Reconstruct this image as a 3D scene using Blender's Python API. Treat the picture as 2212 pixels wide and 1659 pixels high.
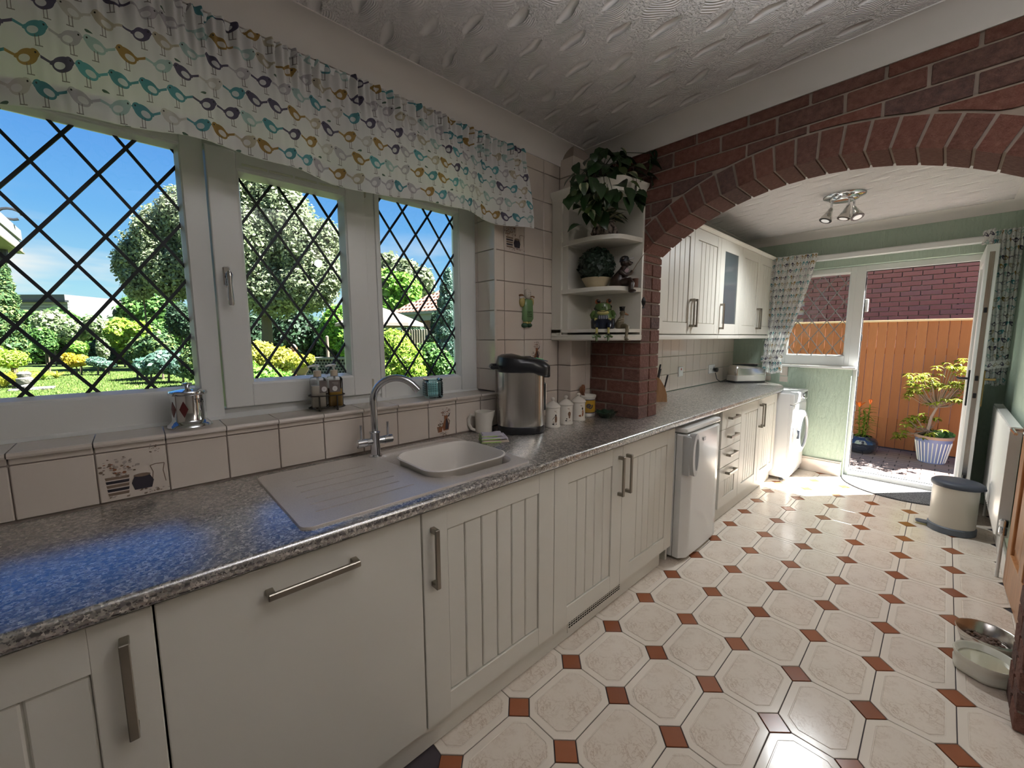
import bpy, bmesh, math, random
from mathutils import Vector, Matrix
PI = math.pi
SC = bpy.context.scene
COL = SC.collection
for o_ in list(bpy.data.objects):
    bpy.data.objects.remove(o_)

# ------------------------------------------------------------------ camera
CAM = Vector((-0.617, -0.9487, 1.3274))
YAW, PIT, ROL = 0.81844, -0.11499, -0.00357
FPX = 873.58
_f = Vector((math.cos(YAW)*math.cos(PIT), math.sin(YAW)*math.cos(PIT), math.sin(PIT)))
_r = _f.cross(Vector((0, 0, 1))).normalized()
_u = _r.cross(_f)
CR = _r*math.cos(ROL) + _u*math.sin(ROL)
CU = -_r*math.sin(ROL) + _u*math.cos(ROL)
cam_d = bpy.data.cameras.new('camera')
cam_o = bpy.data.objects.new('camera', cam_d)
COL.objects.link(cam_o)
cam_d.sensor_width = 36.0
cam_d.lens = FPX/2212*36
cam_d.clip_start = 0.02
cam_d.clip_end = 500
M = Matrix((CR, CU, -_f)).transposed().to_4x4()
M.translation = CAM
cam_o.matrix_world = M
SC.camera = cam_o

def at(px, py, axis, val):
    """world point seen at photo pixel (px,py) on the plane axis=val"""
    d = _f + CR*((px-1106)/FPX) - CU*((py-829.5)/FPX)
    t = (val-CAM[axis])/d[axis]
    return CAM + d*t

# ------------------------------------------------------------------ world, sun, lamps, exposure
SC.view_settings.view_transform = 'Standard'
SC.view_settings.look = 'None'
SC.view_settings.gamma = 1
SC.view_settings.use_curve_mapping = False
SC.view_settings.exposure = 0.0
GLOBE_W, UP_W, SPOT_W = 12.0, 95.0, 34.0      # added near-room globe and uplighter, then the far-room spots

class X:
    """tiny expression builder for shader math nodes"""
    nt = None
    def __init__(s, sock): s.s = sock
    @staticmethod
    def m(op, *a):
        n = X.nt.nodes.new('ShaderNodeMath'); n.operation = op
        for i, v in enumerate(a):
            if isinstance(v, X): X.nt.links.new(v.s, n.inputs[i])
            else: n.inputs[i].default_value = v
        return X(n.outputs[0])
    def __add__(s, o): return X.m('ADD', s, o)
    def __radd__(s, o): return X.m('ADD', o, s)
    def __sub__(s, o): return X.m('SUBTRACT', s, o)
    def __rsub__(s, o): return X.m('SUBTRACT', o, s)
    def __mul__(s, o): return X.m('MULTIPLY', s, o)
    def __rmul__(s, o): return X.m('MULTIPLY', o, s)
    def __truediv__(s, o): return X.m('DIVIDE', s, o)
    def __lt__(s, o): return X.m('LESS_THAN', s, o)
    def __gt__(s, o): return X.m('GREATER_THAN', s, o)
    def sin(s): return X.m('SINE', s)
    def floor(s): return X.m('FLOOR', s)
    def fract(s): return X.m('FRACT', s)
    def abs(s): return X.m('ABSOLUTE', s)
    def sqrt(s): return X.m('SQRT', s)
    def mod(s, v): return X.m('FLOORED_MODULO', s, v)
    def max(s, o): return X.m('MAXIMUM', s, o)
    def min(s, o): return X.m('MINIMUM', s, o)
    def pow(s, o): return X.m('POWER', s, o)

class NT:
    """node tree helper"""
    def __init__(s, tree): s.t = tree; X.nt = tree
    def n(s, typ, **kw):
        nd = s.t.nodes.new(typ)
        ins = kw.pop('ins', {})
        for k, v in kw.items(): setattr(nd, k, v)
        for k, v in ins.items(): s.put(nd.inputs[k], v)
        return nd
    def put(s, inp, v):
        if isinstance(v, X): s.t.links.new(v.s, inp)
        elif isinstance(v, bpy.types.NodeSocket): s.t.links.new(v, inp)
        else:
            if hasattr(v, '__len__') and len(v) == 3 and inp.type == 'RGBA': v = (*v, 1)
            inp.default_value = v
    def mix(s, f, a, b):
        nd = s.n('ShaderNodeMix', data_type='RGBA')
        s.put(nd.inputs[0], f); s.put(nd.inputs[6], a); s.put(nd.inputs[7], b)
        return nd.outputs[2]
    def ramp(s, fac, stops, interp='LINEAR'):
        nd = s.n('ShaderNodeValToRGB'); r = nd.color_ramp; r.interpolation = interp
        while len(r.elements) < len(stops): r.elements.new(0.5)
        for e, (p, c) in zip(r.elements, stops):
            e.position = p; e.color = (*c, 1) if len(c) == 3 else c
        s.put(nd.inputs[0], fac)
        return nd.outputs[0]
    def coord(s, kind='Object', scale=None, rot=None, loc=None):
        c = s.n('ShaderNodeTexCoord').outputs[kind]
        if scale is None and rot is None and loc is None: return c
        mp = s.n('ShaderNodeMapping')
        s.put(mp.inputs[0], c)
        if scale is not None: mp.inputs['Scale'].default_value = scale if hasattr(scale, '__len__') else (scale,)*3
        if rot is not None: mp.inputs['Rotation'].default_value = rot
        if loc is not None: mp.inputs['Location'].default_value = loc
        return mp.outputs[0]
    def noise(s, vec, scale=5, detail=3, rough=.5, dist=0, out='Fac'):
        nd = s.n('ShaderNodeTexNoise', ins={'Scale': scale, 'Detail': detail, 'Roughness': rough, 'Distortion': dist})
        if vec is not None: s.put(nd.inputs['Vector'], vec)
        return nd.outputs[out]
    def voro(s, vec, scale=5, out='Distance', feature='F1', rnd=1):
        nd = s.n('ShaderNodeTexVoronoi', feature=feature, ins={'Scale': scale})
        nd.inputs['Randomness'].default_value = rnd
        if vec is not None: s.put(nd.inputs['Vector'], vec)
        return nd.outputs[out]
    def bump(s, h, strength=.3, dist=.01, normal=None):
        nd = s.n('ShaderNodeBump', ins={'Strength': strength, 'Distance': dist})
        s.put(nd.inputs['Height'], h)
        if normal is not None: s.put(nd.inputs['Normal'], normal)
        return nd.outputs[0]
    def xyz(s, vec):
        nd = s.n('ShaderNodeSeparateXYZ'); s.put(nd.inputs[0], vec)
        return [X(o) for o in nd.outputs]
    def vec(s, x, y, z=0.0):
        nd = s.n('ShaderNodeCombineXYZ')
        for i, v in enumerate((x, y, z)): s.put(nd.inputs[i], v)
        return nd.outputs[0]

MATS = {}
def mat(name, color=(.5, .5, .5), rough=.5, metal=0.0, fn=None, spec=None, coat=0, **kw):
    """principled material; fn(nt, bsdf) adds procedural nodes"""
    if name in MATS: return MATS[name]
    m = bpy.data.materials.new(name); m.use_nodes = True
    m.node_tree.nodes.clear()
    nt = NT(m.node_tree)
    b = nt.n('ShaderNodeBsdfPrincipled')
    out = nt.n('ShaderNodeOutputMaterial')
    m.node_tree.links.new(b.outputs[0], out.inputs[0])
    b.inputs['Base Color'].default_value = (*color, 1)
    b.inputs['Roughness'].default_value = rough
    b.inputs['Metallic'].default_value = metal
    if spec is not None: b.inputs['Specular IOR Level'].default_value = spec
    if coat: b.inputs['Coat Weight'].default_value = coat; b.inputs['Coat Roughness'].default_value = .08
    for k, v in kw.items(): b.inputs[k.replace('_', ' ')].default_value = v
    if fn: fn(nt, b)
    m.diffuse_color = (*color, 1)
    MATS[name] = m
    return m
def setc(nt, b, v): nt.put(b.inputs['Base Color'], v)
def setn(nt, b, v): nt.put(b.inputs['Normal'], v)

def glass_mat(name, tint=(1, 1, 1), refl=1.0, rough=0.0):
    """thin clear pane: fresnel mix of see-through and mirror"""
    if name in MATS: return MATS[name]
    m = bpy.data.materials.new(name); m.use_nodes = True; m.node_tree.nodes.clear()
    nt = NT(m.node_tree)
    tr = nt.n('ShaderNodeBsdfTransparent', ins={'Color': tint})
    gl = nt.n('ShaderNodeBsdfGlossy', ins={'Roughness': rough})
    fr = nt.n('ShaderNodeFresnel', ins={'IOR': 1.45})
    mx = nt.n('ShaderNodeMixShader')
    nt.put(mx.inputs[0], X(fr.outputs[0])*refl)
    nt.put(mx.inputs[1], tr.outputs[0]); nt.put(mx.inputs[2], gl.outputs[0])
    out = nt.n('ShaderNodeOutputMaterial'); nt.put(out.inputs[0], mx.outputs[0])
    MATS[name] = m
    return m

# ------------------------------------------------------------------ mesh helpers
class MB:
    def __init__(s): s.v = []; s.f = []; s.mi = []; s.uv = None; s.k = 0
    def add(s, vs, fs):
        n = len(s.v); s.v += [tuple(p) for p in vs]
        s.f += [tuple(i+n for i in f) for f in fs]; s.mi += [s.k]*len(fs)
        return s
    def box(s, x0, x1, y0, y1, z0, z1, c=0):
        if x0 > x1: x0, x1 = x1, x0
        if y0 > y1: y0, y1 = y1, y0
        if z0 > z1: z0, z1 = z1, z0
        if c <= 0:
            return s.add([(x, y, z) for z in (z0, z1) for y in (y0, y1) for x in (x0, x1)],
                         [(0, 2, 3, 1), (4, 5, 7, 6), (0, 1, 5, 4), (2, 6, 7, 3), (0, 4, 6, 2), (1, 3, 7, 5)])
        c = min(c, (x1-x0)*.49, (y1-y0)*.49, (z1-z0)*.49)
        bm = bmesh.new(); bmesh.ops.create_cube(bm, size=1)
        for v in bm.verts: v.co = ((x0+x1)/2+v.co.x*(x1-x0), (y0+y1)/2+v.co.y*(y1-y0), (z0+z1)/2+v.co.z*(z1-z0))
        bmesh.ops.bevel(bm, geom=bm.edges[:], offset=c, segments=1 if c < .004 else 2, affect='EDGES', profile=.5)
        return s.bm(bm)
    def bm(s, bm):
        bm.verts.index_update()
        s.add([v.co[:] for v in bm.verts], [[v.index for v in f.verts] for f in bm.faces]); bm.free()
        return s
    def prism(s, poly, axis, lo, hi):
        """poly: 2-D outline in the two other axes (in xyz order), extruded lo..hi"""
        n = len(poly)
        def p(q, w):
            if axis == 0: return (w, q[0], q[1])
            if axis == 1: return (q[0], w, q[1])
            return (q[0], q[1], w)
        vs = [p(q, lo) for q in poly]+[p(q, hi) for q in poly]
        fs = [tuple(range(n))[::-1], tuple(range(n, 2*n))]+[(i, (i+1) % n, n+(i+1) % n, n+i) for i in range(n)]
        return s.add(vs, fs)
    def loft(s, rings, closed=True, caps=True):
        n = len(rings[0]); vs = [p for r in rings for p in r]; fs = []
        m = n if closed else n-1
        for k in range(len(rings)-1):
            for i in range(m):
                j = (i+1) % n
                fs.append((k*n+i, k*n+j, (k+1)*n+j, (k+1)*n+i))
        if caps and closed:
            fs.append(tuple(range(n))[::-1]); fs.append(tuple(range((len(rings)-1)*n, len(rings)*n)))
        return s.add(vs, fs)
    def lathe(s, prof, c=(0, 0, 0), seg=24, axis=2, sx=1, sy=1, caps=True):
        rings = []
        for r, h in prof:
            ring = []
            for i in range(seg):
                a = 2*PI*i/seg
                p = (r*math.cos(a)*sx, r*math.sin(a)*sy, h)
                if axis == 0: p = (p[2], p[0], p[1])
                elif axis == 1: p = (p[0], -p[2], p[1]) if False else (p[1], p[2], p[0])
                ring.append((p[0]+c[0], p[1]+c[1], p[2]+c[2]))
            rings.append(ring)
        return s.loft(rings, True, caps)
    def tube(s, pts, r, seg=8, caps=True):
        pts = [Vector(p) for p in pts]; rings = []; up = None
        for i, p in enumerate(pts):
            t = (pts[min(i+1, len(pts)-1)]-pts[max(i-1, 0)]).normalized()
            if up is None:
                up = Vector((0, 0, 1)) if abs(t.z) < .9 else Vector((1, 0, 0))
            a = (up-t*up.dot(t)).normalized(); b = t.cross(a); up = a
            rr = r[i] if hasattr(r, '__len__') else r
            rings.append([tuple(p+a*(rr*math.cos(2*PI*k/seg))+b*(rr*math.sin(2*PI*k/seg))) for k in range(seg)])
        return s.loft(rings, True, caps)
    def sphere(s, c, r, seg=14, rng=8, sx=1, sy=1, sz=1):
        prof = [(max(1e-4, math.sin(PI*i/rng)), -math.cos(PI*i/rng)) for i in range(rng+1)]
        rings = [[(c[0]+q*r*sx*math.cos(2*PI*k/seg), c[1]+q*r*sy*math.sin(2*PI*k/seg), c[2]+h*r*sz) for k in range(seg)] for q, h in prof]
        return s.loft(rings)
    def grid(s, fn, nu, nv, uv=None):
        """fn(u,v)->point, u,v in 0..1; uv(u,v) gives texture coordinates"""
        n0 = len(s.v)
        s.add([fn(i/nu, j/nv) for j in range(nv+1) for i in range(nu+1)],
              [(j*(nu+1)+i, j*(nu+1)+i+1, (j+1)*(nu+1)+i+1, (j+1)*(nu+1)+i) for j in range(nv) for i in range(nu)])
        if uv:
            if s.uv is None: s.uv = {}
            for j in range(nv+1):
                for i in range(nu+1): s.uv[n0+j*(nu+1)+i] = uv(i/nu, j/nv)
        return s
    def xform(s, M, start=0):
        s.v[start:] = [tuple(M @ Vector(p)) for p in s.v[start:]]
        return s
    def mesh(s, name, mats, smooth=False, off=(0, 0, 0), angle=None):
        me = bpy.data.meshes.new(name)
        me.from_pydata([(p[0]-off[0], p[1]-off[1], p[2]-off[2]) for p in s.v], [], s.f)
        for m in (mats if isinstance(mats, (list, tuple)) else [mats]): me.materials.append(m)
        if any(s.mi): me.polygons.foreach_set('material_index', s.mi)
        if smooth: me.polygons.foreach_set('use_smooth', [True]*len(me.polygons))
        if s.uv:
            l = me.uv_layers.new(name='UVMap')
            for lp in me.loops: l.data[lp.index].uv = s.uv.get(lp.vertex_index, (0, 0))
        me.validate(); me.update()
        bm = bmesh.new(); bm.from_mesh(me)
        if not s.uv and len(bm.faces) < 60000: bmesh.ops.recalc_face_normals(bm, faces=bm.faces)
        bm.to_mesh(me); bm.free()
        if smooth and angle: me.set_sharp_from_angle(angle=math.radians(angle))
        return me
    def build(s, name, mats, parent=None, smooth=False, world=True, angle=40, label=None):
        """link as one mesh object; world=True: vertices are in world space and parents have no rotation"""
        off = ORG.get(parent.name, (0, 0, 0)) if (parent is not None and world) else (0, 0, 0)
        o = bpy.data.objects.new(name, s.mesh(name, mats, smooth, off, angle))
        COL.objects.link(o)
        if parent is not None: o.parent = parent
        ORG[o.name] = off
        if label: o['label'] = label
        return o

ORG = {}
def tag(o, label, cat, group=None):
    o['label'] = label; o['category'] = cat
    if group: o['group'] = group
    return o
def thing(name, label, cat, loc=(0, 0, 0), rz=0, group=None):
    o = bpy.data.objects.new(name, None); COL.objects.link(o)
    o.location = loc; o.rotation_euler = (0, 0, rz); o.empty_display_size = .05
    ORG[o.name] = tuple(loc)
    return tag(o, label, cat, group)
def struct(o):
    o['kind'] = 'structure'; return o
def sroot(name, loc=(0, 0, 0)):
    o = bpy.data.objects.new(name, None); COL.objects.link(o); o.location = loc
    ORG[o.name] = tuple(loc)
    return struct(o)
def inst(name, me, parent, loc, rot=None, scale=None):
    """piece sharing mesh data, placed in its parent's frame"""
    o = bpy.data.objects.new(name, me); COL.objects.link(o); o.parent = parent
    po = ORG.get(parent.name, (0, 0, 0))
    o.location = (loc[0]-po[0], loc[1]-po[1], loc[2]-po[2])
    if rot: o.rotation_euler = rot
    if scale: o.scale = scale
    ORG[o.name] = tuple(loc)
    return o
def dup(root, loc, rz=None, label=None, group=None):
    def cp(o, par):
        c = o.copy(); COL.objects.link(c)
        if par: c.parent = par
        for ch in list(o.children): cp(ch, c)
        return c
    r = cp(root, None); r.location = loc
    if rz is not None: r.rotation_euler = (0, 0, rz)
    if label: r['label'] = label
    if group: r['group'] = group
    ORG[r.name] = tuple(loc)
    return r
RND = random.Random(7)
def circ(cx, cy, rx, ry, n=16, a0=0): return [(cx+rx*math.cos(a0+2*PI*i/n), cy+ry*math.sin(a0+2*PI*i/n)) for i in range(n)]
def rrect(x0, x1, y0, y1, r, n=4):
    out = []
    for cx, cy, a in ((x1-r, y1-r, 0), (x0+r, y1-r, PI/2), (x0+r, y0+r, PI), (x1-r, y0+r, 1.5*PI)):
        out += [(cx+r*math.cos(a+PI/2*i/n), cy+r*math.sin(a+PI/2*i/n)) for i in range(n+1)]
    return out
def text_mb(body, size, extrude=.0004):
    """lettering as mesh in the local XY plane, centred"""
    cu = bpy.data.curves.new('lettering', 'FONT'); cu.body = body; cu.size = size; cu.extrude = extrude
    cu.align_x = 'CENTER'; cu.align_y = 'CENTER'; cu.resolution_u = 2
    o = bpy.data.objects.new('lettering', cu); COL.objects.link(o)
    dg = bpy.context.evaluated_depsgraph_get()
    me = o.evaluated_get(dg).to_mesh()
    mb = MB(); mb.add([v.co[:] for v in me.vertices], [list(p.vertices) for p in me.polygons])
    bpy.data.objects.remove(o); bpy.data.curves.remove(cu)
    return mb
# ---- sky: even gradient by elevation with soft cloud banks low down
TO_SUN = Vector((.76*math.cos(math.radians(55.6)), -.65*math.cos(math.radians(55.6)), math.sin(math.radians(55.6)))).normalized()
W = bpy.data.worlds.new('sky'); SC.world = W; W.use_nodes = True
W.node_tree.nodes.clear(); nt = NT(W.node_tree)
gv = nt.n('ShaderNodeTexCoord').outputs['Generated']
x, y, z = nt.xyz(gv)
grad = nt.ramp(z.max(0.0).pow(.6), [(0, (.70, .93, 1.0)), (.22, (.46, .83, 1.0)), (.40, (.19, .52, .98)), (.62, (.075, .27, .84)), (1, (.045, .16, .60))])
cl = X(nt.noise(nt.vec(x*1.2, y*1.2, z*5.5), 2.3, 4, .55))
cov = ((cl-.46)*6).max(0.0).min(1.0)*(1-(z*4.2)).max(0.0).min(.5)*2
skyc = nt.mix(cov, grad, (1.0, 1.0, 1.0))
ground = nt.mix(z < 0.0, skyc, (.16, .18, .12))
bg = nt.n('ShaderNodeBackground', ins={'Color': ground, 'Strength': 1.0})
SKY_BG = bg
nt.put(nt.n('ShaderNodeOutputWorld').inputs[0], bg.outputs[0])
sd = bpy.data.lights.new('sun', 'SUN'); sd.energy = 52; sd.angle = math.radians(.6); sd.color = (1, .97, .92)
so = bpy.data.objects.new('sun', sd); COL.objects.link(so)
so.rotation_euler = TO_SUN.to_track_quat('Z', 'Y').to_euler()

# ------------------------------------------------------------------ materials
def _cab(nt, b):
    n = X(nt.noise(nt.coord(), 90, 2)); setn(nt, b, nt.bump(n, .03, .001))
CAB = mat('cream_cabinet_paint', (.76, .735, .66), .42, fn=_cab)
WHITE = mat('white_pvc', (.80, .81, .80), .28)
WPAINT = mat('white_paint', (.74, .70, .66), .6)
GWHITE = mat('gloss_white_enamel', (.80, .80, .78), .18)
NICKEL = mat('brushed_nickel', (.30, .275, .235), .32, 1.0)
CHROME = mat('chrome', (.72, .74, .77), .07, 1.0)
def _steel(nt, b):
    v = nt.coord(scale=(60, 60, .6)); n = X(nt.noise(v, 4, 2)); nt.put(b.inputs['Roughness'], n*.16+.16)
    setn(nt, b, nt.bump(n, .04, .001))
STEEL = mat('brushed_steel', (.62, .60, .57), .25, 1.0, fn=_steel)
BLACK = mat('black_plastic', (.012, .013, .016), .28)
DARK = mat('dark_void', (.01, .01, .01), .9)
GREYP = mat('grey_plastic', (.10, .12, .15), .45)
GROUT = mat('grout', (.36, .30, .26), .9)
def _wt(nt, b):
    c = nt.coord()
    w = nt.noise(c, 60, 2, out='Color')
    mv = nt.n('ShaderNodeMix', data_type='RGBA', ins={0: .012}); nt.put(mv.inputs[6], c); nt.put(mv.inputs[7], w)
    v = nt.voro(mv.outputs[2], 150, 'Color', rnd=1)
    a, bb, cc = nt.xyz(v)
    col = nt.ramp(a, [(0, (.05, .046, .05)), (.18, (.24, .22, .20)), (.40, (.38, .35, .31)), (.52, (.13, .12, .125)), (.64, (.30, .28, .25)), (.80, (.52, .48, .42)), (.93, (.20, .165, .14))], 'CONSTANT')
    v2 = nt.voro(c, 420, 'Color'); a2 = nt.xyz(v2)[0]
    setc(nt, b, nt.mix(a2 > .82, col, (.045, .042, .045)))
    setn(nt, b, nt.bump(nt.noise(c, 300, 2), .05, .0008))
WORKTOP = mat('speckled_laminate', (.3, .28, .25), .30, fn=_wt, spec=.8, coat=1.0, Coat_IOR=3.8)
WORKTOP.node_tree.nodes['Principled BSDF'].inputs['Coat Roughness'].default_value = .26
def _sink(nt, b):
    c = nt.coord(); n = X(nt.noise(c, 500, 2))
    setc(nt, b, nt.ramp(n, [(.3, (.44, .395, .36)), (.7, (.58, .53, .49))])); setn(nt, b, nt.bump(n, .08, .0006))
SINKM = mat('stone_grey_composite', (.4, .36, .32), .38, fn=_sink, coat=.8, Coat_IOR=2.0)
SINKM.node_tree.nodes['Principled BSDF'].inputs['Coat Roughness'].default_value = .35
def _tile(nt, b):
    n = X(nt.noise(nt.coord(), 14, 2)); setn(nt, b, nt.bump(n, .06, .004))
TILE = mat('cream_wall_tile', (.66, .585, .515), .10, fn=_tile, spec=.6)
def _ft(nt, b):
    c = nt.coord()
    x, y, z = nt.xyz(c)
    inn = ((x.abs()-.121)*400).max(0.0).min(1.0).max(((y.abs()-.079)*400).max(0.0).min(1.0)).max(((x.abs()+y.abs()-.176)*400).max(0.0).min(1.0))
    n1 = X(nt.noise(c, 26, 6, .65, 1.2)); n2 = X(nt.noise(c, 8, 3))
    vein = (1-((n1-.5).abs()*26)).max(0.0)*((n2-.38)*4).max(0.0).min(1.0)
    sp = ((X(nt.noise(c, 60, 4, .7))-.58)*7).max(0.0).min(1.0)*((X(nt.noise(c, 12, 2))-.42)*5).max(0.0).min(1.0)
    f = (vein*.55).max(sp*.62)*(1-inn)
    base = nt.mix((n2*.6)*(1-inn), (.74, .665, .575), (.64, .545, .455))
    setc(nt, b, nt.mix(f, base, (.33, .20, .115)))
    setn(nt, b, nt.bump(X(nt.noise(c, 30, 2)), .05, .003))
FTILE = mat('cream_marbled_floor_tile', (.68, .62, .54), .16, fn=_ft, spec=.5)
def _fi(nt, b):
    oi = X(nt.n('ShaderNodeObjectInfo').outputs['Random'])
    setc(nt, b, nt.mix(oi, (.22, .070, .030), (.30, .105, .048)))
FINS = mat('terracotta_inset', (.26, .085, .04), .2, fn=_fi)
FGROUT = mat('dark_floor_grout', (.055, .045, .05), .9)
def _brick(nt, b):
    oi = X(nt.n('ShaderNodeObjectInfo').outputs['Random'])
    c = nt.coord()
    n = X(nt.noise(c, 55, 5, .65)); col = nt.ramp(oi, [(0, (.115, .040, .028)), (.35, (.155, .050, .034)), (.6, (.085, .042, .036)), (.8, (.18, .062, .040)), (1, (.06, .042, .044))])
    setc(nt, b, nt.mix((n-.35).max(0.0)*1.3, col, (.30, .155, .11)))
    setn(nt, b, nt.bump(X(nt.noise(nt.coord(scale=(1, 1, 1)), 70, 4, .7)), .9, .012))
BRICK = mat('rustic_red_brick', (.2, .07, .05), .85, fn=_brick)
MORTAR = mat('brick_mortar', (.33, .27, .22), .95)
def _artex(nt, b):
    c = nt.coord(rot=(0, 0, math.radians(12))); x, y, z = nt.xyz(c)
    wob = nt.noise(c, 4, 2, out='Color'); wx, wy, _ = nt.xyz(wob)
    x, y = y+(wx-.5)*.10, x+(wy-.5)*.10
    v = y/.115; row = v.floor(); u = x/.215+row.mod(2)*.5
    lx = (u.fract()-.5)*.215; ly = (v.fract()-.5)*.115
    r2 = ((lx+.03)*(lx+.03)+(ly+.05)*(ly+.05)).sqrt()
    comb = (r2*820).sin()
    e1 = (1-((lx-.022)*(lx-.022)/.0058+(ly-.012)*(ly-.012)/.0011)).max(0.0); m1 = e1.min(.3)*3.33
    e2 = (1-((lx+.035)*(lx+.035)/.0042+(ly+.030)*(ly+.030)/.00042)).max(0.0)
    st = X(nt.noise(c, 120, 3, .6))
    h = comb*m1*.16+(1-m1.max(e2.min(.4)*2.5))*((st-.45)*4).max(0.0).min(1.0)*.42-e2*1.3+e1*.75
    setn(nt, b, nt.bump(h, 1.0, .012))
ARTEX = mat('artex_plaster', (.83, .805, .80), .75, fn=_artex)
COVE = mat('cove_paint', (.76, .73, .70), .6)
def _green(nt, b):
    c = nt.coord(scale=(14, 14, 3.2)); n = X(nt.noise(c, 3.4, 4, .55, 1.1))
    setn(nt, b, nt.bump((n-.42).max(0.0), .55, .022))
GREEN = mat('sage_green_textured_plaster', (.42, .52, .425), .6, fn=_green)
def _wood(nt, b):
    w = nt.n('ShaderNodeTexNoise', ins={'Scale': 9, 'Detail': 5, 'Distortion': 1.2}); nt.put(w.inputs['Vector'], nt.coord(scale=(6, 6, .5)))
    setc(nt, b, nt.ramp(w.outputs['Fac'], [(.3, (.30, .125, .045)), (.7, (.52, .26, .115))]))
OAK = mat('varnished_oak', (.42, .2, .08), .3, fn=_wood)
def _lw(nt, b):
    w = X(nt.noise(nt.coord(scale=(8, 8, .8)), 8, 4, .6, .8))
    setc(nt, b, nt.ramp(w, [(.3, (.30, .155, .07)), (.7, (.42, .24, .12))]))
BEECH = mat('beech_wood', (.4, .22, .1), .4, fn=_lw)
def _birds(nt, b):
    uv = nt.n('ShaderNodeUVMap').outputs[0]; u, v, _ = nt.xyz(uv)
    row = v.floor(); uu = u+row.mod(2)*.5+row*.17
    cell = nt.vec(uu.floor()+.5, row+.5, 0)
    wn = nt.n('ShaderNodeTexWhiteNoise', noise_dimensions='2D'); nt.put(wn.inputs[0], cell)
    rnd = X(wn.outputs['Value']); r2 = nt.xyz(wn.outputs['Color'])[1]
    fl = (r2 > .5)*2-1
    x = (uu.fract()-.5)*fl*.80; y = (v.fract()-.5)*.68-.01
    bx = x-.10; by = y-.06-bx*.25
    body = ((bx*bx)/.062+(by*by)/.034) < 1.0
    hx = x-.27; hy = y-.17; head = ((hx*hx)/.013+(hy*hy)/.012) < 1.0
    bk = ((x-.40).abs() < .05)*((y-.17).abs() < (.44-x)*.35)
    tx = x+.10; tail = (x < -.02)*(x > -.47)*((y-.02-tx*.35*-1.0).abs() < (.028+(x+.02)*-.02))
    tail2 = (x < -.02)*(x > -.20)*((y-.04-tx*.12).abs() < (.12+x*.45).max(0.0))
    legs = (((x-.07).abs() < .011)+((x-.15).abs() < .011)).min(1.0)*(y < -.08)*(y > -.33)
    feet = (((x-.10).abs() < .05)+((x-.18).abs() < .05)).min(1.0)*((y+.32).abs() < .012)
    wx = x-.03; wy = y-.02-wx*.2; wing = ((wx*wx)/.017+(wy*wy)/.0075) < 1.0
    ex = x-.30; ey = y-.20; eye = (ex*ex+ey*ey) < .0006
    shape = body.max(head).max(bk).max(tail).max(tail2)
    col = nt.ramp(rnd, [(0, (.10, .30, .34)), (.17, (.10, .09, .14)), (.33, (.36, .23, .075)), (.46, (.42, .57, .55)), (.60, (.50, .48, .51)), (.74, (.52, .47, .36)), (.86, (.13, .38, .42)), (.94, (.62, .60, .56))], 'CONSTANT')
    base = (.82, .82, .81)
    c1 = nt.mix(shape, base, col); c2 = nt.mix(wing*.8, c1, base)
    c3 = nt.mix(legs.max(feet)*.8, c2, (.12, .10, .09)); c4 = nt.mix(eye, c3, (.03, .03, .03))
    lf = ((x+.30)*(x+.30)/.010+(y+.24-x*.3)*(y+.24-x*.3)/.002) < 1.0
    c5 = nt.mix(lf*(rnd > .80), c4, (.10, .16, .12))
    setc(nt, b, c5)
    tl = nt.n('ShaderNodeBsdfTranslucent'); nt.put(tl.inputs[0], c5)
    mx = nt.n('ShaderNodeMixShader', ins={0: .36}); nt.put(mx.inputs[1], b.outputs[0]); nt.put(mx.inputs[2], tl.outputs[0])
    o = [n for n in nt.t.nodes if n.type == 'OUTPUT_MATERIAL'][0]; nt.put(o.inputs[0], mx.outputs[0])
BIRDS = mat('bird_print_cotton', (.76, .75, .72), .9, fn=_birds)
LEAD = mat('lead_strip', (.022, .026, .034), .55, .3)
LEADW = mat('pale_lead_strip', (.42, .42, .42), .4, .7)
PANE = glass_mat('window_glass', (.97, .99, .98), .8)
# ================================================================== SETTING
YW = .645            # inner face of the window wall
XB0, XB1 = 1.45, 1.66  # brick arch wall
XF = 4.22            # far wall
YR = -1.288          # right wall
ZC, ZC2 = 2.385, 2.315
XN, YN = -2.6, -4.4  # rear of the near room (behind the camera)
# ---- floor
fl = MB().box(XN, XF+.12, -4.4, .70, -.12, -.004).build('floor', FGROUT); struct(fl)
def octa(hx, hy, c): return [(hx, -hy+c), (hx, hy-c), (hx-c, hy), (-hx+c, hy), (-hx, hy-c), (-hx, -hy+c), (-hx+c, -hy), (hx-c, -hy)]
PX, PY = .30, .21625
mb = MB()
HX, HY, CC = PX/2-.0016, PY/2-.0016, .050+.0008
rings = []
for inset, zz in ((0, -.005), (0, -.0008), (.0012, 0), (.024, 0), (.0255, -.0012), (.0275, -.0012), (.029, .0004)):
    rings.append([(p[0], p[1], zz) for p in octa(HX-inset, HY-inset, CC-inset*.58)])
mb.loft(rings, True, False); n_ = len(mb.v); mb.f.append(tuple(range(n_-8, n_))); mb.mi.append(0)
octm = mb.mesh('tile', FTILE)
h = .0485
insm = MB().loft([[(h*s, 0, z), (0, h*s, z), (-h*s, 0, z), (0, -h*s, z)] for s, z in ((1, -.005), (1, -.0008), (.97, .0002))]).mesh('tile_inset', FINS)
for i in range(-4, 14):
    for j in range(-1, 7):
        if i < 0 and j < 3: continue
        inst('tile', octm, fl, ((i+.5)*PX, -(j+.5)*PY, 0))
for i in range(-3, 15):
    for j in range(0, 6):
        if i < 0 and j < 2: continue
        inst('tile_inset', insm, fl, (i*PX, -j*PY, 0))
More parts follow.
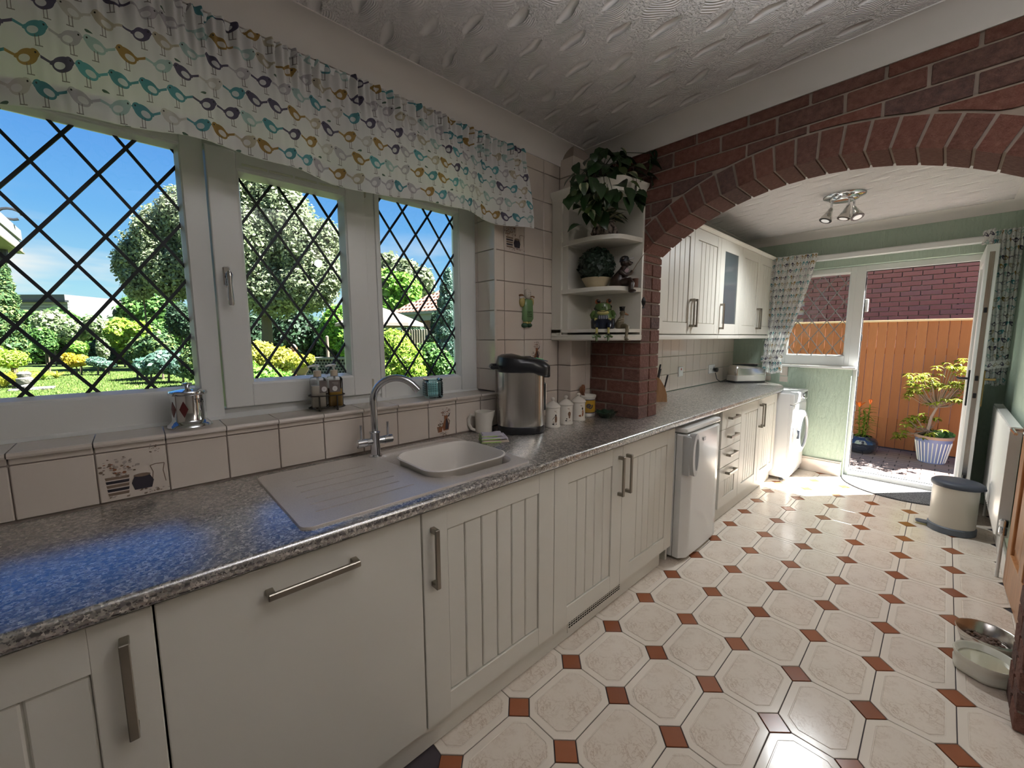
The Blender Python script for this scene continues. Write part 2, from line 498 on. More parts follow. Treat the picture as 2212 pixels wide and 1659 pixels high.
# ---- ceilings
struct(MB().box(XN-.1, XB0+.1, YN-.1, YW+.3, ZC, ZC+.12).build('ceiling', ARTEX))
c2 = struct(MB().box(XB1-.1, XF+.2, YR-.15, YW+.1, ZC2, ZC2+.12).build('ceiling', ARTEX))
def cove(name, x0, y0, x1, y1, nx, ny, zc, drop, out):
    """concave cornice running from (x0,y0) to (x1,y1); (nx,ny) points into the room"""
    prof = [(0, -drop), (.006, -drop)] + [(.006+(out-.012)*(1-math.cos(a)), -drop+.004+(drop-.008)*math.sin(a)) for a in [PI/2*k/8 for k in range(9)]] + [(out, -.004), (out, .01), (0, .01)]
    rings = [[(x+nx*q, y+ny*q, zc+h) for q, h in prof] for x, y in ((x0, y0), (x1, y1))]
    return struct(MB().loft(rings).build(name, COVE, smooth=True, angle=35))
cove('trim_1', XN, YW, XB0, YW, 0, -1, ZC, .09, .10)
cove('trim_2', XB0, YW, XB0, YN, -1, 0, ZC, .09, .10)
cove('trim_3', XF, YW, XF, YR, -1, 0, ZC2, .075, .085)
cove('trim_4', XB1, YW, XF, YW, 0, -1, ZC2, .075, .085)
cove('trim_5', XB1, YR, XF, YR, 0, 1, ZC2, .075, .085)
# ---- window wall (near room) with its opening
WX0, WX1, WZ0, WZ1 = -1.62, .765, 1.03, 2.06
wl = sroot('wall_left')
YO = .93
w = MB().box(XN, XB0, YW+.008, YO, -.1, WZ0-.012).box(WX1+.008, XB0+.1, YW+.008, YO, WZ0-.012, ZC+.1).box(XN, WX0, YW+.008, YO, WZ0-.012, ZC+.1).box(WX0, WX1+.008, YW+.008, YO, WZ1, ZC+.1)
w.build('plaster', GROUT, wl)
TW = .1525
def tilem(w, h, nm='wall_tile', t=.009, m=None):
    b = MB().box(-w/2, w/2, -t, 0, -h/2, h/2, .0022)
    return b.mesh(nm, m or TILE)
GJ = .0028
tcache = {}
def wtile(par, x0, x1, z0, z1, face, plane, name='wall_tile'):
    """tile covering x0..x1 (or y0..y1) and z0..z1 on a wall; face: -y,-x"""
    wd, hh = abs(x1-x0)-GJ, z1-z0-GJ
    if wd < .006 or hh < .006: return
    k = (round(wd, 4), round(hh, 4))
    if k not in tcache: tcache[k] = tilem(wd, hh)
    c = (x0+x1)/2; zc = (z0+z1)/2
    tl = RND.uniform(-.004, .004); tz = RND.uniform(-.003, .003)
    if face == '-y': return inst(name, tcache[k], par, (c, plane+.009, zc), (tl, 0, tz))
    if face == '-x': return inst(name, tcache[k], par, (plane+.009, c, zc), (0, tl, -PI/2+tz))
xs = [-.870+TW*k for k in range(-2, 12)]
xs = [x for x in xs if x < .76]+[.765, .824, .97, 1.1225, 1.255]
for a, b in zip(xs, xs[1:]):
    wtile(wl, a, b, .8625, 1.008, '-y', YW)
    if b < .77: wtile(wl, a, b, 1.008, 1.030, '-y', YW)
zrow = [1.008+TW*k for k in range(9)]+[2.33]
for a, b in zip(xs, xs[1:]):
    if a >= .764:
        for z0, z1 in zip(zrow, zrow[1:]):
            wtile(wl, a, b, z0, z1, '-y', YW)
# tiled sill, reveal and head of the recess
YFR = .80            # room-side face of the window frame
for a, b in zip(xs, xs[1:]):
    if b <= .77:
        wd = b-a-GJ
        k = ('s', round(wd, 4))
        if k not in tcache:
            tcache[k] = MB().loft([[(x, yy, zz) for yy, zz in ((-.172, -.014), (-.174, -.008), (-.170, -.001), (-.163, 0), (0, 0), (0, -.014))] for x in (-wd/2, wd/2)]).mesh('sill_tile', TILE)
        inst('sill_tile', tcache[k], wl, ((a+b)/2, YFR+.006, WZ0+.012))
zr2 = [1.046, 1.161]+zrow[2:8]
for z0, z1 in zip(zr2, zr2[1:]):
    for y0, y1 in ((.640, .778), (.778, .806)):
        wtile(wl, y0, y1, z0, z1, '-x', .752)
MB().box(.752, .767, YW-.006, YW+.004, 1.02, 2.06, .003).build('edge_trim', TILE, wl)
# printed tiles: flower pots and jugs, flat transfers just on the glaze
PR1 = mat('print_sepia', (.20, .14, .10), .3); PR2 = mat('print_navy', (.035, .03, .04), .3); PR3 = mat('print_flower_grey', (.40, .34, .30), .3); PR4 = mat('print_brown', (.25, .10, .045), .3)
def decal(cx, cz, s, kind, plane=YW-.0012):
    r = random.Random(int(cx*100)+kind); mb = MB()
    def pl(poly, k, lift=0):
        mb.k = k; mb.add([(cx+x*s, plane-lift, cz+z*s) for x, z in poly], [tuple(range(len(poly)))])
    def dots(n, x0, x1, z0, z1, rr, ks):
        for _ in range(n):
            a = r.random()*6.28; q = r.random()**.6
            x = (x0+x1)/2+math.cos(a)*q*(x1-x0)/2; z = (z0+z1)/2+math.sin(a)*q*(z1-z0)/2
            e = rr*r.uniform(.5, 1.2); pl(circ(x, z, e, e*r.uniform(.4, .9), 6, r.random()), r.choice(ks), .0003+r.random()*.0003)
    if kind == 0:   # flowers in a ribbed pot, dark pot, cream jug outline
        for q in range(5):
            z = -.40+q*.085; wd = .155+q*.006
            pl([(-.27-wd, z), (-.27+wd, z), (-.27+wd+.01, z+.06), (-.27-wd-.01, z+.06)], 1 if q % 2 else 0)
        dots(75, -.52, .08, -.02, .42, .030, [0, 2, 2, 3]); dots(14, .25, .46, .38, .60, .02, [2, 2, 0])
        pl([(-.02, -.36), (.26, -.36), (.30, -.20), (.24, -.06), (0, -.06), (-.06, -.20)], 1, .0005); pl(circ(.12, -.05, .14, .04, 12), 0, .0008)
        pts = [(.27, -.30), (.30, -.02), (.26, .12), (.36, .15), (.50, .14), (.47, -.02), (.50, -.28)]
        for p, q in zip(pts, pts[1:]): 
            d = Vector((q[0]-p[0], q[1]-p[1])).normalized()*.008; pl([(p[0]-d.y, p[1]+d.x), (q[0]-d.y, q[1]+d.x), (q[0]+d.y, q[1]-d.x), (p[0]+d.y, p[1]-d.x)], 0)
        dots(22, -.45, .55, -.48, -.36, .03, [2, 0])
    else:           # tall brown jug with flowers, small terracotta pot
        pl([(.02, -.30), (.24, -.30), (.27, -.12), (.20, .10), (.22, .22), (.06, .24), (.08, .08), (-.02, -.12)], 3); pl([(.10, -.28), (.23, -.26), (.24, -.1), (.17, .12), (.13, .1)], 1, .0004)
        pl([(.20, .17), (.30, .30), (.33, .32), (.27, .18)], 1); pl([(.23, .12), (.31, .02), (.29, -.10), (.24, -.13), (.27, 0), (.22, .08)], 0)
        pl([(-.20, -.34), (-.04, -.34), (.0, -.14), (-.24, -.14)], 3); pl([(-.20, -.30), (-.16, -.30), (-.17, -.16), (-.21, -.16)], 0, .0004)
        dots(50, -.06, .32, .18, .52, .028, [2, 2, 0, 3]); dots(20, -.18, .02, -.14, .10, .03, [2, 0]); dots(26, -.20, .26, -.52, -.32, .032, [2, 2, 0])
    return mb.build('tile_print', [PR1, PR2, PR3, PR4], wl)
decal(-.641, .935, .135, 0); decal(.425, .930, .135, 1)
decal(.897, 1.846, .135, 0); decal(1.05, 1.235, .135, 1)
# tiled boxing beside the brick pier
bx = struct(MB().box(1.264, XB0+.02, .554, YW+.02, .80, ZC).build('trim_6', GROUT))
for z0, z1 in zip([.8625]+zrow, zrow):
    wtile(bx, .545, .645, z0, z1, '-x', 1.255); wtile(bx, 1.255, 1.40, z0, z1, '-y', .545); wtile(bx, 1.40, 1.449, z0, z1, '-y', .545)
# ---- brick arch wall
wa = sroot('wall_front')
ACY, ACZ, AR = -.498, .905, 1.125     # arch circle
HALF = .71; YL, YRP = ACY+HALF, ACY-HALF
SPR = ACZ+math.sqrt(AR*AR-HALF*HALF)
VT = .105                              # voussoir height
rec = .007; ZW_ = .8605
def arch_z(y, R): return ACZ+math.sqrt(max(0, R*R-(y-ACY)**2))
# mortar core, recessed behind the brick faces
poly = [(YL+rec, 0.0), (YL+rec, SPR)]
NA = 36
poly = [(YW+.02, -.0), (YL+rec, 0)] + [(ACY+(HALF+rec)*math.cos(PI*k/NA) if False else (YL+rec)+(YRP-rec-YL-rec)*k/NA, arch_z((YL+rec)+(YRP-rec-YL-rec)*k/NA, AR+rec)) for k in range(NA+1)] + [(YRP-rec, 0), (YN, 0), (YN, ZC+.02), (YW+.02, ZC+.02)]
# split the concave outline into quads to stay robust
core = MB()
ys = [(YL+rec)+(YRP-YL-2*rec)*k/NA for k in range(NA+1)]
for a, b in zip(ys, ys[1:]):
    core.prism([(a, arch_z(a, AR+rec)), (a, ZC+.02), (b, ZC+.02), (b, arch_z(b, AR+rec))], 0, XB0+rec, XB1-rec)
core.box(XB0+rec, XB1-rec, YL+rec, YW+.02, ZW_, ZC+.02).box(XB0+rec, XB1-rec, YN, YRP-rec, 0, ZC+.02)
core.build('mortar', MORTAR, wa)
BL, BH, BD = .215, .065, .1025; CP = .0733
def jbox(x0, x1, y0, y1, z0, z1, par, nm='brick'):
    k = ('b', round(x1-x0, 3), round(y1-y0, 3), round(z1-z0, 3), RND.randint(0, 2))
    if k not in tcache:
        r = random.Random(hash(k) & 0xffff); hx, hy, hz = (x1-x0)/2, (y1-y0)/2, (z1-z0)/2
        b = MB().box(-hx, hx, -hy, hy, -hz, hz, .0032); b.v = [(p[0]+r.uniform(-1, 1)*.0012, p[1]+r.uniform(-1, 1)*.0012, p[2]+r.uniform(-1, 1)*.0012) for p in b.v]
        tcache[k] = b.mesh('brick', BRICK)
    return inst(nm, tcache[k], par, ((x0+x1)/2, (y0+y1)/2, (z0+z1)/2))
Z0B = .8605
JT = .0105
# left pier: stretchers on the front face, header pairs on the reveal, from the worktop up
nrow = 0
z = Z0B
while z < ZC-.10:
    odd = nrow % 2
    # front face courses from YL to wall; above springing clipped by the voussoir ring
    y1 = YW if z < 1.3 else YW
    yy = YL if z < SPR-.02 else None
    segs = []
    if z+BH <= SPR:
        a = YL; first = True
        while a < YW-.02:
            ln = (BL if not (first and odd) else BD)
            segs.append((a, min(a+ln, YW))); a += ln+JT; first = False
        for s0, s1 in segs: jbox(XB0, XB0+BD-.003, s0, s1, z, z+BH, wa)
        # second half of the thickness, seen on the reveal and from the far side
        jbox(XB1-BD+.003, XB1, YL, YL+(BD if not odd else BL), z, z+BH, wa)
    else:
        # stretcher courses over the arch, cut to the ring
        a = YW-.02-(0 if odd else .113)
        RO = AR+VT+JT
        while a > YRP-.35:
            y0_, y1_ = a-BL, a
            pts = []
            for k in range(9):
                yy = y0_+(y1_-y0_)*k/8
                zz = max(z, arch_z(yy, RO)) if abs(yy-ACY) < HALF+VT*.62 else z
                if abs(yy-ACY) < HALF+VT*.62 and RO*RO < (yy-ACY)**2: zz = z
                pts.append((yy, zz))
            ok = [p for p in pts if p[1] < z+BH-.006]
            if len(ok) >= 2:
                if all(p[1] == z for p in pts):
                    jbox(XB0, XB0+BD-.003, y0_, y1_, z, z+BH, wa)
                else:
                    pl = ok+[(ok[-1][0], z+BH), (ok[0][0], z+BH)]
                    cy = sum(p[0] for p in pl)/len(pl); cz = z+BH/2
                    q = MB()
                    for p0, p1 in zip(ok, ok[1:]): q.prism([(p0[0]-cy, p0[1]-cz), (p1[0]-cy, p1[1]-cz), (p1[0]-cy, z+BH-cz), (p0[0]-cy, z+BH-cz)], 0, -BD/2, BD/2-.003)
                    inst('brick', q.mesh('brick', BRICK), wa, (XB0+BD/2, cy, cz))
            a -= BL+JT
    z += CP; nrow += 1
# right pier from the floor
z = .004; nrow = 0
while z+BH < SPR:
    odd = nrow % 2
    jbox(XB0, XB0+BD-.003, YRP-(BL if odd else BD), YRP, z, z+BH, wa); jbox(XB1-BD+.003, XB1, YRP-(BD if odd else BL), YRP, z, z+BH, wa)
    z += CP; nrow += 1
# cut skewback bricks under the ends of the ring
zs_ = z
for sg in (1, -1):
    ye = YL if sg > 0 else YRP; zl = Z0B if sg > 0 else .004
    while zl+CP < SPR-.004: zl += CP
    th_ = math.asin(HALF/AR); o_ = (sg*VT*math.sin(th_), VT*math.cos(th_))
    pl = [(ye, zl), (ye+sg*.11, zl), (ye+o_[0], SPR+o_[1]-.012), (ye, SPR-.010)]
    cy = sum(p[0] for p in pl)/4; cz = sum(p[1] for p in pl)/4
    inst('brick', MB().prism([(p[0]-cy, p[1]-cz) for p in pl], 0, -(XB1-XB0)/2+.001, (XB1-XB0)/2-.001).mesh('brick', BRICK), wa, ((XB0+XB1)/2, cy, cz))
# voussoirs
th0 = math.asin(HALF/AR); arc = 2*th0*AR
NV = 21; st = 2*th0/NV
vw0 = (st*AR-JT)/AR; 
for q in range(NV):
    t = -th0+st*(q+.5)
    def vp(rad, dt): return (rad*math.sin(dt), rad*math.cos(dt)-AR)
    pl = [vp(AR, -vw0/2), vp(AR, vw0/2), vp(AR+VT, vw0/2), vp(AR+VT, -vw0/2)]
    if 'vous' not in tcache:
        b = MB()
        for k in range(1): b.prism(pl, 0, -(XB1-XB0)/2, (XB1-XB0)/2)
        tcache['vous'] = b.mesh('arch_brick', BRICK)
    inst('arch_brick', tcache['vous'], wa, ((XB0+XB1)/2, ACY+AR*math.sin(t), ACZ+AR*math.cos(t)), (-t, 0, 0))
# ---- far part: left wall, far wall, right wall
wl2 = sroot('wall_left')
MB().box(XB1-.1, XF+.2, YW+.008, YO, -.1, ZC2+.1).build('plaster', GREEN, wl2)
xs2 = [XB1+TW*k for k in range(0, 16)]+[XF]
for a, b in zip(xs2, xs2[1:]):
    for z0, z1 in ((.8625, 1.008), (1.008, 1.1605), (1.1605, 1.3130), (1.313, 1.345)): wtile(wl2, a, b, z0, z1, '-y', YW)
# far wall: pieces round the window / door opening
FY0, FY1, FZ1, FZS = -1.13, .25, 1.965, 1.035   # opening: door right part, window left part
DYL = -.375                                       # left side of the door opening
wb_ = sroot('wall_back')
m = MB().box(XF, XF+.20, FY1, YW+.02, -.1, ZC2+.1).box(XF, XF+.20, YR-.1, FY0, -.1, ZC2+.1).box(XF, XF+.20, FY0, FY1, FZ1, ZC2+.1).box(XF, XF+.10, DYL, FY1, -.1, FZS)
m.build('plaster', GREEN, wb_)
for k in range(5):
    y1 = .645-.150*k
    for z0, z1 in ((.8625, .925), (.925, 1.03)):
        if y1-.15 > .02: wtile(wb_, y1-.15, y1, z0, z1, '-x', XF)
MB().box(XF-.006, XF+.002, .03, .645, 1.033, 1.04, .002).build('tile_trim', TILE, wb_)
struct(MB().box(XF-.028, XF+.001, DYL+.012, .06, 0, .125, .004).box(XF-.022, XF+.001, DYL+.012, .06, .125, .14, .006).build('baseboard_back', TILE))
wr = struct(MB().box(XB1-.02, 1.90, YR-.14, YR, -.1, ZC2+.1).box(2.80, XF+.2, YR-.14, YR, -.1, ZC2+.1).box(1.90, 2.80, YR-.14, YR, 1.97, ZC2+.1).build("wall_right", GREEN))
struct(MB().box(1.5, 3.2, -2.3, -2.2, -.1, 2.5).box(1.4, 1.5, -2.3, YR-.14, -.1, 2.5).box(3.2, 3.3, -2.3, YR-.14, -.1, 2.5).box(1.4, 3.3, -2.3, YR-.14, 2.3, 2.4).build("wall_right", WPAINT))
struct(MB().box(2.8, XF, YR, YR+.018, 0, .10, .004).build('baseboard_right', WPAINT))
# near room behind the camera
struct(MB().box(XN, XB0+.1, YN-.1, YN, -.1, ZC).build('wall_right', WPAINT))
struct(MB().box(XN-.1, XN, YN, YO, -.1, ZC).build('wall_back', WPAINT))
# ================================================================== FITTED UNITS
YD, ZP, ZDT, ZW = .062, .105, .812, .86     # door face, door bottom, door top, worktop top
def bow_handle(par, x, z0, z1, yf, vert=True, wd=.015, nm='handle', proj=.032, world=True):
    """flat bow handle on a -y facing door; for a horizontal one x is (x0,x1)"""
    b = MB()
    if vert:
        b.box(x-wd/2, x+wd/2, yf-proj, yf-proj+.009, z0, z1, .0015)
        for zz in (z0, z1-.016): b.box(x-wd/2, x+wd/2, yf-proj+.004, yf+.001, zz, zz+.016, .0015)
    else:
        x0, x1 = x
        b.box(x0, x1, yf-proj, yf-proj+.010, z0-.008, z0+.008, .002)
        for xx in (x0, x1-.016): b.box(xx, xx+.016, yf-proj+.004, yf+.001, z0-.008, z0+.008, .0015)
    return b.build(nm, NICKEL, par)
def tg_door(par, x0, x1, z0, z1, yf, nb=5, stile=.085, handle=None, hz=(.58, .77), th=.018, rail=None, nm='door', hpar=None):
    """framed door with tongue-and-groove boards; front face at yf looking -y"""
    g = .0015; x0 += g; x1 -= g; r = rail or stile
    m = MB()
    c = .0012
    m.box(x0, x0+stile, yf, yf+th, z0, z1, .0018).box(x1-stile, x1, yf, yf+th, z0, z1, .0018)
    m.box(x0+stile-.001, x1-stile+.001, yf+.0008, yf+th, z1-r, z1, .001).box(x0+stile-.001, x1-stile+.001, yf+.0008, yf+th, z0, z0+r, .001)
    m.box(x0+stile-.002, x1-stile+.002, yf+.012, yf+th, z0+r-.002, z1-r+.002)
    d = m.build(nm, CAB, par)
    px0, px1 = x0+stile, x1-stile; w = (px1-px0)/nb
    k = ('tg', round(w, 4), round(z1-z0-2*r, 4))
    if k not in tcache:
        tcache[k] = MB().box(-w/2+.0018, w/2-.0018, 0, .009, -(z1-z0)/2+r+.003, (z1-z0)/2-r-.003, .0032).mesh('board', CAB)
    for i in range(nb): inst('board', tcache[k], d, (px0+w*(i+.5), yf+.005, (z0+z1)/2))
    if handle == 'L': bow_handle(hpar or d, x0+stile*.38, hz[0], hz[1], yf)
    elif handle == 'R': bow_handle(hpar or d, x1-stile*.38, hz[0], hz[1], yf)
    elif isinstance(handle, float): bow_handle(hpar or d, handle, hz[0], hz[1], yf)
    return d
def carcass(par, x0, x1, y0, y1, z0, z1, t=.016):
    b = MB().box(x0, x0+t, y0, y1, z0, z1).box(x1-t, x1, y0, y1, z0, z1).box(x0+t, x1-t, y0, y1, z0, z0+t).box(x0+t, x1-t, y1-.008, y1, z0+t, z1).box(x0+t, x1-t, y0, y0+.08, z1-t, z1)
    return b.build('carcass', CAB, par)
XU = (-1.225, -.628, -.037, .558)
u = thing('base_cabinet', 'cream base cabinet at the left edge, upright nickel handle left of the plain dishwasher front', 'cabinet', (-.93, .35, 0))
carcass(u, XU[0]+.002, XU[1]-.002, YD+.02, .63, ZP, .822); tg_door(u, XU[0], XU[1], ZP, ZDT, YD, 5, .09, -.672, (.578, .772))
u = thing('dishwasher', 'built-in dishwasher behind a plain flat cream door with long horizontal handle', 'dishwasher', (-.33, .35, 0))
MB().box(XU[1]+.002, XU[2]-.002, YD+.022, .61, ZP, .822).build('body', GREYP, u)
d = MB().box(XU[1]+.002, XU[2]-.003, YD, YD+.02, ZP, ZDT, .002).build('door', CAB, u)
bow_handle(d, (-.441, -.232), .752, 0, YD, False)
u = thing('base_cabinet', 'cream base cabinet under the sink, single boarded door with handle on its left', 'cabinet', (.26, .35, 0))
carcass(u, XU[2]+.002, XU[3]-.002, YD+.02, .61, ZP, .70); tg_door(u, XU[2], XU[3], ZP, ZDT, YD, 6, .088, 'L', (.575, .762), rail=.075)
u = thing('base_cabinet', 'cream two-door base cabinet beside the white fridge, handles meeting in the middle', 'cabinet', (1.1, .35, 0))
carcass(u, .560, 1.60, YD+.02, .61, ZP, .822); tg_door(u, .558, 1.054, ZP, ZDT, YD, 5, .085, 'R', (.577, .770), rail=.08); tg_door(u, 1.054, 1.600, ZP, ZDT, YD, 6, .085, 'L', (.577, .767), rail=.08)
MB().box(1.602, 1.620, YD+.03, .61, .003, .822, .001).build('end_panel', CAB, u)
p = thing('plinth', 'cream plinth board with slotted vent under the near cabinets', 'plinth', (.2, .1, 0))
MB().box(-1.225, 1.53, .093, .110, .003, ZP-.004, .001).build('board', CAB, p)
g = MB().box(.685, 1.105, .089, .094, .028, .090, .001).build('vent_grille', CAB, p)
gm = MB().box(-.0055, .0055, -.0012, .0012, -.0026, .0026).mesh('slot', DARK)
for i in range(25):
    for j in range(3): inst('slot', gm, g, (.697+i*.0165, .0888, .052+j*.0115))
# ---- worktops
wt = thing('worktop', 'long speckled grey-brown laminate worktop with rounded front edge running under the arch', 'worktop', (1, .3, .825))
SX0, SX1, SY0, SY1 = -.335, .43, .095, .575  # cut-out for sink
def wtprof(y0, y1): return [(y0+.010, .8235), (y0+.003, .827), (y0, .834), (y0, .850), (y0+.003, .857), (y0+.010, ZW), (y1, ZW), (y1, .8235)]
def wts(b, x0, x1, y0, y1): return b.loft([[(x, q, h) for q, h in wtprof(y0, y1)] for x in (x0, x1)])
b = MB(); wts(b, -1.8, SX0, .035, .6355); wts(b, SX1, 3.62, .035, .6355); wts(b, SX0, SX1, .035, SY0); b.box(SX0, SX1, SY1, .6355, .8235, ZW)
# curved end towards the far wall
n = 10; rings = []
for k in range(n+1):
    a = PI/2*k/n; x = 3.62+.50*math.sin(a); y0 = .035+.26*(1-math.cos(a))
    rings.append([(x, q, h) for q, h in wtprof(y0, .6355)])
rings.append([(4.205, q, h) for q, h in wtprof(.295, .6355)])
b.loft(rings)
b.build('slab', WORKTOP, wt, smooth=True, angle=50)
# ---- sink
sk = thing('sink', 'stone-grey composite inset sink with ribbed drainer left of the bowl', 'sink', (.05, .335, .86))
OX0, OX1, OY0, OY1 = -.350, .445, .078, .588
zt = ZW+.007
# bowl outline: rectangle right part with a curved left side
def bowl_pts(grow=0, n=9):
    pts = []
    x1, y0, y1 = .415+grow, .125-grow, .545+grow
    def arc(cx, cy, r, a0, a1, m=5):
        for i in range(m+1):
            a = a0+(a1-a0)*i/m; pts.append((cx+r*math.cos(a), cy+r*math.sin(a)))
    r = .06
    arc(x1-r, y1-r, r, 0, PI/2); 
    arc(.105, y1-r, r+.0, PI/2, PI*.92)
    for t in range(1, 7):
        tt = t/7; pts.append((.045-grow+.0*tt+.085*tt**2.0, (y1-r)+(y0+.02-(y1-r))*tt))
    arc(.165-grow*.5, y0+.03, .03, PI*1.15, PI*1.5, 3)
    arc(x1-r, y0+r, r, -PI/2, 0)
    return pts
bp = bowl_pts()
NB = len(bp)
outl = rrect(OX0, OX1, OY0, OY1, .028, 6)
bm = bmesh.new()
def loop(bm, pts, z):
    vs = [bm.verts.new((p[0], p[1], z)) for p in pts]
    return vs, [bm.edges.new((vs[i], vs[(i+1) % len(vs)])) for i in range(len(vs))]
v1, e1 = loop(bm, outl, zt); v2, e2 = loop(bm, bp, zt)
holes = []
for k in range(6):   # drainer grooves as real slots
    yy = .165+k*.058; xa, xb = -.295+k*.004, -.02+(-.012 if k > 3 else .010*(k-1))*1.0+ (.0 if k else .03)
    pts = rrect(xa, xb, yy-.0035, yy+.0035, .0033, 2)
    v, e = loop(bm, pts, zt); holes.append((pts, v)); e2 += e
bmesh.ops.triangle_fill(bm, use_beauty=True, edges=e1+e2)
# drop the slot floors
kill = [f for f in bm.faces if any((lambda c: min(p[0] for p in h) < c.x < max(p[0] for p in h) and min(p[1] for p in h) < c.y < max(p[1] for p in h))(f.calc_center_median()) for h, _ in holes)]
from mathutils.geometry import intersect_point_tri_2d
def inside(pt, poly):
    r = False; j = len(poly)-1
    for i in range(len(poly)):
        if (poly[i][1] > pt.y) != (poly[j][1] > pt.y) and pt.x < (poly[j][0]-poly[i][0])*(pt.y-poly[i][1])/(poly[j][1]-poly[i][1])+poly[i][0]: r = not r
        j = i
    return r
kill += [f for f in bm.faces if f not in kill and inside(f.calc_center_median(), bp)]
bmesh.ops.delete(bm, geom=list(set(kill)), context='FACES_ONLY')
top = MB().bm(bm)
top.loft([[(p[0], p[1], ZW-.0005) for p in rrect(OX0-.002, OX1+.002, OY0-.002, OY1+.002, .03, 6)], [(p[0], p[1], zt-.001) for p in rrect(OX0-.001, OX1+.001, OY0-.001, OY1+.001, .029, 6)], [(p[0], p[1], zt) for p in outl]], True, False)
for pts, v in holes:
    r0 = [(p[0], p[1], zt) for p in pts]; r1 = [(p[0], p[1], zt-.005) for p in pts]
    n0 = len(top.v); top.loft([r0, r1], True, False); top.f.append(tuple(range(n0+len(pts), n0+2*len(pts)))); top.mi.append(0)
top.build('drainer', SINKM, sk, smooth=True, angle=30)
rings = []
for s_, z_ in ((0, zt), (.004, zt-.004), (.008, zt-.012), (.014, .74), (.03, .715), (.06, .706)):
    q = bowl_pts(-s_ if s_ < .03 else -.014); cx = .23; cy = .335
    k = 1 if s_ < .03 else (.93 if s_ < .05 else .80)
    rings.append([(cx+(p[0]-cx)*k, cy+(p[1]-cy)*k, z_) for p in q])
b = MB().loft(rings, True, False); n0 = len(b.v)-NB; b.f.append(tuple(range(n0, n0+NB))); b.mi.append(0)
b.build('bowl', SINKM, sk, smooth=True, angle=50)
MB().lathe([(.001, .709), (.04, .709), (.042, .7075), (.042, .706)], (.25, .34, 0), 20).build('waste', CHROME, sk, smooth=True)
# ---- mixer tap
tp = thing('mixer_tap', 'chrome swan-neck mixer tap with two lever handles behind the sink', 'tap', (.047, .545, zt))
TX, TY = .047, .545
MB().lathe([(.026, 0), (.026, .004), (.019, .008), (.0185, .09), (.021, .093), (.021, .098), (.016, .100)], (TX, TY, zt), 24).build('body', CHROME, tp, smooth=True)
pts = [(TX, TY, zt+.098)]+[(TX, TY, zt+.098+.04*k) for k in range(1, 4)]
R_ = .088; dx, dy = .80, -.60
for k in range(1, 15):
    a = PI*.80*k/14; q = R_*(1-math.cos(a)); hgt = R_*math.sin(a)
    pts.append((TX+dx*q, TY+dy*q, zt+.218+hgt))
MB().tube(pts, .0135, 16).build('spout', CHROME, tp, smooth=True)
e0, e1_ = Vector(pts[-2]), Vector(pts[-1]); dd = (e1_-e0).normalized()
MB().tube([e1_-dd*.002, e1_+dd*.018, e1_+dd*.020], [.0150, .0150, .012], 16).build('aerator', CHROME, tp, smooth=True)
for sgn, nm in ((-1, 'handle'), (1, 'handle')):
    ax = Vector((.80, .0, 0)).normalized()*sgn; c0 = Vector((TX, TY, zt+.060))
    hb = MB().tube([c0+ax*.012, c0+ax*.034, c0+ax*.0345, c0+ax*.036, c0+ax*.0365, c0+ax*.070, c0+ax*.0715], [.014, .0155, .0145, .0145, .0165, .0165, .014], 18).build(nm, CHROME, tp, smooth=True)
    MB().tube([c0+ax*.054+Vector((0, 0, .012)), c0+ax*.054+Vector((0, 0, .070))], .0048, 10).build('lever', CHROME, hb, smooth=True)
# ---- washing-up bowl in the sink
wb2 = thing('washing_up_bowl', 'white plastic washing-up bowl standing in the sink', 'bowl', (.235, .30, .71))
def wub(s, z, lip=0):
    pts = []
    for x, y in rrect(-.170, .170, -.150, .150, .075, 7):
        # wavy rim: hand grips in the middle of the long sides
        pts.append((.232+x*s, .292+y*s, z+(.010*math.exp(-((x)/.05)**2)*(-1) if lip else 0)))
    return pts
rings = [wub(.80, .715), wub(.86, .717), wub(.90, .74), wub(.985, .880, 1), wub(1.03, .885, 1), wub(1.035, .889, 1), wub(1.0, .891, 1), wub(.965, .880, 1), wub(.88, .742), wub(.82, .722)]
b = MB().loft(rings, True, True)
BOWLM = mat('white_polypropylene', (.74, .70, .65), .35)
b.build('basin', BOWLM, wb2, smooth=True, angle=60)
# ---- fridge
FR = thing('fridge', 'white glossy under-counter fridge with oval pull handle beside the boarded cabinet', 'fridge', (1.9, .3, 0))
fx0, fx1 = 1.640, 2.150
MB().box(fx0, fx1, .075, .60, .02, .775, .004).build('body', GWHITE, FR)
MB().box(fx0, fx1, .012, .60, .778, .808, .010).build('lid', GWHITE, FR)
# door with softly bowed front
rings = []
n = 12
for zz, ins in ((.018, .006), (.024, 0), (.764, 0), (.770, .006)):
    ring = [(fx0+ins, .070, zz)]
    for k in range(n+1):
        t = k/n; x = fx0+ins+(fx1-fx0-2*ins)*t; e = min(1, min(t, 1-t)/.09); y = .0+.028*(1-math.sqrt(1-(1-e)**2)) - .006*math.sin(PI*t)+.006+ins
        ring.append((x, y, zz))
    ring.append((fx1-ins, .070, zz)); rings.append(ring)
fd = MB().loft(rings).build('door', GWHITE, FR, smooth=True, angle=35)
